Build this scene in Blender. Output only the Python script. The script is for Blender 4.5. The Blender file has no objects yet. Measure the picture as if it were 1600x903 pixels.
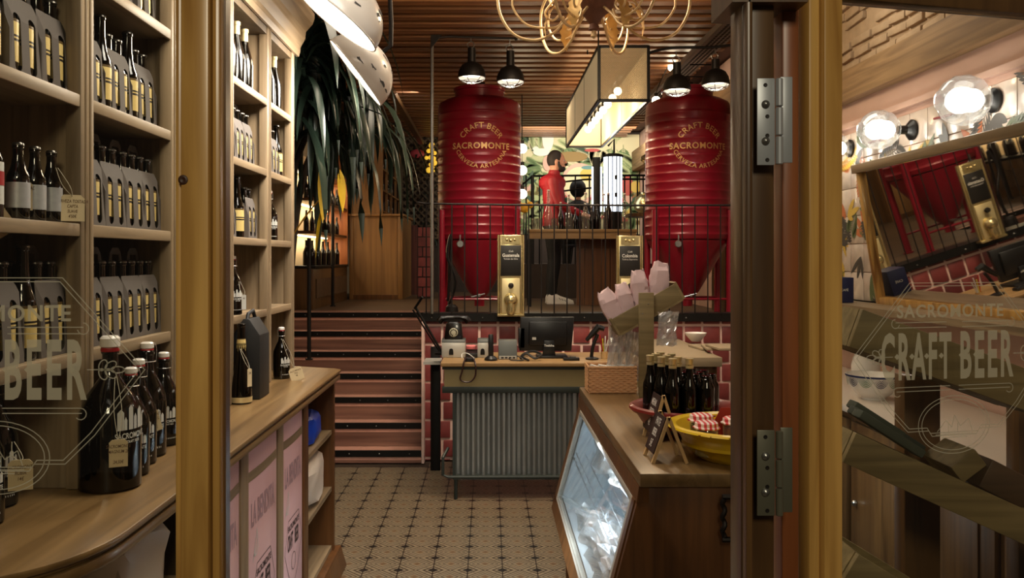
import bpy, bmesh, math, random
from mathutils import Vector, Matrix, Euler
random.seed(7)
PI = math.pi
SC = bpy.context.scene
COL = SC.collection

# ------------------------------------------------------------------ camera
FPX = 1325.0; VX = 764.0; VY = 403.0; EYE = 1.6
cd = bpy.data.cameras.new('camera'); cam = bpy.data.objects.new('camera', cd); COL.objects.link(cam)
cam.location = (0, 0, EYE); cam.rotation_euler = (PI/2, 0, 0)
cd.sensor_width = 36; cd.lens = FPX/1600*36
cd.shift_x = (800-VX)/1600; cd.shift_y = -(451.5-VY)/1600
cd.clip_start = 0.05; cd.clip_end = 100
SC.camera = cam
# ------------------------------------------------------------------ world + exposure
w = bpy.data.worlds.new('night'); SC.world = w; w.use_nodes = True
w.node_tree.nodes['Background'].inputs[0].default_value = (0.85, 0.66, 0.46, 1)
w.node_tree.nodes['Background'].inputs[1].default_value = 0.05
SC.view_settings.view_transform = 'Standard'; SC.view_settings.look = 'None'
SC.view_settings.gamma = 1; SC.view_settings.use_curve_mapping = False
SC.view_settings.exposure = 0.0
def area(name, loc, target, sx, sy, power, col):
    l = bpy.data.lights.new(name, 'AREA'); l.shape = 'RECTANGLE'; l.size = sx; l.size_y = sy
    l.energy = power; l.color = col
    o = bpy.data.objects.new(name, l); COL.objects.link(o); o.location = loc
    o.rotation_euler = (Vector(target)-Vector(loc)).to_track_quat('-Z', 'Y').to_euler()
    return o
def point(name, loc, power, col, r=0.03):
    l = bpy.data.lights.new(name, 'POINT'); l.energy = power; l.color = col; l.shadow_soft_size = r
    o = bpy.data.objects.new(name, l); COL.objects.link(o); o.location = loc
    return o
WARM = (1.0, 0.84, 0.64); WW = (1.0, 0.92, 0.80); COOL = (0.82, 0.93, 1.0)
area('street_lamp_light', (0.3, -2.2, 3.4), (0, 1.3, 1.2), 0.8, 0.8, 52, (1.0, 0.88, 0.64))
area('front_fill', (0.1, 2.6, 3.42), (0.1, 2.6, 0), 1.0, 0.6, 15, WARM)  # added general fill out of view, no particular fitting
area('aisle_fill', (-0.2, 4.6, 3.42), (-0.1, 4.8, 0), 0.9, 0.9, 16, WARM).data.spread = 2.2  # unseen fill added over the aisle
area('shelf_fill', (-0.35, 2.3, 3.0), (-1.3, 2.6, 1.5), 0.5, 0.9, 21, WW)  # added neutral fill to lift the near bottle bays
area('desk_wall_fill', (0.3, 5.2, 3.42), (0.4, 6.6, 0.8), 0.9, 0.4, 20, WARM).data.spread = 1.7  # extra light added to brighten the desk and brick wall
area('mural_wash', (1.45, 11.9, 3.35), (1.45, 13.2, 2.4), 2.0, 0.15, 40, (1.0, 0.95, 0.84))
area('bar_downlight', (1.0, 9.0, 3.4), (0.9, 9.6, 1.2), 0.8, 0.4, 12, WARM)
area('landing_downlight', (-1.0, 9.2, 3.4), (-1.2, 9.8, 1.0), 0.6, 0.6, 9, WARM)
area('tap_wall_light', (1.5, 4.4, 3.0), (2.1, 4.2, 2.2), 0.5, 1.0, 6, WW)

# ------------------------------------------------------------------ helpers
def px(x, y, Y):
    return Vector(((x-VX)*Y/FPX, Y, EYE-(y-VY)*Y/FPX))
class MB:
    def __init__(s): s.v = []; s.f = []; s.m = []; s.cur = 0
    def mat(s, i): s.cur = i; return s
    def add(s, vs, fs):
        n = len(s.v); s.v += [Vector(p) for p in vs]
        for f in fs: s.f.append([n+i for i in f]); s.m.append(s.cur)
        return s
    def box(s, x0, x1, y0, y1, z0, z1):
        vs = [(x0,y0,z0),(x1,y0,z0),(x1,y1,z0),(x0,y1,z0),(x0,y0,z1),(x1,y0,z1),(x1,y1,z1),(x0,y1,z1)]
        return s.add(vs, [(0,3,2,1),(4,5,6,7),(0,1,5,4),(1,2,6,5),(2,3,7,6),(3,0,4,7)])
    def obox(s, c, size, M=None):
        a, b, d = [q/2 for q in size]; M = M or Matrix()
        vs = [Vector(c)+(M.to_3x3() @ Vector(p)) for p in [(-a,-b,-d),(a,-b,-d),(a,b,-d),(-a,b,-d),(-a,-b,d),(a,-b,d),(a,b,d),(-a,b,d)]]
        return s.add(vs, [(0,3,2,1),(4,5,6,7),(0,1,5,4),(1,2,6,5),(2,3,7,6),(3,0,4,7)])
    def bar(s, p, q, w, h, up=(0,0,1)):
        p = Vector(p); q = Vector(q); d = (q-p); L = d.length; d.normalize()
        u = Vector(up); r = d.cross(u)
        if r.length < 1e-4: u = Vector((0,1,0)); r = d.cross(u)
        r.normalize(); u = r.cross(d)
        M = Matrix((r, d, u)).transposed()
        return s.obox((p+q)/2, (w, L, h), M)
    def tube(s, pts, r, seg=8, caps=True):
        pts = [Vector(p) for p in pts]; n = len(pts)
        rr = r if isinstance(r, (list, tuple)) else [r]*n
        t0 = (pts[1]-pts[0]).normalized()
        ref = Vector((0,0,1)) if abs(t0.z) < .9 else Vector((0,1,0))
        a = t0.cross(ref).normalized(); rings = []
        for i in range(n):
            t = (pts[min(i+1,n-1)]-pts[max(i-1,0)]).normalized()
            a = (a - t*a.dot(t)).normalized(); b = t.cross(a)
            rings.append([pts[i]+(a*math.cos(2*PI*k/seg)+b*math.sin(2*PI*k/seg))*rr[i] for k in range(seg)])
        vs = [p for R in rings for p in R]; fs = []
        for i in range(n-1):
            for k in range(seg):
                fs.append((i*seg+k, i*seg+(k+1)%seg, (i+1)*seg+(k+1)%seg, (i+1)*seg+k))
        if caps: fs.append(tuple(reversed(range(seg)))); fs.append(tuple((n-1)*seg+k for k in range(seg)))
        return s.add(vs, fs)
    def lathe(s, prof, seg=20, c=(0,0,0), M=None, a0=0, a1=2*PI):
        full = abs(a1-a0-2*PI) < 1e-6; ns = seg if full else seg+1
        vs = []; M = (M or Matrix()).to_3x3(); c = Vector(c)
        for r, z in prof:
            for k in range(ns):
                a = a0+(a1-a0)*k/seg
                vs.append(c+M @ Vector((r*math.cos(a), r*math.sin(a), z)))
        fs = []
        for i in range(len(prof)-1):
            for k in range(seg):
                k2 = (k+1) % ns
                fs.append((i*ns+k, i*ns+k2, (i+1)*ns+k2, (i+1)*ns+k))
        if full:
            if prof[0][0] > 1e-5: fs.append(tuple(reversed(range(ns))))
            if prof[-1][0] > 1e-5: fs.append(tuple((len(prof)-1)*ns+k for k in range(ns)))
        return s.add(vs, fs)
    def openlathe(s, prof, seg=20, c=(0,0,0), M=None):
        n = len(s.f); s.lathe(prof, seg, c, M)
        # drop the caps
        k = 0
        if prof[-1][0] > 1e-5: s.f.pop(); s.m.pop()
        if prof[0][0] > 1e-5: s.f.pop(); s.m.pop()
        return s
    def sphere(s, c, r, seg=14, rings=8, sc=(1,1,1)):
        prof = [(r*math.sin(PI*i/rings), -r*math.cos(PI*i/rings)) for i in range(rings+1)]
        n = len(s.v); s.lathe(prof, seg, (0,0,0))
        for i in range(n, len(s.v)):
            v = s.v[i]; s.v[i] = Vector((v.x*sc[0]+c[0], v.y*sc[1]+c[1], v.z*sc[2]+c[2]))
        return s
    def prism(s, poly, o, u, v, n, d):   # polygon in plane (u,v) from o, extruded by d along n
        o, u, v, n = Vector(o), Vector(u), Vector(v), Vector(n); k = len(poly)
        a = [o+u*p[0]+v*p[1] for p in poly]; b = [p+n*d for p in a]
        fs = [tuple(reversed(range(k))), tuple(range(k, 2*k))]
        for i in range(k): fs.append((i, (i+1)%k, k+(i+1)%k, k+i))
        return s.add(a+b, fs)
    def ribbon(s, pts, w, o, u, v, n, d=0.0006, closed=False):  # flat mitred line
        P = [Vector((p[0], p[1])) for p in pts]; k = len(P); L = []; R = []
        for i in range(k):
            a = P[(i-1)%k] if (closed or i > 0) else None; b = P[(i+1)%k] if (closed or i < k-1) else None
            d1 = (P[i]-a).normalized() if a is not None else (b-P[i]).normalized()
            d2 = (b-P[i]).normalized() if b is not None else d1
            t = (d1+d2); t = t.normalized() if t.length > 1e-6 else d1
            nn = Vector((-t.y, t.x)); c = max(.4, nn.dot(Vector((-d1.y, d1.x))))
            L.append(P[i]+nn*w/2/c); R.append(P[i]-nn*w/2/c)
        o, u, v, n = Vector(o), Vector(u), Vector(v), Vector(n)
        f = lambda q: o+u*q.x+v*q.y+n*d
        vs = [f(q) for q in L]+[f(q) for q in R]; fs = []
        for i in range(k if closed else k-1):
            j = (i+1) % k; fs.append((i, j, k+j, k+i))
        return s.add(vs, fs)
def setmats(me, mats):
    for m in (mats if isinstance(mats, (list, tuple)) else [mats]): me.materials.append(m)
def obj(name, mb, mats, parent=None, loc=None, smooth=False, bevel=0, world=True, sharp=0.6):
    """one mesh object; world=True: geometry is authored in world coordinates and re-based on its parent or loc"""
    me = bpy.data.meshes.new(name)
    base = Vector((0,0,0))
    if world:
        if parent is not None: base = wloc(parent)
        elif loc is not None: base = Vector(loc)
    me.from_pydata([v-base for v in mb.v], [], mb.f); setmats(me, mats)
    me.polygons.foreach_set('material_index', mb.m)
    bm = bmesh.new(); bm.from_mesh(me); bmesh.ops.recalc_face_normals(bm, faces=bm.faces)
    if bevel: 
        bmesh.ops.bevel(bm, geom=[e for e in bm.edges if len(e.link_faces) == 2 and e.calc_face_angle(0) > .5], offset=bevel, segments=2, affect='EDGES', profile=.5, clamp_overlap=True)
    bm.to_mesh(me); bm.free()
    if smooth or bevel:
        me.shade_smooth(); me.set_sharp_from_angle(angle=sharp)
    o = bpy.data.objects.new(name, me); COL.objects.link(o)
    if parent is not None:
        o.parent = parent
        if not world and loc is not None: o.location = loc
    elif loc is not None: o.location = loc
    return o
def wloc(o):
    p = Vector(o.location)
    while o.parent is not None: o = o.parent; p += Vector(o.location)
    return p
def tag(o, label, cat, group=None):
    o['label'] = label; o['category'] = cat
    if group: o['group'] = group
    return o
def thing(name, label, cat, loc=(0,0,0), group=None, rotz=0):
    o = bpy.data.objects.new(name, None); COL.objects.link(o); o.empty_display_size = .05
    o.location = loc; o.rotation_euler = (0,0,rotz)
    return tag(o, label, cat, group)
def struct(name, mb, mats, loc=None, **k):
    o = obj(name, mb, mats, None, loc, **k); o['kind'] = 'structure'; return o
KIDS = {}
def kids(o):
    return [c for c in COL.objects if c.parent == o]
def copy_tree(o, loc=None, rot=None, label=None, group=None, scale=None):
    if o.name not in KIDS:
        KIDS[o.name] = [(c, kids(c)) for c in kids(o)]
    r = o.copy(); COL.objects.link(r)
    if loc is not None: r.location = loc
    if rot is not None: r.rotation_euler = rot
    if scale is not None: r.scale = scale
    if label: r['label'] = label
    if group: r['group'] = group
    for c, gs in KIDS[o.name]:
        d = c.copy(); COL.objects.link(d); d.parent = r
        for g in gs:
            e = g.copy(); COL.objects.link(e); e.parent = d
    return r
def textmesh(body, size, sx=1.0, bold=0.0, extrude=0.0, align='CENTER', spacing=1.0, shear=0.0):
    c = bpy.data.curves.new('t', 'FONT'); c.body = body; c.size = size; c.offset = bold*size; c.extrude = extrude
    c.align_x = align; c.align_y = 'CENTER'; c.space_character = spacing; c.resolution_u = 3; c.shear = shear
    t = bpy.data.objects.new('t', c); me = bpy.data.meshes.new_from_object(t)
    bpy.data.objects.remove(t); bpy.data.curves.remove(c)
    for v in me.vertices: v.co.x *= sx
    return me
def put_text(mb, body, size, o, u, v, n, d=.0006, **k):
    me = textmesh(body, size, **k); o, u, v, n = Vector(o), Vector(u), Vector(v), Vector(n)
    mb.add([o+u*p.co.x+v*p.co.y+n*d for p in me.vertices], [tuple(p.vertices) for p in me.polygons])
    bpy.data.meshes.remove(me); return mb
def arc_pts(cx, cy, rx, ry, a0, a1, n):
    return [(cx+rx*math.cos(a0+(a1-a0)*i/n), cy+ry*math.sin(a0+(a1-a0)*i/n)) for i in range(n+1)]
def smoothpath(pts, n=6):
    P = [Vector(p) for p in pts]; out = []
    for i in range(len(P)-1):
        p0 = P[max(i-1,0)]; p1 = P[i]; p2 = P[i+1]; p3 = P[min(i+2,len(P)-1)]
        for k in range(n):
            t = k/n
            out.append(.5*((2*p1)+(p2-p0)*t+(2*p0-5*p1+4*p2-p3)*t*t+(3*p1-p0-3*p2+p3)*t**3))
    out.append(P[-1]); return out
def holed(outer, holes, thick):
    """flat panel with holes: mesh data in XY, extruded in Z"""
    c = bpy.data.curves.new('h', 'CURVE'); c.dimensions = '2D'; c.fill_mode = 'BOTH'; c.extrude = thick/2
    for pts in [outer]+holes:
        sp = c.splines.new('POLY'); sp.points.add(len(pts)-1); sp.use_cyclic_u = True
        for i, p in enumerate(pts): sp.points[i].co = (p[0], p[1], 0, 1)
    t = bpy.data.objects.new('h', c); me = bpy.data.meshes.new_from_object(t)
    r = ([v.co.copy() for v in me.vertices], [tuple(p.vertices) for p in me.polygons])
    bpy.data.objects.remove(t); bpy.data.curves.remove(c); bpy.data.meshes.remove(me); return r

# ------------------------------------------------------------------ materials
def L(c): return tuple((x/255/12.92 if x/255 <= .04045 else ((x/255+.055)/1.055)**2.4) for x in c)+(1,)
def newmat(name):
    m = bpy.data.materials.new(name); m.use_nodes = True
    return m, m.node_tree.nodes, m.node_tree.links, m.node_tree.nodes['Principled BSDF']
def mat(name, c, rough=.5, metal=0, coat=0, em=0, noise=0, spec=.5, nscale=8, trans=0, emc=None, bump=0, alpha=1):
    m, N, K, b = newmat(name)
    b.inputs['Base Color'].default_value = L(c); b.inputs['Roughness'].default_value = rough
    b.inputs['Metallic'].default_value = metal; b.inputs['Coat Weight'].default_value = coat
    b.inputs['Specular IOR Level'].default_value = spec; b.inputs['Transmission Weight'].default_value = trans
    b.inputs['Alpha'].default_value = alpha
    if em: b.inputs['Emission Color'].default_value = L(emc or c); b.inputs['Emission Strength'].default_value = em
    tc = N.new('ShaderNodeTexCoord'); ns = N.new('ShaderNodeTexNoise'); ns.inputs['Scale'].default_value = nscale
    ns.inputs['Detail'].default_value = 4; K.new(tc.outputs['Object'], ns.inputs['Vector'])
    if noise:
        mx = N.new('ShaderNodeMix'); mx.data_type = 'RGBA'
        mx.inputs[6].default_value = tuple(q*(1-noise) for q in L(c)[:3])+(1,)
        mx.inputs[7].default_value = tuple(min(1, q*(1+noise)) for q in L(c)[:3])+(1,)
        K.new(ns.outputs['Fac'], mx.inputs[0]); K.new(mx.outputs[2], b.inputs['Base Color'])
    if bump:
        bp = N.new('ShaderNodeBump'); bp.inputs['Strength'].default_value = bump; bp.inputs['Distance'].default_value = .01
        K.new(ns.outputs['Fac'], bp.inputs['Height']); K.new(bp.outputs[0], b.inputs['Normal'])
    return m
def wood(name, c1, c2, axis='z', scale=1.0, rough=.42, knots=False, vary=.25, coat=0.0):
    """grain running along one object axis, with board to board variation"""
    m, N, K, b = newmat(name)
    tc = N.new('ShaderNodeTexCoord'); mp = N.new('ShaderNodeMapping')
    s = [26*scale]*3; s['xyz'.index(axis)] = 1.3*scale; mp.inputs['Scale'].default_value = s
    oi = N.new('ShaderNodeObjectInfo')
    va = N.new('ShaderNodeVectorMath'); va.operation = 'ADD'
    mm = N.new('ShaderNodeMath'); mm.operation = 'MULTIPLY'; mm.inputs[1].default_value = 7
    K.new(oi.outputs['Random'], mm.inputs[0])
    K.new(tc.outputs['Object'], va.inputs[0]); K.new(mm.outputs[0], va.inputs[1]); K.new(va.outputs[0], mp.inputs['Vector'])
    n1 = N.new('ShaderNodeTexNoise'); n1.inputs['Scale'].default_value = 1.2; n1.inputs['Detail'].default_value = 5; n1.inputs['Distortion'].default_value = .9
    K.new(mp.outputs[0], n1.inputs['Vector'])
    n2 = N.new('ShaderNodeTexNoise'); n2.inputs['Scale'].default_value = 2.2*scale; n2.inputs['Detail'].default_value = 2
    K.new(va.outputs[0], n2.inputs['Vector'])
    ad = N.new('ShaderNodeMath'); ad.operation = 'MULTIPLY_ADD'; ad.inputs[1].default_value = .35
    K.new(n2.outputs['Fac'], ad.inputs[0]); K.new(n1.outputs['Fac'], ad.inputs[2])
    cr = N.new('ShaderNodeValToRGB'); cr.color_ramp.elements[0].position = .42; cr.color_ramp.elements[1].position = .9
    cr.color_ramp.elements[0].color = L(c1); cr.color_ramp.elements[1].color = L(c2)
    K.new(ad.outputs[0], cr.inputs['Fac'])
    hs = N.new('ShaderNodeHueSaturation')
    mr = N.new('ShaderNodeMapRange'); mr.inputs['To Min'].default_value = 1-vary; mr.inputs['To Max'].default_value = 1+vary
    K.new(oi.outputs['Random'], mr.inputs['Value']); K.new(mr.outputs[0], hs.inputs['Value'])
    K.new(cr.outputs[0], hs.inputs['Color']); K.new(hs.outputs[0], b.inputs['Base Color'])
    b.inputs['Roughness'].default_value = rough; b.inputs['Coat Weight'].default_value = coat; b.inputs['Coat Roughness'].default_value = .2
    bp = N.new('ShaderNodeBump'); bp.inputs['Strength'].default_value = .12; bp.inputs['Distance'].default_value = .003
    K.new(n1.outputs['Fac'], bp.inputs['Height']); K.new(bp.outputs[0], b.inputs['Normal'])
    return m
def glassy(name, tint, gloss=.08, rough=0.0, diff=0.0, dcol=(200,200,190)):
    """thin clear sheet: mostly transparent, a little mirror reflection, optional frosting"""
    m = bpy.data.materials.new(name); m.use_nodes = True; N = m.node_tree.nodes; K = m.node_tree.links; N.clear()
    out = N.new('ShaderNodeOutputMaterial'); tr = N.new('ShaderNodeBsdfTransparent'); tr.inputs[0].default_value = tint+(1,)
    gl = N.new('ShaderNodeBsdfGlossy'); gl.inputs['Roughness'].default_value = rough
    fr = N.new('ShaderNodeLayerWeight'); pw = N.new('ShaderNodeMath'); pw.operation = 'POWER'; pw.inputs[1].default_value = 5   # Schlick, same for both faces
    K.new(fr.outputs['Facing'], pw.inputs[0])
    mu = N.new('ShaderNodeMath'); mu.operation = 'MULTIPLY_ADD'; mu.inputs[1].default_value = 1-gloss; mu.inputs[2].default_value = gloss; mu.use_clamp = True
    K.new(pw.outputs[0], mu.inputs[0])
    mx = N.new('ShaderNodeMixShader'); K.new(mu.outputs[0], mx.inputs[0]); K.new(tr.outputs[0], mx.inputs[1]); K.new(gl.outputs[0], mx.inputs[2])
    last = mx
    if diff:
        df = N.new('ShaderNodeBsdfDiffuse'); df.inputs[0].default_value = L(dcol)
        m2 = N.new('ShaderNodeMixShader'); m2.inputs[0].default_value = diff
        K.new(mx.outputs[0], m2.inputs[1]); K.new(df.outputs[0], m2.inputs[2]); last = m2
    K.new(last.outputs[0], out.inputs[0]); return m
def varied(name, cols, rough=.5, bump=.2, nscale=14, coat=0):
    """glazed tile: colour picked per object, mottled"""
    m, N, K, b = newmat(name); oi = N.new('ShaderNodeObjectInfo'); cr = N.new('ShaderNodeValToRGB')
    cr.color_ramp.elements[0].color = L(cols[0]); cr.color_ramp.elements[1].color = L(cols[-1])
    for i, c in enumerate(cols[1:-1]):
        e = cr.color_ramp.elements.new((i+1)/(len(cols)-1)); e.color = L(c)
    K.new(oi.outputs['Random'], cr.inputs[0])
    tc = N.new('ShaderNodeTexCoord'); ns = N.new('ShaderNodeTexNoise'); ns.inputs['Scale'].default_value = nscale; ns.inputs['Detail'].default_value = 5
    K.new(tc.outputs['Object'], ns.inputs[0]); hs = N.new('ShaderNodeHueSaturation')
    mr = N.new('ShaderNodeMapRange'); mr.inputs['To Min'].default_value = .6; mr.inputs['To Max'].default_value = 1.4
    K.new(ns.outputs['Fac'], mr.inputs['Value']); K.new(mr.outputs[0], hs.inputs['Value']); K.new(cr.outputs[0], hs.inputs['Color'])
    K.new(hs.outputs[0], b.inputs['Base Color']); b.inputs['Roughness'].default_value = rough; b.inputs['Coat Weight'].default_value = coat
    bp = N.new('ShaderNodeBump'); bp.inputs['Strength'].default_value = bump; bp.inputs['Distance'].default_value = .004
    K.new(ns.outputs['Fac'], bp.inputs['Height']); K.new(bp.outputs[0], b.inputs['Normal'])
    return m
M = {}
M['pine'] = wood('varnished_pine', (136,90,34), (220,174,96), 'z', .8, .32, coat=.3, vary=.04)
M['pine_dark'] = wood('dark_varnished_pine', (66,44,24), (108,78,44), 'z', .8, .35, coat=.2, vary=.1)
M['oak_z'] = wood('shelf_oak_upright', (112,94,72), (156,134,104), 'z', 1, .5, vary=.06)
M['oak_y'] = wood('shelf_oak_along', (112,94,72), (156,134,104), 'y', 1, .45, vary=.06)
M['oak_back'] = wood('shelf_oak_back', (70,56,38), (98,80,56), 'z', 1, .6, vary=.1)
M['top_y'] = wood('worktop_oak', (96,72,42), (142,112,72), 'y', .7, .3, coat=.25, vary=.03)
M['counter_y'] = wood('counter_walnut', (84,64,38), (134,106,68), 'y', .7, .3, coat=.2, vary=.03)
M['counter_z'] = wood('counter_walnut_upright', (70,42,20), (112,72,36), 'z', .7, .35, vary=.04)
M['desk_x'] = wood('desk_wood', (120,92,56), (160,128,84), 'x', .8, .45, vary=.04)
M['beam_x'] = wood('ceiling_beam_wood', (102,64,38), (156,106,68), 'x', .7, .45, vary=.25)
M['deck_x'] = wood('landing_wood', (62,46,32), (96,74,52), 'x', .6, .5, vary=.1)
M['grey_plank'] = wood('weathered_plank', (104,90,58), (146,128,88), 'x', .9, .6, vary=.12)
M['panel_z'] = wood('landing_panel_wood', (108,74,36), (148,106,56), 'z', .5, .5, vary=.08)
M['step'] = wood('brown_step_tile', (96,62,50), (150,106,88), 'x', .5, .45, vary=.1)
M['step_top'] = mat('pale_step_edge', (204,150,130), .45, noise=.2, nscale=20)
M['black_metal'] = mat('black_metal', (26,25,24), .45, .6, noise=.1)
M['iron'] = mat('dark_iron', (44,40,38), .5, .7, noise=.2)
M['galv'] = mat('galvanised_steel', (150,150,146), .32, .9, noise=.15, nscale=30)
M['steel'] = mat('brushed_steel', (190,190,188), .28, 1, noise=.06, nscale=40)
M['brass'] = mat('polished_brass', (214,198,146), .26, .85, noise=.08)
M['gold_paint'] = mat('gold_print', (206,160,104), .45, .3, noise=.1)
M['chand'] = mat('cream_gold_leaf', (222,192,142), .42, .2, noise=.3, nscale=30)
M['red_tank'] = mat('red_enamel', (136,15,36), .36, .05, coat=.15, noise=.1)
M['black_glass'] = mat('dark_bottle_glass', (7,5,3), .07, 0, coat=.35, spec=.5)
M['cap'] = mat('steel_cap', (96,92,86), .3, .9)
M['white_cap'] = mat('white_porcelain', (228,222,214), .25)
M['red_rubber'] = mat('red_rubber', (160,20,26), .5)
M['foil'] = mat('gold_foil', (226,210,160), .34, .6)
M['carton'] = mat('grey_cardboard', (86,78,72), .8, noise=.12, nscale=30)
M['carton_dark'] = mat('dark_cardboard', (22,22,23), .6)
M['tagcard'] = mat('cream_card', (208,190,152), .8, noise=.06)
M['ink'] = mat('brown_ink', (96,70,48), .8)
M['string'] = mat('natural_string', (176,168,146), .8)
M['white_print'] = mat('white_print', (205,205,198), .5)
M['silver_label'] = mat('silver_label', (176,178,180), .4, .3, noise=.25, nscale=60)
M['pink_gloss'] = mat('pink_gloss_panel', (222,180,186), .3, 0, coat=.15)
M['grey_print'] = mat('grey_print', (172,140,150), .5)
M['dark_print'] = mat('dark_print', (50,38,40), .6)
M['dome'] = mat('white_enamel', (206,199,190), .3, noise=.06, coat=.3)
M['chip'] = mat('worn_black_patch', (60,58,58), .7, noise=.4, nscale=90)
M['lamp_in'] = mat('lit_lamp_interior', (255,250,240), .5, em=5, emc=(255,246,232))
M['bulb'] = mat('lit_bulb', (255,236,196), .5, em=18, emc=(255,226,176))
M['cream_shade'] = mat('cream_lampshade', (226,206,166), .8, trans=0, em=.2, emc=(255,226,170))  # slight emission stands in for bulb light passing through the shade
M['pink_wall'] = mat('pink_plaster', (206,170,152), .8, noise=.08, bump=.1)
M['cream_wall'] = mat('cream_plaster', (150,132,104), .85, noise=.1, bump=.1)
M['dark_wall'] = mat('dark_plaster', (60,48,40), .85, noise=.2, bump=.1)
M['stone'] = mat('rough_plaster_stone', (176,150,120), .9, noise=.25, nscale=18, bump=.6)
M['beam'] = wood('old_beam', (112,84,54), (168,134,92), 'y', .7, .7, vary=.05)
M['mortar'] = mat('pink_mortar', (222,190,178), .8, noise=.08)
M['brick'] = varied('red_glazed_brick', [(110,46,46),(132,60,58),(96,40,40)], .45, .25)
M['marble'] = mat('white_marble', (212,200,188), .3, noise=.06, nscale=6)
M['pink_bag'] = mat('pink_paper_bag', (214,186,188), .75, noise=.06, nscale=25)
M['wicker'] = mat('wicker', (198,150,104), .7, noise=.3, nscale=80)
M['terracotta'] = mat('red_terracotta', (124,34,26), .4, coat=.2, noise=.35, nscale=14)
M['yellow'] = mat('yellow_glaze', (224,186,26), .3, coat=.3, noise=.2, nscale=7)
M['plastic'] = mat('black_plastic', (16,16,17), .35, spec=.5)
M['grey_plastic'] = mat('grey_plastic', (74,78,76), .5)
M['white_metal'] = mat('pale_metal_box', (186,184,176), .35, .3)
M['black_label'] = mat('black_label', (22,20,18), .45)
M['chalk'] = mat('brown_chalkboard', (44,20,16), .6)
M['chalk_white'] = mat('chalk', (214,206,196), .9)
M['raw_wood'] = mat('raw_wood_strip', (206,170,116), .7, noise=.15, nscale=30)
M['corr'] = mat('corrugated_zinc', (142,144,141), .36, .7, noise=.2, nscale=5)
M['dark_green'] = mat('dark_green_paint', (44,50,46), .5, .3)
M['olive'] = mat('olive_panel', (118,104,68), .5, noise=.12, nscale=5)
M['leaf'] = mat('dark_leaf', (32,44,35), .28, noise=.5, nscale=6, spec=.6)
M['leaf_y'] = mat('yellow_leaf', (196,158,26), .5, noise=.3, nscale=8)
M['trunk'] = mat('plant_cane', (52,40,28), .8, noise=.3, nscale=20, bump=.3)
M['blue'] = mat('blue_card', (16,26,78), .5)
M['blue_bright'] = mat('blue_plastic_wrap', (20,66,190), .3)
M['skin'] = mat('skin', (206,150,122), .5)
M['hair'] = mat('dark_hair', (34,22,16), .7, noise=.3, nscale=50)
M['jacket'] = mat('red_jacket', (140,10,24), .6, noise=.12, nscale=14)
M['trouser'] = mat('black_cloth', (18,18,20), .8)
M['white_shoe'] = mat('white_shoe', (220,216,208), .6)
M['clear'] = glassy('clear_bottle_glass', (.84,.86,.84), .16, .03, diff=.05)
M['pane'] = glassy('door_glass', (.95,.95,.92), .035)
M['etch'] = glassy('frosted_etching', (.8,.8,.76), .02, diff=.62, dcol=(214,206,182))
M['etch_soft'] = glassy('frosted_etching_fine', (.85,.85,.8), .02, diff=.6, dcol=(206,200,180))
M['cello'] = glassy('cellophane', (.92,.92,.91), .4, .15, diff=.22, dcol=(236,236,234))
M['case_glass'] = glassy('case_glass', (.95,.97,.98), .05)
M['mirror'] = mat('mirror_silver', (216,210,204), .02, 1)
M['globe'] = glassy('clear_globe_glass', (.92,.93,.93), .3, .02, diff=.08, dcol=(240,240,240))
M['checker'] = None
# ------------------------------------------------------------------ special materials
def floor_tile_mat(s):
    m, N, K, b = newmat('patterned_cement_tile')
    tc = N.new('ShaderNodeTexCoord'); sp = N.new('ShaderNodeSeparateXYZ'); K.new(tc.outputs['Object'], sp.inputs[0])
    def M1(op, a, b2=None, c=None):
        n = N.new('ShaderNodeMath'); n.operation = op
        for i, q in enumerate([a, b2, c]):
            if q is None: continue
            if isinstance(q, (int, float)): n.inputs[i].default_value = q
            else: K.new(q, n.inputs[i])
        return n.outputs[0]
    def ax(o):
        return M1('ABSOLUTE', M1('SUBTRACT', M1('FRACT', M1('ADD', M1('MULTIPLY', o, 1/s), 100.5)), .5))
    a = ax(sp.outputs[0]); c = ax(sp.outputs[1]); d = M1('ADD', a, c)
    corner = M1('GREATER_THAN', d, .835)
    def ring(q, at, w): return M1('COMPARE', q, at, w)
    lines = None
    for at, ww in ((.72,.036), (.52,.030), (.38,.022), (.24,.024)):
        r = ring(d, at, ww); lines = r if lines is None else M1('MAXIMUM', lines, r)
    edge = M1('GREATER_THAN', a, .484); lines = M1('MAXIMUM', lines, edge)
    e2 = M1('ABSOLUTE', M1('SUBTRACT', a, c)); lines = M1('MAXIMUM', lines, M1('MULTIPLY', M1('LESS_THAN', e2, .014), M1('GREATER_THAN', d, .5)))
    mid = M1('LESS_THAN', d, .13)
    ns = N.new('ShaderNodeTexNoise'); ns.inputs['Scale'].default_value = 9; K.new(tc.outputs['Object'], ns.inputs[0])
    base = N.new('ShaderNodeMix'); base.data_type = 'RGBA'; base.inputs[6].default_value = L((112,98,76)); base.inputs[7].default_value = L((144,128,102))
    K.new(ns.outputs['Fac'], base.inputs[0])
    def over(prev, fac, col):
        x = N.new('ShaderNodeMix'); x.data_type = 'RGBA'; x.inputs[7].default_value = L(col)
        K.new(fac, x.inputs[0]); K.new(prev, x.inputs[6]); return x.outputs[2]
    q = over(base.outputs[2], mid, (98,74,50)); q = over(q, lines, (50,36,26)); q = over(q, corner, (26,18,14))
    K.new(q, b.inputs['Base Color']); b.inputs['Roughness'].default_value = .38
    return m
M['floor'] = floor_tile_mat(.178)
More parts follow.
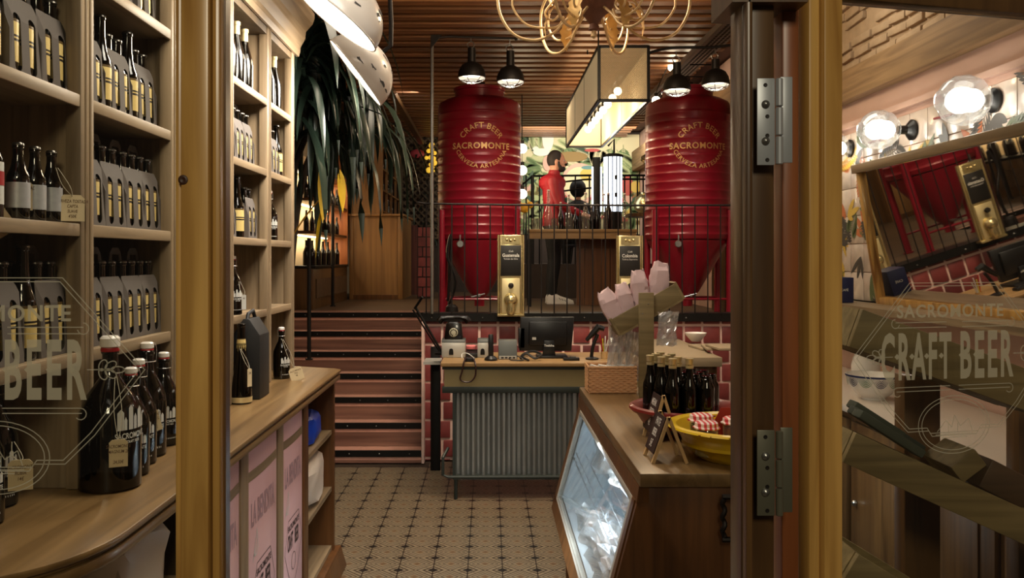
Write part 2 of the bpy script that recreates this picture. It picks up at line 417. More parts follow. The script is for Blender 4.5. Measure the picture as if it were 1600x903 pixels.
def stripes_mat(name, c1, c2, scale, axis=0, rough=.5, thr=.5):
    m, N, K, b = newmat(name); tc = N.new('ShaderNodeTexCoord'); sp = N.new('ShaderNodeSeparateXYZ'); K.new(tc.outputs['Object'], sp.inputs[0])
    a = N.new('ShaderNodeMath'); a.operation = 'MULTIPLY'; a.inputs[1].default_value = scale; K.new(sp.outputs[axis], a.inputs[0])
    f = N.new('ShaderNodeMath'); f.operation = 'FRACT'; K.new(a.outputs[0], f.inputs[0])
    g = N.new('ShaderNodeMath'); g.operation = 'GREATER_THAN'; g.inputs[1].default_value = thr; K.new(f.outputs[0], g.inputs[0])
    x = N.new('ShaderNodeMix'); x.data_type = 'RGBA'; x.inputs[6].default_value = L(c1); x.inputs[7].default_value = L(c2)
    K.new(g.outputs[0], x.inputs[0]); K.new(x.outputs[2], b.inputs['Base Color']); b.inputs['Roughness'].default_value = rough
    return m
M['checker'] = stripes_mat('red_white_gingham', (206,60,66), (236,214,206), 62, 0)
def label_mat():
    m, N, K, b = newmat('gold_paper_label'); tc = N.new('ShaderNodeTexCoord'); sp = N.new('ShaderNodeSeparateXYZ'); K.new(tc.outputs['Generated'], sp.inputs[0])
    cr = N.new('ShaderNodeValToRGB'); cr.color_ramp.interpolation = 'CONSTANT'
    e = cr.color_ramp.elements; e[0].color = L((205,180,112)); e[1].position = .48; e[1].color = L((30,24,18))
    for p, c in ((.54, (205,180,112)), (.58, (30,24,18)), (.63, (216,192,124)), (.93, (90,70,36))):
        k = e.new(p); k.color = L(c)
    K.new(sp.outputs[2], cr.inputs[0]); K.new(cr.outputs[0], b.inputs['Base Color']); b.inputs['Roughness'].default_value = .4; b.inputs['Metallic'].default_value = .15
    return m
M['label'] = label_mat()
def mesh_fabric():
    m, N, K, b = newmat('woven_cane_mesh'); tc = N.new('ShaderNodeTexCoord')
    br = N.new('ShaderNodeTexChecker'); br.inputs['Scale'].default_value = 150; K.new(tc.outputs['Object'], br.inputs[0])
    br.inputs[1].default_value = L((190,168,130)); br.inputs[2].default_value = L((120,100,74))
    K.new(br.outputs[0], b.inputs['Base Color']); b.inputs['Roughness'].default_value = .8
    b.inputs['Alpha'].default_value = .64; b.inputs['Emission Color'].default_value = L((255,220,160)); b.inputs['Emission Strength'].default_value = .06  # faint glow put into the cane, imitating the bulbs behind it
    return m
M['cane'] = mesh_fabric()

# ------------------------------------------------------------------ shell
ZF = 1.07; ZC = 3.55; XR = 2.1; YW = 6.72; YB = 13.2
TS = .178
# floor: nearest visible tiles as pieces, the rest joined
fl = struct('floor', MB().box(-2.2, 2.4, -.5, YW+.1, -.14, -.012), mat('floor_grout', (60,46,34), .8, noise=.1))
def tile_bm(s, g=.0007):
    h = s/2-g; return MB().box(-h, h, -h, h, -.013, 0)
t0 = obj('floor_tile', tile_bm(TS), M['floor'], fl, (0,0,0), world=False)
X0 = (568-VX)*(FPX*EYE/487.75)/FPX + TS/2; Y0 = FPX*EYE/487.75 + TS/2
first = True; rest = MB(); 
for i in range(-9, 12):
    for j in range(-22, 13):
        cx = X0+i*TS; cy = Y0+j*TS
        if cy+TS/2 > YW-.02 or cx > XR-.1 or cx < -1.25: continue
        if cy > 6.0 and cx < -.42 and cy+TS/2 > 6.62: continue
        if -1.0 < cx < .62 and cy > 4.0:
            if first: t = t0; first = False
            else: t = t0.copy(); COL.objects.link(t); t.parent = fl
            t.location = (cx, cy, 0)
        else:
            h = TS/2-.0007; rest.box(cx-h-X0, cx+h-X0, cy-h-Y0, cy+h-Y0, -.013, 0)
r = obj('floor_tile_field', rest, M['floor'], fl, (X0, Y0, 0), world=False); r['kind'] = 'stuff'
# upper floor (landing / bar level)
struct('floor_upper', MB().box(-2.2, 2.4, 8.36, YB+.1, ZF-.12, ZF).box(-.5, 2.4, YW+.12, 8.36, ZF-.12, ZF), M['deck_x'])
struct('floor_upper.001', MB().box(.35, 2.4, 11.2, YB, ZF, ZF+.45), M['dark_wall'])
struct('floor_outside', MB().box(-3, 3, -4, -.5, -.14, -.02), M['dark_wall'])
# walls
struct('wall_left', MB().box(-1.45, -1.335, .8, 4.62, 0, ZC).box(-2.2, -2.1, 4.6, YB, 0, ZC).box(-2.2, -1.335, 4.55, 4.62, 0, ZC), M['cream_wall'])
wr = struct('wall_right', MB().box(XR, XR+.1, .8, 6.9, 0, 2.52), M['pink_wall'])
struct('wall_right.001', MB().box(2.35, 2.45, 6.9, YB, 0, ZC).box(XR, 2.4, 6.85, 6.95, 0, ZC), M['pink_wall'])
struct('wall_back', MB().box(-2.2, 2.45, YB, YB+.1, 0, ZC), M['dark_wall'])
# front brick wall of the raised level
wf = struct('wall_front_brick', MB().box(-.51, XR, YW, YW+.12, 0, 1.10), M['mortar'])
BS = .147; BH = .129; first = None; row = 0
z = 1.10-.035
rows = []
zt = 1.6-(510-VY)*YW/FPX  # a joint below the band
zz = zt
while zz > 0: rows.append((zz-BH, zz)); zz -= BH+.021
rows.append((zt+.021, 1.10))
def brick_mesh(w, h):
    return MB().box(-w/2, w/2, -.012, .006, -h/2, h/2)
cache = {}
for ri, (a, b2) in enumerate(rows):
    a = max(a, 0.0)
    off = (BS/2 if ri % 2 else 0); x = -.51-off+.004
    while x < XR:
        x0 = max(x, -.505); x1 = min(x+BS-.021, XR-.003)
        if x1-x0 > .02:
            k = (round(x1-x0, 3), round(b2-a, 3)); 
            if k not in cache:
                o = obj('brick', brick_mesh(x1-x0, b2-a), M['brick'], wf, ((x0+x1)/2, YW, (a+b2)/2), world=False, bevel=.003); cache[k] = o
            else:
                o = cache[k].copy(); COL.objects.link(o); o.parent = wf; o.location = ((x0+x1)/2, YW, (a+b2)/2)
        x += BS
# steel edge band above the bricks
tr = struct('trim_1', MB().box(-.52, XR, YW-.05, YW+.13, 1.10, 1.165), M['black_metal'])
mb = MB()
for i in range(7): mb.sphere((-.45+i*.4, YW-.052, 1.13), .006, 8, 5)
obj('rivet', mb, M['galv'], tr)
struct('trim_2', MB().box(-.525, -.505, 6.6, YW+.15, 0, 1.10), M['mortar'])
# ceiling
ce = struct('ceiling', MB().box(-2.2, 2.45, .8, YB+.1, ZC+.02, ZC+.1), wood('ceiling_boards', (52,26,14), (84,44,22), 'x', .6, .6, vary=.02))
bt = obj('ceiling_beam', MB().box(-2.1, 2.1, -.05, .05, -.09, .02), M['beam_x'], ce, (0, 1.4, ZC), world=False)
y = 1.4; k = 0
while y < YB-.1:
    if k: b3 = bt.copy(); COL.objects.link(b3); b3.parent = ce; b3.location = (random.uniform(-.02,.02), y, ZC)
    k += 1; y += .20
# header over the street side
struct('wall_facade', MB().box(-3, 3, .9, 1.0, 2.75, 3.7), M['pine_dark'])

# ------------------------------------------------------------------ right wall: tiles, band, beam, old bricks
random.seed(3)
tw = .172; tl = varied('white_wall_tile', [(214,196,180),(206,190,176),(220,204,190)], .3, .05, coat=.3)
tb = None; ncol = 0
for i in range(15):
    for j in range(6):
        cy = 3.1+i*tw; cz = 1.44+j*tw*.93
        if tb is None: t = tb = obj('wall_tile', MB().box(-.008, 0, -tw/2+.002, tw/2-.002, -tw*.465+.002, tw*.465-.002), tl, wr, (XR, cy, cz), world=False, bevel=.002)
        else: t = tb.copy(); COL.objects.link(t); t.parent = wr
        t.location = (XR, cy, cz)
# painted leaves on the tiles (flat print, just proud of the glaze)
inkd = mat('print_grey_leaf', (70,66,62), .5); inkg = mat('print_green_leaf', (92,104,64), .5); inko = mat('print_orange_leaf', (196,110,62), .5); inky = mat('print_yellow_leaf', (206,170,70), .5)
def frond(mb, o, u, v, n, ang, ln, wd, nl, mode=0, d=.0015):
    """a painted frond: spine and leaflets, or one big simple leaf"""
    ca, sa = math.cos(ang), math.sin(ang)
    U = Vector(u)*ca+Vector(v)*sa; V = Vector(v)*ca-Vector(u)*sa; O = Vector(o)
    if mode == 0:
        mb.ribbon([(0,0),(ln,0)], wd*.05, O, U, V, n, d)
        for i in range(nl):
            t = ln*(.12+.85*i/nl); l = wd*(.5+.5*math.sin(PI*(i+1)/(nl+1)))
            for s in (-1,1):
                w2 = ln/nl*.5
                mb.add([O+U*(t)+Vector(n)*d, O+U*(t+l*.55+w2)+V*s*l*.55+Vector(n)*d, O+U*(t+l*.9)+V*s*l+Vector(n)*d, O+U*(t+l*.45)+V*s*l*.7+Vector(n)*d],[(0,1,2,3)])
    else:
        P = [(0,0)]+[(ln*k/8, wd*.5*math.sin(PI*k/8)**.8) for k in range(1,8)]+[(ln,0)]+[(ln*k/8, -wd*.5*math.sin(PI*k/8)**.8) for k in range(7,0,-1)]
        mb.add([O+U*a+V*b+Vector(n)*d for a,b in P], [tuple(range(len(P)))])
u, v, n = (0,1,0), (0,0,1), (-1,0,0)
mb = MB()
for i in range(130):
    oy = random.uniform(3.2, 5.5); oz = random.uniform(1.4, 2.28); k = random.random()
    mb.mat(0 if k < .5 else 1 if k < .7 else 2 if k < .88 else 3)
    d = .0085+random.random()*.002
    if random.random() < .5:
        frond(mb, (XR, oy, oz), u, v, n, random.uniform(0, 6.28), random.uniform(.14,.28), random.uniform(.05,.09), 10, 0, d)
    else:
        a = random.uniform(0, 6.28)
        for q in range(random.choice((3,4,5))):
            frond(mb, (XR, oy, oz), u, v, n, a+q*.55, random.uniform(.07,.17), random.uniform(.03,.05), 1, 1, d+q*.0002)
vv = []
for p in mb.v:
    p.y = max(3.02, min(5.58, p.y)); p.z = max(1.365, min(2.335, p.z))
obj('wall_tile_print', mb, [inkd, inkg, inko, inky], wr)
struct('trim_3', MB().box(XR-.05, XR, 2.9, 6.85, 1.33, 1.36), M['oak_y'])
struct('trim_4', MB().box(XR-.03, XR, .9, 6.85, 2.35, 2.38), M['pink_wall'])
struct('beam_right', MB().box(XR-.06, XR+.2, .9, 6.85, 2.50, 2.68), M['beam'], bevel=.012)
ws = struct('wall_right_upper', MB().box(XR+.03, XR+.15, .9, 6.85, 2.66, ZC), M['stone'])
random.seed(11); mbs = []
sb = [obj('old_brick', MB().box(-.014-random.random()*.012, .01, -l/2, l/2, -.022, .022), M['stone'], ws, (XR+.03, 9, 3), world=False, bevel=.008) for l in (.2, .26, .16)]
used = [0,0,0]
for r_ in range(11):
    y = 2.9+random.random()*.2
    while y < 5.4:
        k = random.randrange(3); l = (.2,.26,.16)[k]
        if random.random() < .8:
            o = sb[k] if not used[k] else sb[k].copy()
            if used[k]: COL.objects.link(o); o.parent = ws
            used[k] = 1
            o.location = (XR+.03, y+l/2, 2.72+r_*.062+random.uniform(-.006,.006)); o.rotation_euler = (random.uniform(-.05,.05), 0, random.uniform(-.04,.04))
        y += l+.012
# ------------------------------------------------------------------ staircase
st = thing('staircase', 'pink tiled staircase with black nosing strips climbing to the wooden landing', 'stairs', (-1.2, 6.62, 0))
SX0, SX1 = -2.08, -.53
for k in range(7):
    y0 = 6.62+.28*k; zt_ = .10+.1615*k; zb = 0 if k == 0 else .10+.1615*(k-1)
    obj('riser', MB().box(SX0, SX1, y0, y0+.02, zb, zt_-.048), M['step'], st)
    obj('riser_edge', MB().box(SX0, SX1, y0-.001, y0, zt_-.078, zt_-.050), M['step_top'], st)
    obj('tread', MB().box(SX0, SX1, y0+.003, y0+.30 if k < 6 else 8.36, zt_-.03, zt_), M['step_top'], st)
    obj('tread_band', MB().box(SX0, SX1, y0+.13, y0+.28, zt_, zt_+.0012), M['step'], st)
    s = obj('nosing_strip', MB().box(SX0, SX1, y0-.012, y0+.003, zt_-.050, zt_-.001), M['black_metal'], st)
    mb = MB()
    for q in range(6): mb.sphere((-.62-.235*q-.06*(k%2), y0-.013, zt_-.026), .0055, 8, 5)
    obj('rivet', mb, M['galv'], s)
tag(obj('handrail_post', MB().tube([px(483,560,6.7)*1, px(483,372,6.7)], .016, 10).lathe([(.03,0),(.03,.01)],12,px(483,562,6.7)), M['iron'], None, px(483,562,6.7), smooth=True), 'dark metal handrail post left of the stairs, nearest of the two', 'post')
tag(obj('handrail_post', MB().tube([(px(520,0,9.3).x, 9.3, ZF), px(520,318,9.3)], .018, 10).lathe([(.03,ZF),(.03,ZF+.01)],12,(px(520,0,9.3).x,9.3,0)), M['iron'], None, (px(520,0,9.3).x, 9.3, ZF), smooth=True), 'dark metal post on the landing before the lit bottle shelves', 'post')

# ------------------------------------------------------------------ street door: stiles, rail, panes
YP = 1.2
def stile(name, x0, x1, Y, label, matk, mould=True):
    t = thing(name, label, 'door frame', ((x0+x1)/2, Y, .3))
    return t
dl = struct('door_1', MB().box(px(290,0,YP).x, px(333,0,YP).x, YP-.02, YP+.03, 0, 2.75), M['pine'], bevel=.003)
obj('glazing_bead', MB().box(px(278,0,YP).x, px(288.5,0,YP).x, YP-.012, YP+.02, 0, 2.75), M['pine'], dl, bevel=.004)
obj('moulding', MB().box(px(335,0,YP).x, px(349,0,YP).x, YP-.014, YP+.02, 0, 2.75), M['pine'], dl, bevel=.006)
obj('rebate', MB().box(px(288,0,YP).x, px(352,0,YP).x, YP+.003, YP+.022, 0, 2.75), M['pine_dark'], dl)
obj('knot', MB().lathe([(.0,0),(.004,.001),(.0065,.0004),(.007,0)], 14, (px(294,0,YP).x, YP-.0202, px(0,283,YP).z), Matrix.Rotation(PI/2,3,'X')), mat('knot', (58,30,12), .5), dl)
obj('glass_pane', MB().box(-1.25, px(279,0,YP).x, YP-.003, YP+.003, .3, 2.7), M['pane'], dl)
# right leaf, hinged and standing a little open
YR = 1.36; AR = math.radians(14)
hx = px(1247,0,YR-.012).x; dr = thing('glazed_door', 'open pine door leaf with etched brewery lettering on its glass', 'door', (px(1305,0,YR).x, YR, 0))
dr['kind'] = 'structure'
dr.name = 'door_2'
ux = Vector((math.cos(AR), math.sin(AR), 0)); uz = Vector((0,0,1)); un = Vector((math.sin(AR), -math.cos(AR), 0))
O2 = Vector((px(1305,0,YR).x, YR, 0))
def rb(a0, a1, d0, d1, z0, z1):    # box in the leaf's frame: along, depth, height
    mb = MB(); o = O2+ux*((a0+a1)/2)+un*((d0+d1)/2)+uz*((z0+z1)/2)
    mb.obox(o, (abs(a1-a0), abs(d1-d0), z1-z0), Matrix((ux, -un, uz)).transposed()); return mb
obj('stile', rb(-.034, 0, .02, -.022, 0, 2.3), M['pine'], dr, bevel=.004)
obj('moulding', rb(-.056, -.0355, .012, -.02, 0, 2.3), M['pine'], dr, bevel=.005)
obj('top_rail', rb(0, .62, .015, -.02, 2.012, 2.06), M['pine_dark'], dr, bevel=.004)
obj('top_rail_bead', rb(0, .62, .020, -.02, 2.061, 2.14), M['pine'], dr, bevel=.004)
obj('glass_pane', rb(.001, .60, .002, -.003, .3, 2.01), M['pane'], dr)
d3 = struct('door_3', MB().box(px(1158,0,1.3).x, px(1210,0,1.3).x, 1.30, 1.36, 0, 2.9), M['pine_dark'], bevel=.003)
obj('moulding', MB().box(px(1166,0,1.28).x, px(1177,0,1.28).x, 1.28, 1.31, 0, 2.9), M['pine_dark'], d3, bevel=.004)
tr5 = struct('trim_5', MB().box(px(1222,0,1.33).x, px(1249,0,1.33).x, 1.33, 1.39, 0, 2.9), wood('reddish_jamb', (108,58,28), (156,92,50), 'z', .8, .35, vary=.05), bevel=.004)
struct('trim_6', MB().box(px(1138,0,1.3).x, px(1255,0,1.3).x, 1.28, 1.40, px(0,9,1.3).z, 2.2), M['pine_dark'])
# hinges
def hinge(y0, y1, label, matt, big):
    Yh = 1.275; a = px(1183,y1,Yh); b = px(1211,y0,Yh)
    t = thing('door_hinge', label, 'hinge', (px(1216,0,Yh).x, Yh, a.z), 'door hinges')
    obj('leaf_plate', MB().box(a.x, b.x, Yh, Yh+.003, a.z, b.z), matt, t, bevel=.001)
    obj('leaf_plate', MB().box(px(1221,0,Yh).x, px(1240,0,Yh).x, Yh+.004, Yh+.007, a.z+.004, b.z+.003), matt, t, bevel=.001)
    xb = px(1217,0,Yh).x; n = 3; h = (b.z-a.z)/n
    for i in range(n): obj('knuckle', MB().lathe([(.0045,a.z+h*i+.001),(.0055,a.z+h*i+.002),(.0055,a.z+h*(i+1)-.002),(.0045,a.z+h*(i+1)-.001)], 12, (xb, Yh-.002, 0)), matt, t, smooth=True)
    R = Matrix.Rotation(PI/2, 3, 'X'); zm = (a.z+b.z)/2; H = b.z-a.z
    for dz in (.32, -.36):
        obj('bolt_head', MB().lathe([(.0062,0),(.006,.002),(.0035,.0045),(0,.0052)], 14, (px(1196,0,Yh).x, Yh-.0002, zm+dz*H*.62), R), M['galv'], t, smooth=True)
    for dz in (.42, .06, -.16, -.44):
        obj('screw', MB().lathe([(.0032,0),(.0028,.001),(0,.0008)], 10, (px(1196+ (3 if dz<.3 else 0),0,Yh).x, Yh-.0002, zm+dz*H), R), M['iron'], t, smooth=True)
    return t
hinge(122, 258, 'bright steel hinge high on the door jamb, upper of two', mat('hinge_steel', (168,172,176), .4, .35), True)
hinge(672, 806, 'greenish steel hinge low on the door jamb, lower of two', mat('hinge_steel_dull', (104,102,86), .42, .4), True)

# ------------------------------------------------------------------ etched lettering
def etched(parent, o, u, v, n, k, name, right):
    """emblem in units of the left pane's pixels; k metres per pixel, origin at the emblem's centre point on the 'BEER' line"""
    mb = MB()
    def P(pts): return [(a*k, -b*k) for a, b in pts]
    W = 1.6*k
    hexo = [(0,-143),(-118,-143)] ; 
    H = 232      # half width
    out = [(-H,0),(-(H-128),-143),(H-128,-143),(H,0),(H-78,102),(H-124,147),(60,147),(52,158),(-52,158),(-60,147),(-(H-124),147),(-(H-78),102)]
    mb.ribbon(P(out), W, o, u, v, n, closed=True)
    inn = [(-H+9,0),(-(H-132),-137),(H-132,-137),(H-9,0),(H-84,98),(H-127,141),(64,141),(56,152),(-56,152),(-64,141),(-(H-127),141),(-(H-84),98)]
    mb.ribbon(P(inn), W, o, u, v, n, closed=True)
    for s in (-1, 1):
        for yy in (-66, -56):
            mb.ribbon(P([(s*18, yy), (s*136, yy)]), W, o, u, v, n)
        mb.ribbon(P([(s*136,-66)]+arc_pts(s*136,-73,8,8,PI/2,-PI,8) if False else [(s*(136+9*math.sin(a)), -64-9*math.cos(a)) for a in [i*.5 for i in range(10)]]), W, o, u, v, n)
        for yy in (60, 68):
            mb.ribbon(P([(s*10, yy), (s*134, yy)]), W, o, u, v, n)
        mb.ribbon(P([(s*(132+9*math.sin(a)), 69-9*math.cos(a)) for a in [i*.5 for i in range(9)]]), W, o, u, v, n)
        # hop cone
        cx = s*176
        for (dx, dy, a, l, w2) in ((14,0,0,11,5),(3,6,.6,10,6),(3,-6,-.6,10,6),(-9,7,1.1,9,6),(-9,-7,-1.1,9,6)):
            pts = [(cx+s*(dx+l*math.cos(b)*math.cos(a)-w2*math.sin(b)*math.sin(a)), dy+l*math.cos(b)*math.sin(a)+w2*math.sin(b)*math.cos(a)) for b in [2*PI*q/14 for q in range(14)]]
            mb.ribbon(P(pts), W*1.1, o, u, v, n, closed=True)
        mb.ribbon(P([(cx-s*34,0),(cx+s*4,0)]), W, o, u, v, n)
    for rx, ry in ((84,57),(76,50)):
        mb.ribbon(P(arc_pts(0,137,rx,ry,0,2*PI,40)[:-1]), W, o, u, v, n, closed=True)
    # ink sketch in the oval
    for (a,b,c2,d) in ((-40,150,-20,128),(-20,128,-6,142),(-6,142,0,118),(0,118,14,140),(14,140,34,126),(34,126,42,150),(-44,156,44,156),(-30,162,30,162),(-14,132,-14,152),(8,134,8,152)):
        mb.ribbon(P([(a,b),(c2,d)]), W, o, u, v, n)
    obj('etched_lines', mb, M['etch_soft'], parent)
    t = MB()
    O = Vector(o)
    def fit(word, cx, cy, wpx, hpx):
        me = textmesh(word, 1.0, 1.0, .022, spacing=1.12)
        ys = [q.co.y for q in me.vertices]; xs = [q.co.x for q in me.vertices]
        t.add([O+Vector(u)*(cx*k+(q.co.x-(max(xs)+min(xs))/2)/(max(xs)-min(xs))*wpx*k)+Vector(v)*(cy*k+(q.co.y-(max(ys)+min(ys))/2)/(max(ys)-min(ys))*hpx*k)+Vector(n)*.0008 for q in me.vertices], [tuple(p.vertices) for p in me.polygons])
    fit('SACROMONTE', -8, 88, 250, 26)
    def tall(word, cx):
        me = textmesh(word, 1.0, 1.0, .03, spacing=1.25)
        ys = [q.co.y for q in me.vertices]; xs = [q.co.x for q in me.vertices]
        h = max(ys)-min(ys); wd = max(xs)-min(xs); ww = (len(word)*34-8)*k
        off = (max(ys)+min(ys))/2
        t.add([O+Vector(u)*(cx*k+(q.co.x-(max(xs)+min(xs))/2)/wd*ww)+Vector(v)*((q.co.y-off)/h*94*k)+Vector(n)*.0008 for q in me.vertices], [tuple(p.vertices) for p in me.polygons])
        # waist bulges as on the lettering
        for i in range(len(word)):
            c = O+Vector(u)*((cx+(i-(len(word)-1)/2)*34-11)*k)+Vector(n)*.0009
            r = 6*k; t.add([c+Vector(u)*r, c+Vector(v)*r, c-Vector(u)*r, c-Vector(v)*r], [(0,1,2,3)])
    tall('CRAFT', -100+12); tall('BEER', 78)
    obj('etched_lettering', t, M['etch'], parent)
kk = YP/FPX
etched(dl, px(-4, 577, YP)-Vector((0,.0035,0)), (1,0,0), (0,0,1), (0,-1,0), kk, 'l', False)
# right leaf: emblem centre further along the leaf
kr = kk*.93
a0 = .0
cR = O2+ux*(.030+232*kr)+Vector((0,0,EYE-(556-VY)*1.40/FPX))+un*.0025
etched(dr, cR, ux, uz, un, kr, 'r', True)
# ------------------------------------------------------------------ the tall shelving cabinet on the left
XF = -1.01; XBK = -1.31; CZ = 1.026
cab = thing('shelving_cabinet', 'tall oak shelving cabinet full of bottles along the left wall', 'cabinet', (XF, 3.0, CZ))
stl = [(1.53,1.60),(2.10,2.17),(2.70,2.77),(3.29,3.36),(3.87,3.94),(4.345,4.39)]
for a, b in stl:
    obj('stile', MB().box(XF-.04, XF, a, b, CZ, 2.66), M['oak_z'], cab, bevel=.004)
    obj('stile_bead', MB().tube([(XF, (a+b)/2-.012, CZ+.002),(XF, (a+b)/2-.012, 2.655)], .004, 6).tube([(XF, (a+b)/2+.012, CZ+.002),(XF, (a+b)/2+.012, 2.655)], .004, 6), M['oak_z'], cab, smooth=True)
    obj('partition', MB().box(XBK, XF-.0405, a+.018, b-.018 if b < 4.3 else b, CZ, 2.66), M['oak_z'], cab)
obj('back_panel', MB().box(XBK-.015, XBK, 1.53, 4.39, CZ, 2.80), M['oak_back'], cab)
SH = [1.365, 1.683, 2.003, 2.324]
for i in range(5):
    y0 = stl[i][1]-.018; y1 = stl[i+1][0]+.018
    for z in SH:
        s = obj('shelf', MB().box(XBK, XF-.012, y0, y1, z-.022, z), M['oak_y'], cab)
        obj('shelf_lip', MB().box(XF-.012, XF-.002, y0+.018, y1-.018, z-.030, z+.002), M['oak_y'], s, bevel=.003)
    obj('top_board', MB().box(XBK, XF-.005, stl[i][1]-.018, stl[i+1][0]+.018, 2.622, 2.655), M['oak_back'], cab)
prof = [(0,0),(.012,0),(.020,.025),(.022,.05),(.045,.09),(.05,.13),(.085,.17),(.095,.20),(.095,.225),(0,.225)]
obj('cornice', MB().prism(prof, (XF, 1.53, 2.655), (1,0,0), (0,0,1), (0,1,0), 2.92), M['oak_y'], cab)
obj('cornice_return', MB().prism(prof, (XF-.01, 4.39, 2.655), (0,1,0), (0,0,1), (-1,0,0), .30), M['oak_y'], cab)

# ------------------------------------------------------------------ long counter top and base cabinet
XC = -.764
ct = thing('counter_top', 'long oak worktop with a rounded near corner below the bottle shelves', 'worktop', (-1.0, 3.0, CZ-.04))
def edge_poly(ins=0.0):
    P = [(-1.33, 4.62), (-1.0, 4.50-ins*.4), (-.80, 4.42-ins*.3), (XC-ins, 4.38-ins)]
    P += [(XC-ins-.22+.22*math.cos(a), 1.80+.30*math.sin(a)) for a in [-PI/2*i/10 for i in range(0, 11)]]
    P += [(-1.02, 1.495+ins), (-1.33, 1.47+ins)]
    return P
obj('board', MB().prism(edge_poly(.0), (0,0,CZ-.016), (1,0,0), (0,1,0), (0,0,1), .015), M['top_y'], ct, bevel=.004)
obj('edge_moulding', MB().prism(edge_poly(.010), (0,0,CZ-.026), (1,0,0), (0,1,0), (0,0,1), .0098).prism(edge_poly(.003), (0,0,CZ-.050), (1,0,0), (0,1,0), (0,0,1), .0238), M['top_y'], ct, bevel=.004)
XB = -.80
bc = thing('base_cabinet', 'oak base cabinet with pink gloss panels under the left worktop', 'cabinet', (-1.0, 3.2, 0))
obj('carcass', MB().box(-1.33, XB-.03, 2.36, 3.72, .08, CZ-.052).box(-1.33,-1.20,1.9,2.36,.08,CZ-.052), M['oak_back'], bc)
pan = [(1.92,2.30),(2.42,2.74),(2.83,3.22),(3.31,3.66)]
for a, b in ((2.30,2.42),(2.74,2.825),(3.225,3.305),(3.665,3.76)):
    obj('stile', MB().box(XB-.03, XB, a, b, .08, CZ-.052), M['oak_z'] if a < 3.6 else M['counter_z'], bc, bevel=.003)
# pink lacquered panels, printed, with an oak band across each
pn = (1,0,0); pu = (0,-1,0)   # text reads away from +X; u runs toward the camera
pu = (0,1,0)
for i, (a, b) in enumerate(pan):
    if i == 0: continue
    p = obj('printed_panel', MB().box(XB-.022, XB-.006, a+.004, b-.004, .10, CZ-.054), M['pink_gloss'], bc, bevel=.002)
    cy = (a+b)/2
    mb = MB(); o = Vector((XB-.006, cy, 0)); W2 = (b-a)
    up = [(-W2/2+.005, .846), (-W2/4, .842), (0,.840), (W2/4, .841), (W2/2-.005,.845)]
    lo = [(x, y+.034) for x, y in up][::-1]
    mb.add([o+Vector(pu)*x+Vector((.0008,0,y)) for x, y in up+lo], [tuple(range(10))])
    obj('oak_band', mb, M['oak_y'], p)
    mb = MB(); put_text(mb, 'LA BENDITA', .112, o+Vector((0,0,.72)), pu, (0,0,1), pn, .001, sx=.46*W2/.36, bold=.03)
    obj('heading_print', mb, M['grey_print'], p)
    mb = MB()
    o2 = o+Vector((0,.01,.44))
    mb.ribbon([(-.15,-.02),(-.09,.10),(.09,.10),(.15,-.02),(.07,-.14),(0,-.18),(-.07,-.14)], .003, o2, pu, (0,0,1), pn, .001, closed=True)
    put_text(mb, 'SACROMONTE', .034, o2+Vector((0,0,.065)), pu, (0,0,1), pn, .001, sx=.85, bold=.02)
    put_text(mb, 'CRAFT', .09, o2+Vector((0,-.055,.005)), pu, (0,0,1), pn, .001, sx=.34, bold=.025)
    put_text(mb, 'BEER', .09, o2+Vector((0,.055,.005)), pu, (0,0,1), pn, .001, sx=.36, bold=.025)
    mb.ribbon(arc_pts(0,-.085,.035,.035,0,2*PI,16)[:-1], .003, o2, pu, (0,0,1), pn, .001, closed=True)
    obj('emblem_print', mb, M['dark_print'], p)
    mb = MB(); mb.ribbon([(-.13,.56),(-.10,.62),(-.08,.66),(-.07,.61),(-.12,.58),(-.09,.575),(-.06,.60)], .006, o, pu, (0,0,1), pn, .001)
    obj('tick_print', mb, M['white_print'], p)
obj('plinth', MB().box(-1.33, XB+.004, 1.9, 3.76, 0, .08), M['counter_z'], bc)
# open end with shelves
oe = thing('open_shelf_unit', 'open oak shelf unit ending the left counter, holding bags', 'cabinet', (-1.0, 4.05, 0))
obj('back_panel', MB().box(-1.33, -1.18, 3.765, 4.34, .1, CZ-.052), M['oak_back'], oe)
obj('end_panel', MB().box(-1.33, XB+.006, 4.34, 4.37, .0, CZ-.052), M['counter_z'], oe)
for z in (.13, .43, .72): obj('shelf', MB().box(-1.18, XB-.005, 3.765, 4.34, z-.022, z), M['oak_y'], oe)
obj('plinth', MB().box(-1.33, XB+.03, 3.765, 4.42, 0, .105).prism([(0,0),(.03,0),(.0,.10)], (XB+.03,3.765,.0), (1,0,0), (0,0,1), (0,1,0), .655), M['counter_z'], oe, bevel=.004)
def blob(name, c, size, matk, label, cat, group=None, seed=1, wr=.18, n=3, M3=None, flat=True, sm=True):
    rnd = random.Random(seed); bm = bmesh.new(); bmesh.ops.create_icosphere(bm, subdivisions=n, radius=1)
    from mathutils import noise
    for v in bm.verts:
        q = v.co.normalized()
        q = Vector([math.copysign(abs(k)**.6, k) for k in q])
        d = 1+wr*noise.noise(q*2.3+Vector((seed*3.1,0,0)))+wr*.5*abs(noise.noise(q*6+Vector((0,seed*1.7,0))))
        v.co = Vector((q.x*size[0]*d, q.y*size[1]*d, (q.z*d)*size[2]))
        if flat and v.co.z < -size[2]*.9: v.co.z = -size[2]*.9
    me = bpy.data.meshes.new(name); bm.to_mesh(me); bm.free(); me.materials.append(matk)
    if sm: me.shade_smooth(); me.set_sharp_from_angle(angle=.5)
    o = bpy.data.objects.new(name, me); COL.objects.link(o); o.location = Vector(c)+Vector((0,0,size[2]*.9 if flat else 0))
    if label: tag(o, label, cat, group)
    return o
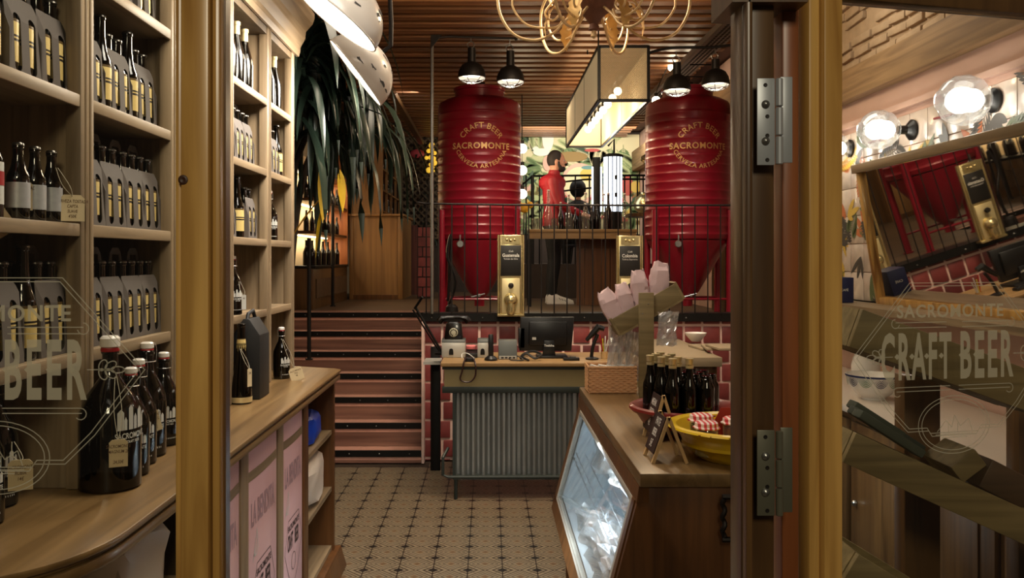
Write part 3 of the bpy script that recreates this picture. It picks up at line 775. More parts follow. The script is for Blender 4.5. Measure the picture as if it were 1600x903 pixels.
blob('plastic_bag', (-.93, 4.06, .721), (.11,.17,.075), M['blue_bright'], 'bright blue wrapped bag on the upper shelf of the open counter end', 'bag', seed=4)
blob('paper_bundle', (-.95, 3.90, .721), (.08,.07,.10), M['white_print'], 'white packet on the upper open shelf beside the blue bag', 'packet', seed=5)
blob('white_bag', (-.93, 4.02, .431), (.12,.22,.125), M['marble'], 'bulging white plastic bag on the middle shelf of the open counter end', 'bag', seed=6)
blob('paper_bag', (-.93, 2.08, .741), (.10,.17,.105), M['marble'], 'crumpled white paper bag under the near end of the left worktop', 'bag', seed=9)
tag(obj('bag_shelf', MB().box(-1.19, -.82, 1.92, 2.30, .71, .74), M['oak_y'], None, (-1,2.1,.7)), 'short oak shelf under the near end of the left worktop', 'shelf')

# ------------------------------------------------------------------ bottles
def bottle_mesh(r, h, neck, sh, nr=.0135):   # neck length, shoulder height
    b = h-neck-sh
    return [(r*.9,0),(r,.004),(r,b),(r*.96,b+sh*.25),(r*.72,b+sh*.62),(nr*1.25,b+sh),(nr,b+sh+neck*.4),(nr*.98,h-.012),(nr*1.12,h-.010),(nr*1.12,h-.002),(nr,h)]
def proto_bottle(name, r, h, neck, sh, label_z, label_mat_, capkind, lab, cat='bottle', glass='black_glass', grp=None, seg=18, nr=.0135):
    o = obj(name, MB().lathe(bottle_mesh(r,h,neck,sh,nr), seg), M[glass], None, (0,0,-20), world=False, smooth=True)
    tag(o, lab, cat, grp)
    if label_z: obj('label', MB().openlathe([(r+.0006,label_z[0]),(r+.0006,label_z[1])], seg), label_mat_, o, (0,0,0), world=False, smooth=True)
    if capkind == 'crown': obj('cap', MB().lathe([(nr*1.2,h-.004),(nr*1.15,h),(nr*.9,h+.003),(0,h+.003)], 14), M['cap'], o, (0,0,0), world=False, smooth=True)
    if capkind == 'foil':
        obj('foil_capsule', MB().lathe([(nr*1.1,h-neck*.75),(nr*1.08,h-.014),(nr*1.25,h-.012),(nr*1.25,h+.001),(0,h+.002)], 14), M['foil'], o, (0,0,0), world=False, smooth=True)
    if capkind == 'swing':
        obj('stopper', MB().lathe([(nr*.9,h+.004),(nr*1.05,h+.007),(nr*1.05,h+.018),(nr*.8,h+.021),(0,h+.021)], 14), M['white_cap'], o, (0,0,0), world=False, smooth=True)
        obj('seal', MB().lathe([(nr*1.0,h+.0005),(nr*1.04,h+.001),(nr*1.0,h+.004),(0,h+.004)], 14), M['red_rubber'], o, (0,0,0), world=False, smooth=True)
        w = MB().tube([(0,-nr*1.3,h+.018),(0,-nr*1.5,h),(0,-nr*1.4,h-neck*.5)], .0011, 5).tube([(0,nr*1.3,h+.018),(0,nr*1.5,h),(0,nr*1.4,h-neck*.5)], .0011, 5)
        w.tube([(nr*1.35*math.cos(a),nr*1.35*math.sin(a),h-neck*.5) for a in [i*PI/6 for i in range(13)]], .0011, 5)
        obj('wire', w, M['steel'], o, (0,0,0), world=False)
    return o
PB = proto_bottle('beer_bottle', .0285, .222, .065, .045, (.03,.125), M['label'], 'crown', 'proto')
PT = proto_bottle('tall_beer_bottle', .029, .262, .085, .05, (.03,.125), M['label'], 'crown', 'proto')
PS = proto_bottle('small_beer_bottle', .024, .172, .045, .035, (.028,.085), M['silver_label'], 'crown', 'proto', nr=.011)
PW = proto_bottle('wine_bottle', .036, .265, .07, .09, None, None, 'foil', 'proto')
PG = proto_bottle('growler_bottle', .046, .262, .055, .075, None, None, 'swing', 'proto', seg=24, nr=.0155)
# white castle print for the growlers, wrapped on the glass, facing +x
def wrap_print(mb, r, d=.0008):
    for i, p in enumerate(mb.v):
        a = p.y/r; mb.v[i] = Vector(((r+d)*math.cos(a), (r+d)*math.sin(a), p.z))
    return mb
def castle_print(r, z0, s, a0=0.0, word='SACROMONTE'):
    mb = MB(); o = Vector((0, a0*r, z0))
    u, v, n = (0,1,0), (0,0,1), (1,0,0)
    for (x, w_, h_) in ((-.9,.34,.9),(-.55,.16,.5),(-.3,.26,1.1),(.02,.2,.62),(.3,.36,.95),(.72,.3,.6)):
        mb.add([o+Vector((0,(x)*s,0)), o+Vector((0,(x+w_)*s,0)), o+Vector((0,(x+w_)*s,h_*s)), o+Vector((0,(x+w_*.5)*s,(h_+.18)*s)), o+Vector((0,x*s,h_*s))], [(0,1,2,3,4)])
    put_text(mb, word, s*.42, o+Vector((0,0,-s*.32)), u, v, n, 0, sx=.72, bold=.02)
    put_text(mb, 'CRAFT BEER', s*.2, o+Vector((0,0,-s*.62)), u, v, n, 0, sx=.8, bold=.02)
    return wrap_print(mb, r)
obj('castle_print', castle_print(.046, .085, .030), M['white_print'], PG, (0,0,0), world=False)
bmx = MB()
for i in range(9): bmx.add([Vector((0,-.02+i*.005,.022)),Vector((0,-.018+i*.005,.022)),Vector((0,-.018+i*.005,.026)),Vector((0,-.02+i*.005,.026))],[(0,1,2,3)])
obj('base_print', wrap_print(bmx,.046), M['white_print'], PG, (0,0,0), world=False)
protos_used = set()
def place(p, x, y, z, label, group=None, rz=0.0, scale=None):
    if p.name not in protos_used:
        protos_used.add(p.name)
        if p.name not in KIDS: KIDS[p.name] = [(c, kids(c)) for c in kids(p)]
        p.location = (x,y,z); p.rotation_euler = (0,0,rz); p['label'] = label
        if scale: p.scale = (scale,)*3
        if group: p['group'] = group
        return p
    return copy_tree(p, (x,y,z), (0,0,rz), label, group, (scale,)*3 if scale else None)
# four-bottle carrier
def capsule(cx, y0, y1, w, n=8):
    r = w/2
    return [(cx+r*math.cos(a), y0+r+r*math.sin(a)) for a in [PI+PI*i/n for i in range(n+1)]]+[(cx+r*math.cos(a), y1-r+r*math.sin(a)) for a in [PI*i/n for i in range(n+1)]]
CW = .132; CD = .126; CH = .182
pk = bpy.data.objects.new('bottle_carrier', None); COL.objects.link(pk); tag(pk, 'proto', 'carton')
fv, ff = holed([(-CW/2,0),(CW/2,0),(CW/2,.158),(CW/2-.006,.172),(CW/2-.014,CH),(-CW/2+.006,CH),(-CW/2,.176)], [capsule(-.031,.010,.142,.029), capsule(.031,.010,.142,.029)], .0016)
for s in (1,-1):
    mb = MB(); mb.add([Vector((s*(CD/2-.0-max(0,p.y-.11)*.25)+p.z, p.x, p.y)) for p in fv], ff)
    obj('front_panel' if s > 0 else 'rear_panel', mb, M['carton'], pk, (0,0,0), world=False)
for s in (1,-1):
    obj('end_panel', MB().prism([(-CD/2,0),(CD/2,0),(CD/2,.10),(CD/2-.02,.155),(-CD/2+.02,.155),(-CD/2,.10)], (0,s*(CW/2-.001),0), (1,0,0), (0,0,1), (0,s,0), .0016), M['carton'], pk, (0,0,0), world=False)
obj('base_panel', MB().box(-CD/2+.002, CD/2-.002, -CW/2+.002, CW/2-.002, .0005, .0018), M['carton'], pk, (0,0,0), world=False)
hv, hf = holed([(-CW/2+.004,.02),(CW/2-.004,.02),(CW/2-.004,.17),(CW/2-.03,.25),(CW/2-.045,.265),(-CW/2+.045,.265),(-CW/2+.03,.25),(-CW/2+.004,.17)], [[(-.022,.225),(.022,.225),(.022,.245),(-.022,.245)]], .0018)
obj('handle_panel', MB().add([Vector((p.z, p.x, p.y)) for p in hv], hf), M['carton'], pk, (0,0,0), world=False)
KIDS['bottle_carrier'] = [(c, []) for c in kids(pk)]
NPK = 0
bays = ['nearest bay', 'second bay', 'third bay', 'fourth bay', 'farthest bay']
PKN = ['first','second','third','fourth']
def row(bay, shelf, items, lvl):
    pi = -1
    """items: (kind, y, x-offset)"""
    z = SH[shelf] if shelf >= 0 else CZ
    z += .0006
    for it in items:
        k, y = it[0], it[1]
        if k == 'pack':
            pi += 1; lab = it[2]; p = pk if 'bottle_carrier' not in protos_used else None
            xc = XF-.035-CD/2
            if p: protos_used.add('bottle_carrier'); p.location = (xc,y,z); p['label'] = lab; p['group'] = 'grey bottle carriers on the cabinet shelves'
            else: copy_tree(pk, (xc,y,z), None, lab, 'grey bottle carriers on the cabinet shelves')
            for dx in (1,-1):
                for dy in (-.031,.031):
                    if dx < 0 and len(it) < 4: 
                        pass
                    place(PB, xc+dx*.031, y+dy, z+.002, '%s %s beer bottle in the %s carrier, %s, %s' % ('front' if dx > 0 else 'rear', 'left' if dy < 0 else 'right', PKN[pi], lvl, bays[bay]), 'bottles in carriers, %s, %s' % (lvl, bays[bay]), random.uniform(-.2,.2))
        elif k == 'tall': place(PT, XF-.060, y, z, it[2], None, random.uniform(-.3,.3))
        elif k == 'small': place(PS, XF-.045, y, z, it[2], None, random.uniform(-.2,.2))
        elif k == 'wine': place(PW, XF-.05+(it[3] if len(it)>3 else 0), y, z, it[2], None)
        elif k == 'growler': place(PG, it[3], y, z, it[2], None, it[4] if len(it)>4 else 0, it[5] if len(it)>5 else None)
ordn = ['first','second','third','fourth']
def packs(ys, bay, lvl, notes=None):
    return [('pack', y, 'grey bottle carrier, %s from the left, %s, %s' % (ordn[i], lvl, bays[bay])) for i, y in enumerate(ys)]
L3, L2, L1, L0 = 'top shelf', 'upper middle shelf', 'middle shelf', 'lowest shelf'
row(0, 3, packs([1.88, 2.02], 0, L3), L3)
row(0, 2, packs([1.935-.02, 2.02+.01+.02], 0, L2)+[('tall', 1.80, 'tall gold-labelled bottle at the far left edge of the nearest bay')], L2)
row(0, 0, packs([1.84, 2.045], 0, L0)+[('tall', 1.945, 'tall dark bottle between the two carriers on the lowest shelf of the nearest bay')], L0)
row(1, 3, packs([2.26, 2.42, 2.59], 1, L3), L3)
row(1, 2, packs([2.245, 2.42, 2.60], 1, L2)+[('tall', 2.333, 'tall gold-labelled bottle left of the middle carrier, second bay, upper middle shelf'),('tall', 2.509, 'tall gold-labelled bottle right of the middle carrier, second bay, upper middle shelf')], L2)
row(1, 1, packs([2.245,2.379,2.513,2.647-.012], 1, L1), L1)
row(1, 0, packs([2.245,2.379,2.513,2.635], 1, L0), L0)
row(3, 2, packs([3.44,3.576,3.712], 3, L2), L2)
row(3, 1, packs([3.44,3.755], 3, L1)+[('tall', 3.60, 'tall bottle with a wide gold band between two carriers in the fourth bay')], L1)
row(4, 2, packs([4.03,4.167], 4, L2)+[('tall', 4.27, 'tall labelled bottle right of the carriers in the farthest bay')], L2)
row(3, 3, [('wine', 3.45, 'gold-topped wine bottle, leftmost of three on the top shelf of the fourth bay'),('wine', 3.56, 'gold-topped wine bottle, middle of three on the top shelf of the fourth bay'),('wine', 3.68, 'gold-topped wine bottle, rightmost of three on the top shelf of the fourth bay')], L3)
row(4, 3, [('wine', 4.06, 'gold-topped wine bottle, left of two on the top shelf of the farthest bay'),('wine', 4.18, 'gold-topped wine bottle, right of two on the top shelf of the farthest bay')], L3)
row(0, 1, [('small', 1.97, 'small silver-labelled bottle, second from the right stile in the nearest bay'),('small', 2.045, 'small silver-labelled bottle beside the right stile of the nearest bay'),('small', 1.90, 'small silver-labelled bottle behind the cream tag in the nearest bay')], L1)
rbt = obj('red_capped_bottle', MB().lathe(bottle_mesh(.029,.225,.06,.05), 18), M['black_glass'], None, (XF-.05, 1.795, SH[1]+.0006), world=False, smooth=True)
tag(rbt, 'dark bottle with red foil top and red label in the nearest bay', 'bottle')
obj('foil_capsule', MB().lathe([(.0165,.165),(.0165,.222),(.015,.226),(0,.226)], 14), M['red_rubber'], rbt, (0,0,0), world=False, smooth=True)
obj('label', MB().openlathe([(.0297,.03),(.0297,.12)], 18), M['white_print'], rbt, (0,0,0), world=False, smooth=True)
obj('label_red_mark', MB().openlathe([(.0303,.07),(.0303,.10)], 18), M['red_rubber'], rbt, (0,0,0), world=False, smooth=True)
row(4, 1, [('growler', 4.11, 'round dark bottle with white castle print on the middle shelf of the farthest bay', XF-.055, -.75, .86)], L1)
row(3, 0, [('growler', 3.52, 'dark bottle with a small tag on the lowest shelf of the fourth bay', XF-.055, -.7, .86)], L0)
# counter: the big jug, the small ones
for (xx, bx, by, sc_, rz, lb) in ((205,752,2.255,1.0,-.95,'swing-top growler with white castle print, nearest of the four beside the big jug'),(217,735,2.375,1.03,-.9,'swing-top growler, second of the four beside the big jug'),(230,720,2.475,1.16,-.9,'tallest of the four castle-print growlers, wearing a cream tag'),(256,706,2.62,1.0,-.85,'swing-top growler, farthest of the four, close to the door post')):
    X = (xx-VX)*by/FPX
    row(1, -1, [('growler', by, lb, X, rz, sc_)], '')
Jx, Jy = (172-VX)*2.13/FPX, 2.13
jug = obj('growler_jug', MB().lathe(bottle_mesh(.074,.345,.07,.11,.019), 32), M['black_glass'], None, (Jx, Jy, CZ+.0006), world=False, smooth=True)
tag(jug, 'largest black swing-top beer jug on the left worktop, with string and cream tag', 'bottle')
obj('stopper', MB().lathe([(.020,.349),(.024,.352),(.024,.372),(.019,.378),(0,.378)], 18), M['white_cap'], jug, (0,0,0), world=False, smooth=True)
obj('seal', MB().lathe([(.021,.338),(.0225,.342),(.021,.349),(0,.349)], 18), M['red_rubber'], jug, (0,0,0), world=False, smooth=True)
obj('castle_print', castle_print(.074, .15, .048), M['white_print'], jug, (0,0,0), world=False).rotation_euler = (0,0,-.35)
# bottles in the dark at the near end
for i, (x, y, s) in enumerate(((-1.06,1.70,1.0),(-1.10,1.83,1.05),(-1.15,1.97,1.1))):
    place(PG, x, y, CZ+.0006, ['dark swing-top growler nearest the camera on the left worktop','dark swing-top growler second from the near end of the left worktop','dark swing-top growler just left of the big jug'][i], None, -.6, s)
# slender tagged bottle, gift box, printed bottle further along
sb_ = obj('slender_bottle', MB().lathe([(.040,0),(.042,.004),(.042,.03),(.037,.10),(.022,.19),(.0155,.26),(.0155,.30),(.017,.302),(.017,.312),(.014,.314)], 24), M['black_glass'], None, ((377-VX)*3.36/FPX, 3.36, CZ+.0006), world=False, smooth=True)
tag(sb_, 'slender tapering dark bottle with gold base ring and string tag on the worktop', 'bottle')
obj('gold_ring', MB().openlathe([(.0426,.005),(.0426,.026)], 24), M['foil'], sb_, (0,0,0), world=False, smooth=True)
obj('neck_label', MB().openlathe([(.0205,.205),(.0165,.255)], 16), M['label'], sb_, (0,0,0), world=False, smooth=True)
gb = thing('gift_box', 'tall black gift carrier box with handle behind the slender bottle', 'box', (-.985, 3.52, CZ+.0006))
obj('body', MB().prism([(-.055,0),(.055,0),(.055,.26),(.012,.325),(-.012,.325),(-.055,.26)], (-.985,3.44,CZ+.001), (1,0,0), (0,0,1), (0,1,0), .15), M['carton_dark'], gb, bevel=.002)
obj('handle', MB().tube([(-.985,3.45,CZ+.31),(-.985,3.47,CZ+.345),(-.985,3.54,CZ+.355),(-.985,3.58,CZ+.31)], .008, 8), M['carton_dark'], gb, smooth=True)
place(PG, (440-VX)*4.05/FPX, 4.05, CZ+.0006, 'printed growler with cream tag at the far end of the left worktop', None, -.8, .86)

# ------------------------------------------------------------------ tags on strings
def price_tag(c, w, h, lines, label, face=(1,-1.2,0), knot=None, tilt=0.0, matk='tagcard'):
    c = Vector(c); n = Vector(face).normalized(); u = n.cross(Vector((0,0,1)))*-1; u.normalize()
    u = Vector((0,0,1)).cross(n).normalized()
    v = Vector((0,0,1)); ct_, s_ = math.cos(tilt), math.sin(tilt); u, v = u*ct_+v*s_, v*ct_-u*s_
    t = thing('price_tag', label, 'tag', c)
    k = w*.16
    mb = MB().prism([(-w/2,-h/2),(w/2,-h/2),(w/2,h/2-k),(w/2-k,h/2),(-w/2+k,h/2),(-w/2,h/2-k)], c-n*.0008, u, v, n, .0016)
    obj('card', mb, M[matk], t)
    mb = MB()
    for i, ln in enumerate(lines):
        put_text(mb, ln, h*.17, c+v*(h*.25-h*.19*i), u, v, n, .0012, sx=.72, bold=.01, shear=.15)
    obj('handwriting', mb, M['ink'], t)
    top = c+v*(h/2-.004)
    kn = Vector(knot)
    mid = (top+kn)/2
    obj('string', MB().tube(smoothpath([top+n*.001, mid+u*.010+n*.004-v*.01, kn],5), .0009, 5).tube(smoothpath([top+n*.001, mid-u*.008+n*.005-v*.006, kn-u*.004],5), .0009, 5), M['string'], t)
    return t
TX = XF-.006
price_tag(px(113,325,2.06)+Vector((.0,0,0)), .056, .064, ['CERVEZA TOSTADA','CAPTA','SUAVE','4\'50€'], 'cream handwritten price tag hanging before the right stile of the nearest bay', knot=px(90,262,2.03))
price_tag(px(31,305,1.93), .052, .068, ['CERVEZA TOSTADA','RUBIA','SUAVE','4\'50€'], 'cream handwritten tag hanging between the small silver-labelled bottles', knot=px(20,262,1.90))
price_tag(px(-2,342,1.86), .045, .075, ['CERVEZA','4\'50€'], 'slanted cream tag at the left picture edge, below the shelf lip', knot=px(-14,300,1.85), tilt=.6)
price_tag(px(185,708,2.05), .042, .066, ['SACROMONTE','MAGNUM 2L','','24,50€'], 'cream tag hanging on the largest jug on the left worktop', knot=(Jx+.03, Jy-.03, CZ+.28), face=(.6,-1.4,0))
price_tag(px(240,657,2.40), .036, .062, ['SACROMONTE','RUBIA 1L','','14€'], 'tilted cream tag on the tallest castle-print growler', knot=px(232,620,2.44), face=(.7,-1.4,0), tilt=.25)
price_tag(px(390,590,3.31), .022, .07, ['25€'], 'narrow tag hanging off the slender bottle with the gold ring', knot=px(376,545,3.33), face=(1,-.6,0))
price_tag(px(463,584,3.98), .062, .062, ['SACROMONTE','75CL','9€'], 'cream tag on the printed growler at the far end of the worktop', knot=px(442,530,4.0), face=(.4,-1.4,0), tilt=.3)
price_tag(px(381,472,3.46), .018, .06, ['9€'], 'small white tag on the bottle on the lowest shelf of the fourth bay', knot=px(375,440,3.47), face=(.6,-1.2,0), matk='white_print')
price_tag(px(32,742,1.72), .045, .062, ['SACROMONTE','RUBIA','14€'], 'cream tag low in the dark at the near end of the worktop', knot=px(22,690,1.74), face=(.6,-1.4,0))
# ------------------------------------------------------------------ right: refrigerated counter
RZ = .95; RX0, RX1 = .455, 1.04; RY0, RY1 = 2.556, 4.27
rc = thing('display_counter', 'dark wooden counter with a sloping lit glass case facing the aisle', 'counter', (.75, 3.4, 0))
obj('top_board', MB().box(RX0, RX1, RY0, RY1, RZ-.042, RZ), M['counter_y'], rc, bevel=.004)
gt = (.445,.86); gb_ = (.334,.446)
Yn, Yf = 2.636, 4.14
obj('apron', MB().prism([(RX0-.001,RZ-.043),(RX0+.03,RZ-.043),(RX0+.03,.858),(.447,.858)], (0,RY0+.012,0), (1,0,0), (0,0,1), (0,1,0), RY1-RY0-.02), M['counter_z'], rc)
sidep = [(RX1-.01,.0),(RX1-.01,RZ-.043),(RX0+.002,RZ-.043),(gt[0]+.004,.86),(gb_[0]+.002,.43),(gb_[0]-.004,.36),(gb_[0]+.05,.34),(gb_[0]+.05,0)]
obj('near_side_panel', MB().prism(sidep, (0,RY0+.015,0), (1,0,0), (0,0,1), (0,1,0), .022), M['counter_z'], rc, bevel=.002)
obj('far_side_panel', MB().prism(sidep, (0,RY1-.045,0), (1,0,0), (0,0,1), (0,1,0), .022), M['counter_z'], rc)
# frame round the glass
def slope(z): return gb_[0]+(gt[0]-gb_[0])*(z-gb_[1])/(gt[1]-gb_[1])
fr = MB()
dx = Vector((gt[0]-gb_[0],0,gt[1]-gb_[1])).normalized(); nx = Vector((-dx.z,0,dx.x))
def fb(y0, y1, z0, z1, m=None, t=.016):
    m = m or MB()
    a = Vector((slope(z0),y0,z0)); b = Vector((slope(z1),y0,z1))
    m.prism([(0,0),((b-a).length,0),((b-a).length,-t),(0,-t)], a, dx, -nx*-1, (0,1,0), y1-y0); return m
obj('wooden_frame', fb(RY0+.038, Yn-.001, .40, .86), M['counter_z'], rc)
obj('wooden_frame', fb(Yf+.001, RY1-.05, .40, .86), M['counter_z'], rc)
obj('bottom_rail', fb(RY0+.038, RY1-.05, .36, .425), M['counter_z'], rc)
wtrim = mat('pale_gasket', (176,170,158), .5)
mb = fb(Yn, Yn+.022, .426, .858, None, .02); fb(Yf-.022, Yf, .426, .858, mb, .02); fb(Yn+.022, Yf-.022, .426, .446, mb, .02); fb(Yn+.022,Yf-.022,.842,.858, mb,.02)
obj('gasket', mb, wtrim, rc)
obj('glass', fb(Yn+.02, Yf-.02, .44, .85, None, .004), M['case_glass'], rc)
white_in = mat('case_liner', (206,214,217), .35)
lp = [(slope(.435)+.022,.435),(slope(.88)+.03,.885),(RX1-.06,.885),(RX1-.06,.435)]
li = MB().box(.36,RX1-.05,Yn+.02,Yf-.02,.425,.435).box(RX1-.06,RX1-.05,Yn+.02,Yf-.02,.435,.885).box(.49,RX1-.05,Yn+.02,Yf-.02,.886,.895)
li.prism(lp,(0,Yf-.03,0),(1,0,0),(0,0,1),(0,1,0),.008).prism(lp,(0,Yn+.022,0),(1,0,0),(0,0,1),(0,1,0),.008)
obj('liner', li, white_in, rc)
rk = MB()
for i in range(14): rk.tube([(.42+i*.042,Yn+.04,.66),(.42+i*.042,Yf-.04,.66)], .0025, 5)
rk.tube([(.40,Yn+.04,.657),(.40,Yf-.04,.657)],.003,5).tube([(.98,Yn+.04,.657),(.98,Yf-.04,.657)],.003,5)
obj('wire_rack', rk, M['steel'], rc)
obj('led_strip', MB().box(.50,.53,Yn+.06,Yf-.06,.872,.882), mat('case_led', (220,238,255), em=14, emc=(215,236,255)), rc)
area('case_light', (.53, (Yn+Yf)/2, .868), (.60,(Yn+Yf)/2,.4), .08, Yf-Yn-.15, 22, COOL)
obj('kickboard', MB().box(.40, RX1-.02, RY0+.04, RY1-.05, 0, .34), M['counter_z'], rc)
# handle on the near side
hx_, hy = px(1128,0,2.55).x, RY0+.015
hp = MB()
z0, z1 = px(0,838,2.56).z, px(0,772,2.56).z
tw_ = [(hx_+.004*math.cos(i*1.1), hy-.04+.004*math.sin(i*1.1), z0+.006+(z1-z0-.012)*i/16) for i in range(17)]
hp.tube(tw_, .0075, 8).tube([(hx_-.004,hy-.04,z1),(hx_+.045,hy-.042,z1)], .0085, 8).tube([(hx_-.004,hy-.04,z0),(hx_+.045,hy-.042,z0)], .0085, 8)
hp.tube([(hx_+.045,hy-.042,z1),(hx_+.045,hy,z1)], .008, 8).tube([(hx_+.045,hy-.042,z0),(hx_+.045,hy,z0)], .008, 8)
obj('twisted_handle', hp, M['iron'], rc, smooth=True)
# food in the case
plate_p = [(0,.004),(.05,.004),(.085,.012),(.11,.024),(.112,.021),(.085,.006),(.05,0),(0,0)]
def plate(c, s, label, blue=False):
    o = obj('plate', MB().lathe([(r*s,z*s) for r,z in plate_p], 28), M['white_cap'], None, c, world=False, smooth=True)
    tag(o, label, 'plate')
    if blue: obj('blue_rim', MB().lathe([(.108*s,.0245*s),(.098*s,.0195*s)], 28), M['blue'], o, (0,0,0), world=False)
    return o
plate((.62, 3.45, .664), 1.2, 'white plate on the wire rack of the glass case, farther one')
plate((.62, 3.05, .664), 1.15, 'white plate piled with wrapped bread in the middle of the glass case')
plate((.53, 2.78, .664), .75, 'white plate with a blue rim near the close end of the glass case', True)
ck = M['cello']
def cello(c, s, seed, label, cat='wrapped food', inner=True):
    o = blob('wrapped_loaf', c, s, M['white_print'] if not inner else mat('pale_dough', (222,206,196), .7, noise=.15, nscale=20), label, cat, seed=seed, wr=.35)
    w = blob('cellophane_wrap', (0,0,0), (s[0]*1.12,s[1]*1.12,s[2]*1.15), ck, None, None, seed=seed+40, wr=.9, sm=False)
    w.parent = o; w.location = (0,0,.004)
    return o
cello((.62,3.45,.672),(.085,.10,.045),21,'cellophane-wrapped pastries heaped on the farther white plate')
cello((.61,3.05,.672),(.09,.11,.05),22,'cellophane-wrapped bread heaped on the middle white plate')
cello((.57,3.75,.66),(.07,.08,.07),23,'clear wrapped packet at the far end of the rack, by the dark liner')
cello((.46,3.22,.436),(.06,.12,.055),24,'wrapped pastries on the case floor, middle of the row')
cello((.47,2.93,.436),(.07,.12,.06),25,'wrapped pink meat on the case floor at the near end')
cello((.46,3.55,.436),(.06,.12,.045),26,'wrapped packet on the case floor, far end of the row')
cello((.64,2.80,.436),(.08,.12,.075),27,'large wrapped packet on the case floor behind the pink meat')

# ------------------------------------------------------------------ on the right counter
# wicker basket with bags
bk = thing('wicker_basket', 'rectangular wicker basket holding clear bags at the far end of the counter', 'basket', (.615, 4.14, RZ))
bx0, bx1 = px(920,0,4.10).x, px(992,0,4.10).x; by0, by1 = 4.07, 4.23; bz1 = px(0,574,4.07).z
o_ = []; i_ = []
mb = MB(); N_ = 60
def rr(t):   # rectangle path
    P = [(bx0,by0),(bx1,by0),(bx1,by1),(bx0,by1)]; q = t*4; i = int(q) % 4; f = q-int(q); a, b = P[i], P[(i+1)%4]
    return a[0]+(b[0]-a[0])*f, a[1]+(b[1]-a[1])*f
nr_ = 13
for r_ in range(nr_):
    z = RZ+.006+(bz1-RZ-.012)*r_/(nr_-1)
    pts = []
    for k in range(48):
        x, y = rr(k/48); cx, cy = (bx0+bx1)/2, (by0+by1)/2
        s = 1+.022*(1 if (k+r_) % 2 else -1); pts.append((cx+(x-cx)*s, cy+(y-cy)*s, z))
    pts.append(pts[0]); mb.tube(pts, .0055, 5, caps=False)
obj('weave', mb, M['wicker'], bk, smooth=True)
mb = MB()
for k in range(48):
    x, y = rr(k/48); mb.tube([(x,y,RZ),(x,y,bz1)], .003, 4)
obj('stakes', mb, M['wicker'], bk)
obj('rim', MB().tube([(bx0-.002,by0-.002,bz1),(bx1+.002,by0-.002,bz1),(bx1+.002,by1+.002,bz1),(bx0-.002,by1+.002,bz1),(bx0-.002,by0-.002,bz1)], .006, 6), M['wicker'], bk)
obj('base', MB().box(bx0,bx1,by0,by1,RZ,RZ+.006), M['wicker'], bk)
mb = MB()
for i in range(5): mb.obox((bx0+.03+i*.042, by0+.05+.012*(i%2), bz1-.012), (.045,.05,.03), Matrix.Rotation(.3-.13*i,4,'Y'))
tag(obj('napkin_stack', mb, M['white_print'], None, (.62,4.12,bz1-.02)), 'folded white paper bags filling the wicker basket', 'paper bags')['group'] = 'paper in the basket'
def cbag(c, w, h, seed, label, lean=0):
    rnd = random.Random(seed); mb = MB(); nx_, nz = 7, 10
    for s in (1,-1):
        vs = []
        for j in range(nz+1):
            for i in range(nx_+1):
                u_, t_ = i/nx_-.5, j/nz
                b = .028*math.sin(PI*(u_+.5))*(1-.75*t_)+rnd.uniform(-.004,.006)
                vs.append(Vector(c)+Vector((u_*w*(1-.25*math.sin(PI*t_)*.5)+lean*t_+rnd.uniform(-.004,.004), s*b, t_*h+rnd.uniform(-.005,.005))))
        mb.add(vs, [(j*(nx_+1)+i, j*(nx_+1)+i+1, (j+1)*(nx_+1)+i+1, (j+1)*(nx_+1)+i) for j in range(nz) for i in range(nx_)])
    return tag(obj('cellophane_bag', mb, M['cello'], None, c), label, 'bag')
cbag((px(957,0,4.12).x,4.12,RZ+.05), .075, .27, 1, 'crinkled clear cellophane bag, leftmost standing in the basket', .02)
cbag((px(972,0,4.14).x,4.14,RZ+.05), .07, .26, 2, 'crinkled clear cellophane bag, middle one in the basket', .02)
cbag((px(988,0,4.13).x,4.13,RZ+.05), .07, .24, 3, 'crinkled clear cellophane bag, right one in the basket', 0)
# the wooden stand with a slanting tray
YS = 3.98
def plank(name, p, q, wd, th, Y, parent, matk='grey_plank', m=None):
    mb = MB(); a = px(p[0],p[1],Y); b = px(q[0],q[1],Y); mb.bar(a, b, th, wd, up=(b-a).cross(Vector((0,1,0))))
    return obj(name, mb, M[matk], parent, bevel=.002)
sd = thing('tray_stand', 'weathered plank stand with a slanting tray of pink coffee bags', 'stand', (px(1008,0,YS).x, YS, RZ))
obj('post', MB().box(px(997,0,YS).x, px(1020,0,YS).x, YS-.03, YS-.008, RZ, px(0,457,YS).z), M['grey_plank'], sd, bevel=.002)
mb = MB(); a = px(963,510,YS); b = px(1060,455,YS); d = (b-a).normalized(); n2 = Vector((-d.z,0,d.x))
Mx = Matrix((d, Vector((0,1,0)), n2)).transposed()
cc = (a+b)/2
obj('tray_front', MB().obox(cc+Vector((0,YS-cc.y+.005,0)), ((b-a).length,.016,.078), Mx), M['grey_plank'], sd, bevel=.002)
obj('tray_back', MB().obox(cc+Vector((0,YS-cc.y+.125,0)), ((b-a).length,.012,.078), Mx), M['grey_plank'], sd)
obj('tray_floor', MB().obox(cc-n2*.044+Vector((0,.065,0)), ((b-a).length,.135,.010), Mx), M['grey_plank'], sd)
obj('tray_end', MB().obox(a-d*.006+Vector((0,.065,0)), (.012,.135,.088), Mx), M['grey_plank'], sd)
obj('tray_end', MB().obox(b+d*.006+Vector((0,.065,0)), (.012,.135,.088), Mx), M['grey_plank'], sd)
obj('foot', MB().prism([(-.085,0),(.085,0),(.03,.14),(-.03,.14)], (px(1030,0,YS).x, YS+.01, RZ+.0), (1,0,0), (0,0,1), (0,1,0), .02), M['grey_plank'], sd, bevel=.002)
obj('screw', MB().sphere(px(1013,475,YS-.031),.0028,8,5).sphere(px(1004,490,YS-.031),.0028,8,5), M['galv'], sd)
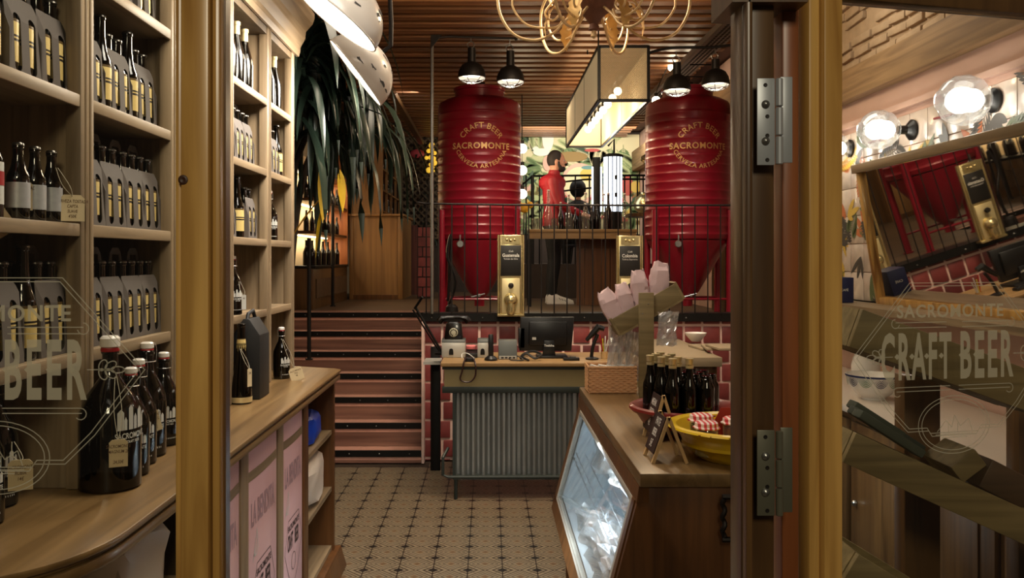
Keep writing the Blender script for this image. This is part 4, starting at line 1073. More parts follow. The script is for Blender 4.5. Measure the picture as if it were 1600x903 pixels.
# pink paper bags standing in the tray
def paperbag(c, w, d_, h, seed, tilt, label):
    rnd = random.Random(seed); mb = MB(); R_ = 14; Z_ = 9; vs = []
    for j in range(Z_+1):
        t = j/Z_; k = .92+.14*math.sin(PI*t); dd = d_*(1-.85*max(0,(t-.72)/.28)); ww = w*(1-.22*max(0,(t-.7)/.3))*k
        for i in range(R_):
            a_ = 2*PI*i/R_; x = math.copysign(abs(math.cos(a_))**.6, math.cos(a_))*ww/2; y = math.copysign(abs(math.sin(a_))**.6, math.sin(a_))*dd/2
            vs.append(Vector((x+rnd.uniform(-.0032,.0032), y+rnd.uniform(-.0045,.0045), t*h+rnd.uniform(-.004,.004)+(.007*math.sin(i*1.3+seed) if j == Z_ else 0))))
    mb.add(vs, [(j*R_+i, j*R_+(i+1)%R_, (j+1)*R_+(i+1)%R_, (j+1)*R_+i) for j in range(Z_) for i in range(R_)]+[tuple(reversed(range(R_))), tuple(Z_*R_+i for i in range(R_))])
    o = obj('coffee_bag', mb, M['pink_bag'], None, c, world=False, smooth=True, sharp=.35); o.rotation_euler = (0, tilt, 0)
    return tag(o, label, 'bag', 'pink coffee bags in the slanting tray')
tl_ = -.5
for i, (bx_, by_, w_, h_, lab) in enumerate(((965,503,.086,.165,'lowest'),(981,492,.075,.150,'second from the bottom'),(1003,478,.080,.170,'third from the bottom'),(1027,464,.088,.165,'topmost'))):
    p = px(bx_, by_, YS+.06); paperbag(p, w_, .07, h_, 30+i, (-.42,-.22,-.12,.10)[i], 'pink paper coffee bag, %s in the slanting tray' % lab)
cb = cbag((px(1034,0,YS+.1).x, YS-.0, px(0,540,YS).z), .10, .16, 8, 'clear cellophane bag stuffed behind the stand post', .01)
# terracotta bowl full of dark bottles
def bowl(name, c, prof, matk, label, seg=48):
    return tag(obj(name, MB().lathe(prof, seg), M[matk], None, c, world=False, smooth=True), label, 'bowl')
BY = 3.15; BX = (1072-VX)*BY/FPX; BR = .195
tb_ = bowl('terracotta_bowl', (BX,BY,RZ+.0005), [(.12,0),(.13,.004),(.165,.045),(.188,.080),(.202,.083),(.210,.092),(.208,.101),(.197,.106),(.186,.100),(.175,.080),(.150,.035),(.11,.014),(0,.012)], 'terracotta', 'dark red glazed terracotta bowl crammed with gold-capped dark bottles')
PM = proto_bottle('small_dark_bottle', .028, .262, .06, .05, None, None, None, 'proto', nr=.0125)
obj('gold_cap', MB().lathe([(.0145,.232),(.0145,.261),(.0155,.263),(.0155,.267),(0,.267)], 14), M['foil'], PM, (0,0,0), world=False, smooth=True)
obj('cap_ring', MB().openlathe([(.0149,.243),(.0149,.246)], 14), M['brass'], PM, (0,0,0), world=False)
posn = ['first','second','third','fourth','fifth','sixth','seventh','eighth','ninth']
pts_ = []
for j in range(-3,4):
    for i in range(-3,4):
        x_, y_ = i*.0605+(.03025 if j % 2 else 0), j*.0525
        if math.hypot(x_, y_) < .128: pts_.append((BX-.012+x_, BY+y_))
pts_.sort()
PN = proto_bottle('stubby_dark_bottle', .029, .205, .012, .035, None, None, None, 'proto', nr=.016)
for i, (x_, y_) in enumerate(pts_):
    if i < 9: place(PM, x_, y_, RZ+.022, 'gold-capped dark bottle in the terracotta bowl, %s tall one from the left' % posn[i])
    elif i < 18: place(PN, x_, y_, RZ+.022, 'stubby uncapped dark bottle in the terracotta bowl, %s one from the left' % posn[i-9])
# yellow bowl
YY = 2.76; YX = .808
yb = bowl('yellow_bowl', (YX,YY,RZ+.0005), [(.120,0),(.126,.003),(.150,.022),(.168,.044),(.178,.047),(.175,.056),(.184,.074),(.200,.091),(.218,.096),(.226,.103),(.222,.109),(.210,.112),(.195,.106),(.176,.075),(.140,.026),(.110,.010),(0,.009)], 'yellow', 'wide yellow glazed bowl with a chipped rim holding jars', 56)
mb = MB(); rnd = random.Random(5)
for i in range(60):
    a_ = rnd.uniform(0,2*PI); r0 = .2245; z0_ = .096+rnd.uniform(.005,.009)
    mb.obox((r0*math.cos(a_), r0*math.sin(a_), z0_), (rnd.uniform(.003,.009),.003,.0022), Matrix.Rotation(a_+PI/2,4,'Z'))
obj('rim_chips', mb, M['terracotta'], yb, (0,0,0), world=False)['kind'] = 'stuff'
def jar(x, y, z, s, fill, label):
    t = thing('jam_jar', label, 'jar', (x,y,z), 'gingham-lidded jars')
    f = obj('filling', MB().lathe([(0,.003),(.032*s,.003),(.034*s,.008),(.034*s,.075*s),(0,.075*s)], 20), fill, t, (0,0,0), world=False, smooth=True)
    obj('glass', MB().lathe([(.035*s,0),(.0365*s,.004),(.0365*s,.08*s),(.031*s,.090*s)], 20), M['clear'], t, (0,0,0), world=False, smooth=True)
    mb = MB(); P = []
    pr = [(.041*s,.086*s),(.042*s,.090*s),(.037*s,.094*s),(.036*s,.104*s),(.030*s,.108*s),(0,.108*s)]; mb.lathe(pr, 24)
    for p in mb.v:
        if p.z < .091*s:
            a_ = math.atan2(p.y,p.x); k = 1+.07*math.sin(a_*9); p.x *= k; p.y *= k
    obj('gingham_lid', mb, M['checker'], t, (0,0,0), world=False, smooth=True)
    return t
olive = mat('yellow_olives', (176,150,30), .4, noise=.4, nscale=40); redf = mat('red_preserve', (70,8,8), .3); rb_ = mat('brown_preserve', (120,56,28), .4)
jar(px(1104,0,2.70).x, 2.70, RZ+.022, 1.0, olive, 'yellow-filled jar under a red gingham lid in the yellow bowl')
jar(px(1096,0,2.80).x, 2.80, RZ+.022, 1.05, redf, 'dark red jar under a gingham lid behind the yellow-filled jar')
jar(px(1146,0,2.80).x, 2.80, RZ+.022, .95, rb_, 'brown jar with a pale lid by the door jamb in the yellow bowl')
rcard = MB().prism([(-.09,-.02),(.16,-.045),(.16,.09),(-.03,.09)], (px(1135,0,2.98).x-.02,2.86,RZ+.055), (1,0,0), (0,0,1), (0,1,0), .004)
tag(obj('red_card', rcard, mat('red_card', (150,36,14), .5), None, (px(1135,0,3.06).x,3.06,RZ+.07)), 'plain orange-red card leaning in the yellow bowl', 'card')
tag(obj('gingham_pouch', MB().box(px(1208,0,3.0).x, px(1232,0,3.0).x, 2.98, 3.02, px(0,662,3).z, px(0,641,3).z), mat('red_cloth', (176,34,40), .8), None, (px(1215,0,3.0).x,3.0,px(0,650,3).z)), 'red gingham pouch seen through the gap beside the jamb', 'pouch')
# A-frame chalk boards
def aboard(p_top, foot_l, foot_r, Yf_, lines, label):
    """seen nearly edge-on: board side faces left"""
    t = thing('chalkboard_sign', label, 'sign', px(foot_l[0],foot_l[1],Yf_), 'little A-frame chalkboards')
    z0 = RZ+.001; T = px(p_top[0],p_top[1],Yf_); A = Vector((px(foot_l[0],0,Yf_).x, Yf_, z0)); B = Vector((px(foot_r[0],0,Yf_).x, Yf_, z0))
    dy = Vector((0.0,.115,0)); sh = Vector((-.004,0,0))     # depth of the sign, skewed a little
    A2, B2, T2 = A+dy+sh, B+dy+sh, T+dy+sh
    for q in ((A,T),(A2,T2)): obj('front_leg', MB().bar(q[0], q[1], .012, .010), M['raw_wood'], t)
    for q in ((B,T),(B2,T2)): obj('back_leg', MB().bar(q[0], q[1], .012, .010), M['raw_wood'], t)
    nn = (T-A).cross(dy+sh).normalized(); 
    if nn.x > 0: nn = -nn
    k0 = .18
    P = [A+(T-A)*k0, A2+(T2-A2)*k0, T2-(T2-A2)*.03, T-(T-A)*.03]
    mb = MB(); mb.add([p+nn*.006 for p in P]+[p+nn*.009 for p in P], [(0,1,2,3),(7,6,5,4),(0,4,5,1),(1,5,6,2),(2,6,7,3),(3,7,4,0)])
    obj('board', mb, M['chalk'], t)
    ud = (dy+sh).normalized()*-1; vd = (T-A).normalized(); mb = MB()
    c0 = (P[0]+P[1]+P[2]+P[3])/4+nn*.0095
    for i, ln in enumerate(lines): put_text(mb, ln, .034, c0+vd*(.036-.036*i), ud, vd, nn, .001, sx=.75, bold=.02)
    obj('chalk_writing', mb, M['chalk_white'], t)
aboard((1037,618), (1017,690), (1060,688), 2.98, ['MERM.','FRESA','4€'], 'little A-frame chalkboard sign behind, beside the red bowl')
aboard((1045,652), (1020,726), (1073,726), 2.68, ['PATE','IBER.','5€'], 'little A-frame chalkboard sign in front, at the counter corner')
# ------------------------------------------------------------------ desk at the back
DZ = .906; DY = 5.62
dk = thing('till_desk', 'till desk with olive front panel and corrugated zinc below', 'desk', (.3, 5.7, 0))
dx0, dx1 = px(689,0,DY).x, .80
obj('top_board', MB().box(dx0, 1.05, DY-.02, 6.25, DZ-.025, DZ), M['desk_x'], dk, bevel=.003)
obj('olive_panel', MB().box(px(694,0,DY).x, 1.05, DY, DY+.02, px(0,605,DY).z, DZ-.045), M['olive'], dk)
obj('upper_frame', MB().box(px(691,0,DY).x, 1.05, DY-.006, DY+.03, px(0,614,DY).z, px(0,604,DY).z).box(px(691,0,DY).x, 1.05, DY-.004, DY+.03, DZ-.045, DZ-.026), M['dark_green'], dk, bevel=.002)
Yc = DY+.02; cx0, cx1 = px(712,0,Yc).x, px(905,0,Yc).x; zb_, zt2 = px(0,741,Yc).z, px(0,613,Yc).z
mb = MB(); n_ = 26; vs = []; pitch = (cx1-cx0)/12.2
for i in range(12*10+1):
    x = cx0+(cx1-cx0)*i/120; ph = (x-cx0)/pitch*2*PI; vs += [Vector((x, Yc+.019*max(-.6,min(.6,math.sin(ph)))/.6, zb_)), Vector((x, Yc+.019*max(-.6,min(.6,math.sin(ph)))/.6, zt2))]
mb.add(vs, [(2*i,2*i+2,2*i+3,2*i+1) for i in range(120)])
obj('corrugated_sheet', mb, M['corr'], dk)
obj('corner_post', MB().box(cx0-.02, cx0, DY, DY+.04, zb_, zt2), M['dark_green'], dk)
obj('foot_rail', MB().tube([px(700,700,DY+.05),px(692,715,DY-.02),px(692,742,DY-.03),px(700,745,DY-.04),px(905,745,DY-.04)], .011, 8), M['dark_green'], dk, smooth=True)
obj('bottom_rail', MB().box(cx0-.02, cx1, DY+.0, DY+.04, zb_-.03, zb_), M['dark_green'], dk)
for x in (px(712,0,DY).x, px(880,0,DY).x):
    for y in (DY+.01, 6.15): obj('leg', MB().tube([(x,y,0),(x,y,zb_-.03)], .012, 8), M['dark_green'], dk, smooth=True)
obj('side_panel', MB().box(px(713,0,DY).x, px(713,0,DY).x+.012, DY+.04, 6.2, zb_, DZ-.03), M['dark_green'], dk)
tag(obj('floor_pipe_post', MB().box(px(673,0,6.4).x, px(688,0,6.4).x, 6.38, 6.43, 0, .93), M['black_metal'], None, (px(680,0,6.4).x,6.4,0), bevel=.003), 'dark square post standing between the stairs and the desk', 'post')
tag(obj('side_ledge', MB().box(px(663,0,6.2).x, px(689,0,6.2).x, 6.1, 6.36, .832, .85), M['white_metal'], None, (px(675,0,6.2).x,6.2,.83)), 'small pale ledge left of the till desk', 'ledge')
# things on the desk
T0 = DZ+.0005
def dpx(x, Y): return (x-VX)*Y/FPX
t = thing('desk_lamp', 'dark jointed desk lamp leaning over the left end of the desk', 'lamp', (dpx(690,6.1),6.1,T0))
obj('base', MB().lathe([(.05,0),(.05,.012),(.012,.02),(0,.02)],16,(dpx(690,6.1),6.1,T0)), M['black_metal'], t, smooth=True)
obj('lower_arm', MB().tube([(dpx(690,6.1),6.1,T0+.02), px(649,480,6.1)], .009, 8), M['black_metal'], t, smooth=True)
obj('lower_arm', MB().tube([(dpx(686,6.12),6.12,T0+.02), px(645,484,6.12)], .006, 8), M['black_metal'], t, smooth=True)
obj('upper_arm', MB().tube([px(648,482,6.1), px(660,464,6.05)], .009, 8), M['black_metal'], t, smooth=True)
# telephone
mt = mat('matt_dark_bakelite', (14,11,10), .25, coat=.4)
Yt = 5.95
tp = thing('rotary_telephone', 'old black rotary telephone standing on the pale metal boxes', 'telephone', (dpx(709,Yt),Yt,px(0,531,Yt).z))
zt3 = px(0,531,Yt).z; xc = dpx(709,Yt)
obj('body', MB().prism([(-.062,0),(.062,0),(.066,.02),(.052,.115),(.030,.128),(-.030,.128),(-.052,.115),(-.066,.02)], (xc,Yt-.03,zt3), (1,0,0),(0,0,1),(0,1,0),.11), mt, tp, bevel=.006)
obj('handset', MB().tube([(xc-.105,Yt,zt3+.125),(xc-.085,Yt,zt3+.152),(xc-.04,Yt,zt3+.160),(xc+.04,Yt,zt3+.160),(xc+.085,Yt,zt3+.152),(xc+.105,Yt,zt3+.125)], [.024,.024,.014,.014,.024,.024], 10), mt, tp, smooth=True)
RX_ = Matrix.Rotation(PI/2,3,'X')
obj('cradle', MB().box(xc-.045,xc+.045,Yt-.015,Yt+.015,zt3+.128,zt3+.148), mt, tp)
d_ = obj('dial', MB().lathe([(.031,0),(.031,.005),(.026,.007),(0,.007)],24,(xc,Yt-.0305,zt3+.055),RX_), mat('dial_cream', (176,172,150), .4), tp, smooth=True)
mb = MB()
for i in range(10): mb.lathe([(.0045,0),(.0045,.001),(0,.001)],10,(xc+.021*math.cos(i*.55-.6),Yt-.0378,zt3+.055+.021*math.sin(i*.55-.6)),RX_)
obj('finger_hole', mb, mt, d_)
def mbox(x0,x1,y0,y1,Y,label,latch):
    a = px(x0,y1,Y); b = px(x1,y0,Y)
    t = thing('metal_box', label, 'box', (a.x,Y,T0), 'pale metal boxes on the desk')
    obj('body', MB().box(a.x,b.x,Y,Y+.16,T0,b.z-.02), M['white_metal'], t, bevel=.004)
    obj('lid', MB().prism([(0,0),(.16,0),(.15,.02),(.01,.02)],(a.x,Y,b.z-.019),(0,1,0),(0,0,1),(1,0,0),b.x-a.x), M['grey_plastic'], t, bevel=.002)
    lx = px(latch,0,Y).x; obj('latch', MB().box(lx-.015,lx+.015,Y-.006,Y,T0+.02,T0+.045).lathe([(.014,0),(.014,.004),(0,.004)],12,(lx,Y-.001,T0+.05),RX_), M['black_metal'], t)
    return t
mbox(690,727,531,560,5.90,'pale metal cash box under the telephone','' or 705)
mbox(746,763,531,560,5.90,'smaller pale metal box right of the cash box',754)
tag(obj('card_reader', MB().prism([(0,0),(.10,0),(.10,.05),(.0,.03)], (dpx(728,5.88),5.88,T0),(0,1,0),(0,0,1),(1,0,0),.08), M['plastic'], None, (dpx(735,5.88),5.9,T0), bevel=.003), 'black card reader between the two metal boxes', 'card reader')
tag(obj('sweet_tin', MB().lathe([(.032,0),(.034,.004),(.034,.022),(.03,.026),(0,.026)],20,(dpx(736,5.98),5.98,T0+.052)), mat('pink_tin', (220,120,120), .4), None, (dpx(736,5.98),5.98,T0+.052), smooth=True), 'small pink tin on top of the card reader', 'tin')
tag(obj('charger', MB().box(dpx(725,5.66),dpx(742,5.66),5.655,5.72,T0,T0+.028), M['plastic'], None, (dpx(733,5.66),5.68,T0), bevel=.004), 'black charger block at the desk edge with a looped cable', 'charger')
tag(obj('looped_cable', MB().tube(smoothpath([px(740,560,5.64),px(743,570,5.585),px(743,585,5.585),px(737,595,5.585),px(727,597,5.585),px(719,592,5.585),px(722,580,5.585),px(725,565,5.59),px(728,559,5.65)],6), .0055, 6), mat('dark_red_cable', (44,16,14), .5), None, px(740,560,5.64), smooth=True), 'dark coiled cable hanging in a loop over the desk front', 'cable')
tag(obj('white_cable', MB().tube(smoothpath([px(722,560,5.60),px(722,553,5.63),px(730,552,5.63),px(738,557,5.62),px(741,560,5.62)],6), .003, 6), M['white_print'], None, px(722,560,5.60), smooth=True), 'thin white cable coiled on the charger block', 'cable')
t = thing('cordless_phone', 'black cordless handset upright in its charging base', 'telephone', (dpx(766,5.75),5.75,T0))
obj('base', MB().lathe([(.045,0),(.045,.012),(.025,.03),(0,.03)],20,(dpx(767,5.75),5.75,T0)), M['plastic'], t, smooth=True)
obj('handset', MB().box(dpx(763,5.75),dpx(771,5.75),5.74,5.765,T0+.02,px(0,522,5.75).z), M['plastic'], t, bevel=.008)
t = thing('receipt_printer', 'grey receipt printer with ports between handset and monitor', 'printer', (dpx(793,5.8),5.8,T0))
obj('body', MB().prism([(0,0),(.15,0),(.15,.125),(.03,.125),(.0,.03)], (dpx(779,5.8),5.8,T0),(0,1,0),(0,0,1),(1,0,0),dpx(808,5.8)-dpx(779,5.8)), M['grey_plastic'], t, bevel=.004)
obj('port_strip', MB().box(dpx(780,5.8),dpx(807,5.8),5.79,5.799,T0+.003,T0+.024), M['white_metal'], t)
mb = MB()
for i in range(4): mb.box(dpx(783+i*6,5.8),dpx(787+i*6,5.8),5.786,5.789,T0+.008,T0+.018)
obj('port', mb, M['plastic'], t)
Ym = 5.95
t = thing('monitor', 'black flat till monitor seen from behind on its stand', 'monitor', (dpx(852,Ym),Ym,T0))
a = px(811,548,Ym); b = px(897,495,Ym)
obj('screen_back', MB().prism([(0,0),(b.x-a.x-.02,0),(b.x-a.x,b.z-a.z),(.01,b.z-a.z)], (a.x,Ym-.02,a.z),(1,0,0),(0,0,1),(0,1,0),.035), M['plastic'], t, bevel=.006)
obj('rear_bulge', MB().box(dpx(826,Ym),dpx(885,Ym),Ym-.045,Ym-.021,a.z+.04,b.z-.03), M['plastic'], t, bevel=.01)
obj('side_reader', MB().box(dpx(810,Ym),dpx(820,Ym),Ym-.02,Ym+.01,a.z+.02,px(0,512,Ym).z), M['plastic'], t, bevel=.003)
obj('stand_neck', MB().prism([(-.045,0),(.045,0),(.035,.11),(-.035,.11)], (dpx(857,Ym),Ym-.06,T0+.01),(1,0,0),(0,0,1),(0,1,0),.04), M['plastic'], t, bevel=.004)
obj('stand_base', MB().box(dpx(838,Ym),dpx(885,Ym),Ym-.10,Ym+.08,T0,T0+.016), M['plastic'], t, bevel=.004)
mb = MB(); put_text(mb, 'Toshiba', .022, (dpx(857,Ym),Ym-.061,T0+.085), (1,0,0),(0,0,1),(0,-1,0),.001,bold=.02); obj('maker_lettering', mb, M['white_print'], t)
obj('sticker', MB().box(dpx(831,Ym),dpx(837,Ym),Ym-.0470,Ym-.0455,px(0,530,Ym).z,px(0,526,Ym).z), M['white_metal'], t)
tag(obj('cable_heap', MB().tube(smoothpath([px(813,561,5.7),px(822,552,5.72),px(836,560,5.7),px(845,553,5.73),px(830,549,5.76),px(815,556,5.75),px(826,563,5.68)],6), .008, 6).tube(smoothpath([px(808,556,5.7),px(818,562,5.68),px(800,563,5.68),px(795,560,5.7)],5), .004, 6), M['plastic'], None, px(826,560,5.7), smooth=True), 'tangle of black cables in front of the monitor foot', 'cables')
t = thing('barcode_scanner', 'black handheld barcode scanner on a curved gooseneck', 'scanner', (dpx(925,5.8),5.8,T0))
obj('base', MB().lathe([(.045,0),(.045,.01),(.012,.02),(0,.02)],18,(dpx(925,5.8),5.8,T0)), M['plastic'], t, smooth=True)
obj('neck', MB().tube(smoothpath([(dpx(924,5.8),5.8,T0+.015),px(927,540,5.8),px(934,522,5.8)],6), .012, 8), M['plastic'], t, smooth=True)
obj('head', MB().tube([px(916,532,5.8),px(926,521,5.8),px(935,511,5.8),px(944,514,5.8)], [.012,.020,.026,.018], 10), M['plastic'], t, smooth=True)
t = thing('pen_cup', 'small cup of pens right of the barcode scanner', 'pens', (dpx(944,5.85),5.85,T0))
obj('cup', MB().lathe([(.022,0),(.024,.05),(.022,.05),(.02,.004),(0,.004)],14,(dpx(944,5.85),5.85,T0)), M['raw_wood'], t, smooth=True)
for i, c_ in enumerate(((200,40,40),(230,220,60),(220,220,220),(200,200,190))):
    obj('pen', MB().tube([(dpx(943+i*.8,5.85),5.85,T0+.01), px(937+i*4.5,523+i%2*5+i,5.85)], .0045, 6), mat('pen_%d'%i, c_, .4), t)
tag(obj('card_box', MB().box(dpx(880,5.75),dpx(905,5.75),5.72,5.78,T0,T0+.02).box(dpx(890,5.75),dpx(900,5.75),5.735,5.765,T0+.02,T0+.026), M['plastic'], None, (dpx(892,5.75),5.75,T0), bevel=.003), 'flat black device lying right of the monitor foot', 'device')
# sink counter behind the case, and what lies on it
bcz = .96
tag(obj('side_worktop', MB().box(1.06, 1.5, 5.45, YW-.02, .90, bcz), M['cream_wall'], None, (1.3,6,.9), bevel=.003), 'pale worktop in the corner under the brick wall', 'worktop')
for i, (x0_, x1_, yy_, zz_, r_) in enumerate(((1085,1150,6.0,.0,.1),(1100,1160,5.8,.02,-.12),(1112,1165,5.65,.038,.05))):
    a = dpx(x0_,yy_); b = dpx(x1_,yy_)
    tag(obj('chopping_board', MB().obox((0,0,.008), (b-a, .30, .016), Matrix()), M['cream_wall'], None, ((a+b)/2,yy_,bcz+zz_+.001), world=False, bevel=.003), 'pale chopping board in the corner stack, %s' % ['bottom','middle','top'][i], 'board').rotation_euler = (0,0,r_)
bowl('small_bowl', (dpx(1087,6.3),6.3,bcz+.02), [(.03,0),(.035,.004),(.075,.05),(.08,.065),(.075,.064),(.06,.04),(0,.01)], 'white_cap', 'small white bowl in front of the brick wall right of the bottles', 24)
# ------------------------------------------------------------------ fermenting tanks
TY = 7.62
def tank(cx, label, text_ang, fade):
    t = thing('fermenting_tank', label, 'tank', (cx, TY, ZF), 'red fermenting tanks')
    r = .372; z0, z1 = 1.76, 2.95
    prof = [(r*.97,z0),(r,z0+.012)]
    nb = 15
    for i in range(nb):
        a = z0+.03+(z1-z0-.06)*i/nb; h = (z1-z0-.06)/nb
        prof += [(r,a+h*.10),(r+.0035,a+h*.16),(r+.0035,a+h*.26),(r-.001,a+h*.34),(r,a+h*.5)]
    prof += [(r*.995,z1),(r*.96,z1+.028),(r*.80,z1+.060),(.225,z1+.075)]
    obj('shell', MB().lathe(prof, 56, (cx,TY,0)), M['red_tank'], t, smooth=True, sharp=.9)
    obj('neck', MB().lathe([(.222,z1+.068),(.222,z1+.135),(.232,z1+.14),(.232,z1+.165),(.20,z1+.175),(0,z1+.18)], 40, (cx,TY,0)), M['red_tank'], t, smooth=True)
    obj('top_valve', MB().tube([(cx,TY,z1+.17),(cx,TY,z1+.25)], .018, 10).tube([(cx-.05,TY,z1+.22),(cx+.05,TY,z1+.22)], .010, 8).sphere((cx,TY,z1+.26),.028,10,6), M['iron'], t, smooth=True)
    obj('cone', MB().lathe([(r*.95,z0-.005),(r*.93,z0-.03),(.10,1.30),(.045,1.24),(.045,1.17),(0,1.17)], 48, (cx,TY,0)), M['red_tank'], t, smooth=True)
    for sx in (-1,1):
        for sy in (-1,1):
            x, y = cx+sx*.325, TY+sy*.20
            obj('leg', MB().tube([(x,y,ZF),(x,y,2.02)], .032, 14).lathe([(.045,ZF),(.045,ZF+.012)],14,(x,y,0)), M['red_tank'], t, smooth=True)
    obj('brace', MB().tube([(cx-.325,TY-.2,1.24),(cx+.325,TY-.2,1.24)], .010, 8).tube([(cx-.325,TY+.2,1.24),(cx+.325,TY+.2,1.24)], .010, 8), M['red_tank'], t, smooth=True)
    obj('outlet_valve', MB().lathe([(.032,0),(.036,.01),(.036,.03),(.02,.045),(0,.05)], 18, (cx-.01,TY-.155,1.60), Matrix.Rotation(PI/2,3,'X')), M['steel'], t, smooth=True)
    obj('gauge', MB().lathe([(.030,0),(.032,.01),(.026,.02),(0,.02)], 18, (cx-.16,TY-.345,1.72), Matrix.Rotation(PI/2,3,'X')).tube([(cx-.16,TY-.36,1.75),(cx-.16,TY-.36,1.80)],.007,6), M['galv'], t, smooth=True)
    obj('drain_valve', MB().tube([(cx,TY-.04,1.27),(cx-.0,TY-.14,1.27)], .014, 8).tube([(cx-.07,TY-.14,1.255),(cx+.05,TY-.14,1.285)], .007, 6), M['steel'], t, smooth=True)
    # curved gold lettering
    mb = MB(); R = r+.0055
    def arc_word(word, size, zc, rad, sgn, bold=.02, width=None):
        me = textmesh(word, size, 1, bold, spacing=1.12)
        for p_ in range(len(me.vertices)):
            v = me.vertices[p_].co
            if rad:
                th = v.x/rad
                if sgn > 0: x_ = (rad+v.y)*math.sin(th); z_ = zc-rad+(rad+v.y)*math.cos(th)
                else: x_ = (rad-v.y)*math.sin(th); z_ = zc+rad-(rad-v.y)*math.cos(th)
            else: x_, z_ = v.x, zc+v.y
            a_ = text_ang + x_/R
            v.x, v.y, v.z = cx+R*math.sin(a_), TY-R*math.cos(a_), z_
        mb.add([v.co.copy() for v in me.vertices], [tuple(q.vertices) for q in me.polygons]); bpy.data.meshes.remove(me)
    arc_word('CRAFT BEER', .070, 2.735, .20, 1, .01)
    arc_word('SACROMONTE', .073, 2.56, None, 1, .025)
    arc_word('CERVEZA ARTESANA', .053, 2.385, .235, -1, .01)
    obj('gold_lettering', mb, M['gold_paint'], t)
    return t
T1X = (749-VX)*TY/FPX; T2X = (1074-VX)*TY/FPX
tank(T1X, 'red fermenting tank with gold lettering, left of the bar', .06, 1)
tank(T2X, 'red fermenting tank with gold lettering, right of the bar', .06, 0)
# ------------------------------------------------------------------ railing on the edge
YRL = 6.66
rl = thing('edge_railing', 'thin black iron railing along the edge of the raised floor', 'railing', (.7, YRL, 1.165))
zr = px(0,319,YRL).z
obj('top_rail', MB().tube([px(652,316,YRL), px(664,318,YRL),(.2,YRL,zr-.005),(1.2,YRL,zr-.01),(XR,YRL,zr-.008)], .008, 8), M['iron'], rl, smooth=True)
bal = None
for i in range(26):
    x = px(666,0,YRL).x + i*.1005
    if x > 2.05: break
    if bal is None: bal = obj('baluster', MB().tube([(0,0,-(zr-1.16)),(0,0,0)], .0052, 6), M['iron'], rl, (x-.7, 0, zr-1.165), world=False, smooth=True)
    else: b3 = bal.copy(); COL.objects.link(b3); b3.parent = rl; b3.location = (x-.7, 0, zr-1.165)
# upright gas pipe and its arms with work lamps
YL = 6.62
def pend(cx, ytop, ycap, yrim, label, parent_arm_z):
    p = px(cx, yrim, YL); k = YL/FPX
    t = thing('cage_pendant', label, 'lamp', p, 'black cage pendants above the tanks')
    h = (yrim-ycap)*k; R = 21.5*k
    zz = p.z
    prof = [(.0,h+.0)]
    zs = zz; body = [(R*.99,zs-.004),(R*1.02,zs+.002),(R*1.0,zs+.02),(R*.93,zs+.055),(R*.72,zs+.095),(R*.42,zs+.115),(R*.30,zs+.12),(R*.29,zz+(yrim-ycap)*k),(0,zz+(yrim-ycap)*k+.002)]
    inner = [(R*.97,zs-.004),(R*.90,zs+.05),(R*.69,zs+.09),(R*.3,zs+.11),(0,zs+.112)]
    obj('shade', MB().openlathe(body[:], 32, (p.x,YL,0)), M['iron'], t, smooth=True)
    obj('reflector', MB().openlathe(inner, 32, (p.x,YL,0)), M['dome'], t, smooth=True)
    obj('lamp_disc', MB().lathe([(R*.86,zs+.03),(R*.86,zs+.034),(0,zs+.036)][::-1][:] if False else [(R*.80,zs+.02),(R*.70,zs+.034),(0,zs+.04)], 24, (p.x,YL,0)), M['lamp_in'], t, smooth=True)
    mb = MB()
    for rr_, dz in ((R*.97,-.004),(R*.72,-.030),(R*.38,-.043)):
        mb.tube([(p.x+rr_*math.cos(a),YL+rr_*math.sin(a),zs+dz) for a in [i*2*PI/24 for i in range(25)]], .0028, 5)
    for i in range(6):
        a = i*PI/3+.2
        mb.tube([(p.x+q*math.cos(a),YL+q*math.sin(a),zs+dz) for q,dz in ((R*.98,-.002),(R*.93,-.016),(R*.72,-.030),(R*.38,-.043),(0,-.046))], .0028, 5)
    obj('wire_cage', mb, M['galv'], t)
    zt_ = zz+(yrim-ycap)*k
    obj('hook', MB().tube(smoothpath([(p.x-.02,YL,zt_),(p.x-.035,YL,zt_+.03),(p.x-.005,YL,zt_+.05),(p.x+.02,YL,zt_+.03),(p.x+.01,YL,zt_)],5), .004, 6).tube([(p.x-.005,YL,zt_+.045),(p.x-.005,YL,parent_arm_z)], .004, 6), M['galv'], t, smooth=True)
    l = bpy.data.lights.new('pendant_spot', 'SPOT'); l.energy = 15; l.color = (1,.95,.88); l.spot_size = 2.1; l.spot_blend = .6; l.shadow_soft_size = .06
    o = bpy.data.objects.new('pendant_spot', l); COL.objects.link(o); o.location = (p.x,YL,zs+.012)
    return t
zarm = px(0,60,YL).z
pend(737, 60, 75, 121, 'black cage pendant lamp above the left tank, left one', zarm)
pend(797.5, 60, 80, 127, 'black cage pendant lamp above the left tank, right one', zarm)
pend(1057.5, 85, 98, 141, 'black cage pendant lamp above the right tank, left one', px(0,80,YL).z)
pend(1118, 72, 93, 132, 'black cage pendant lamp above the right tank, right one', px(0,76,YL).z)
t = thing('pipe_stand', 'slim galvanised pipe upright carrying the left pair of cage pendants', 'pipe', px(675,490,6.58))
obj('upright', MB().tube([px(675,490,6.58), px(675,62,6.58)], .013, 10), M['galv'], t, smooth=True)
obj('arm', MB().tube([px(675,60,6.58), (px(700,57,YL)), px(806,60,YL)], .010, 8).sphere(px(806,60,YL),.016,8,6), M['iron'], t, smooth=True)
obj('corner_bracket', MB().prism([(0,0),(.085,0),(0,-.11)], px(673,54,6.565), (1,0,0),(0,0,1),(0,1,0),.012), M['iron'], t)
t = thing('pipe_stand', 'dark pipe arm reaching left from the right wall with the right pendants', 'pipe', px(1172,70,YL))
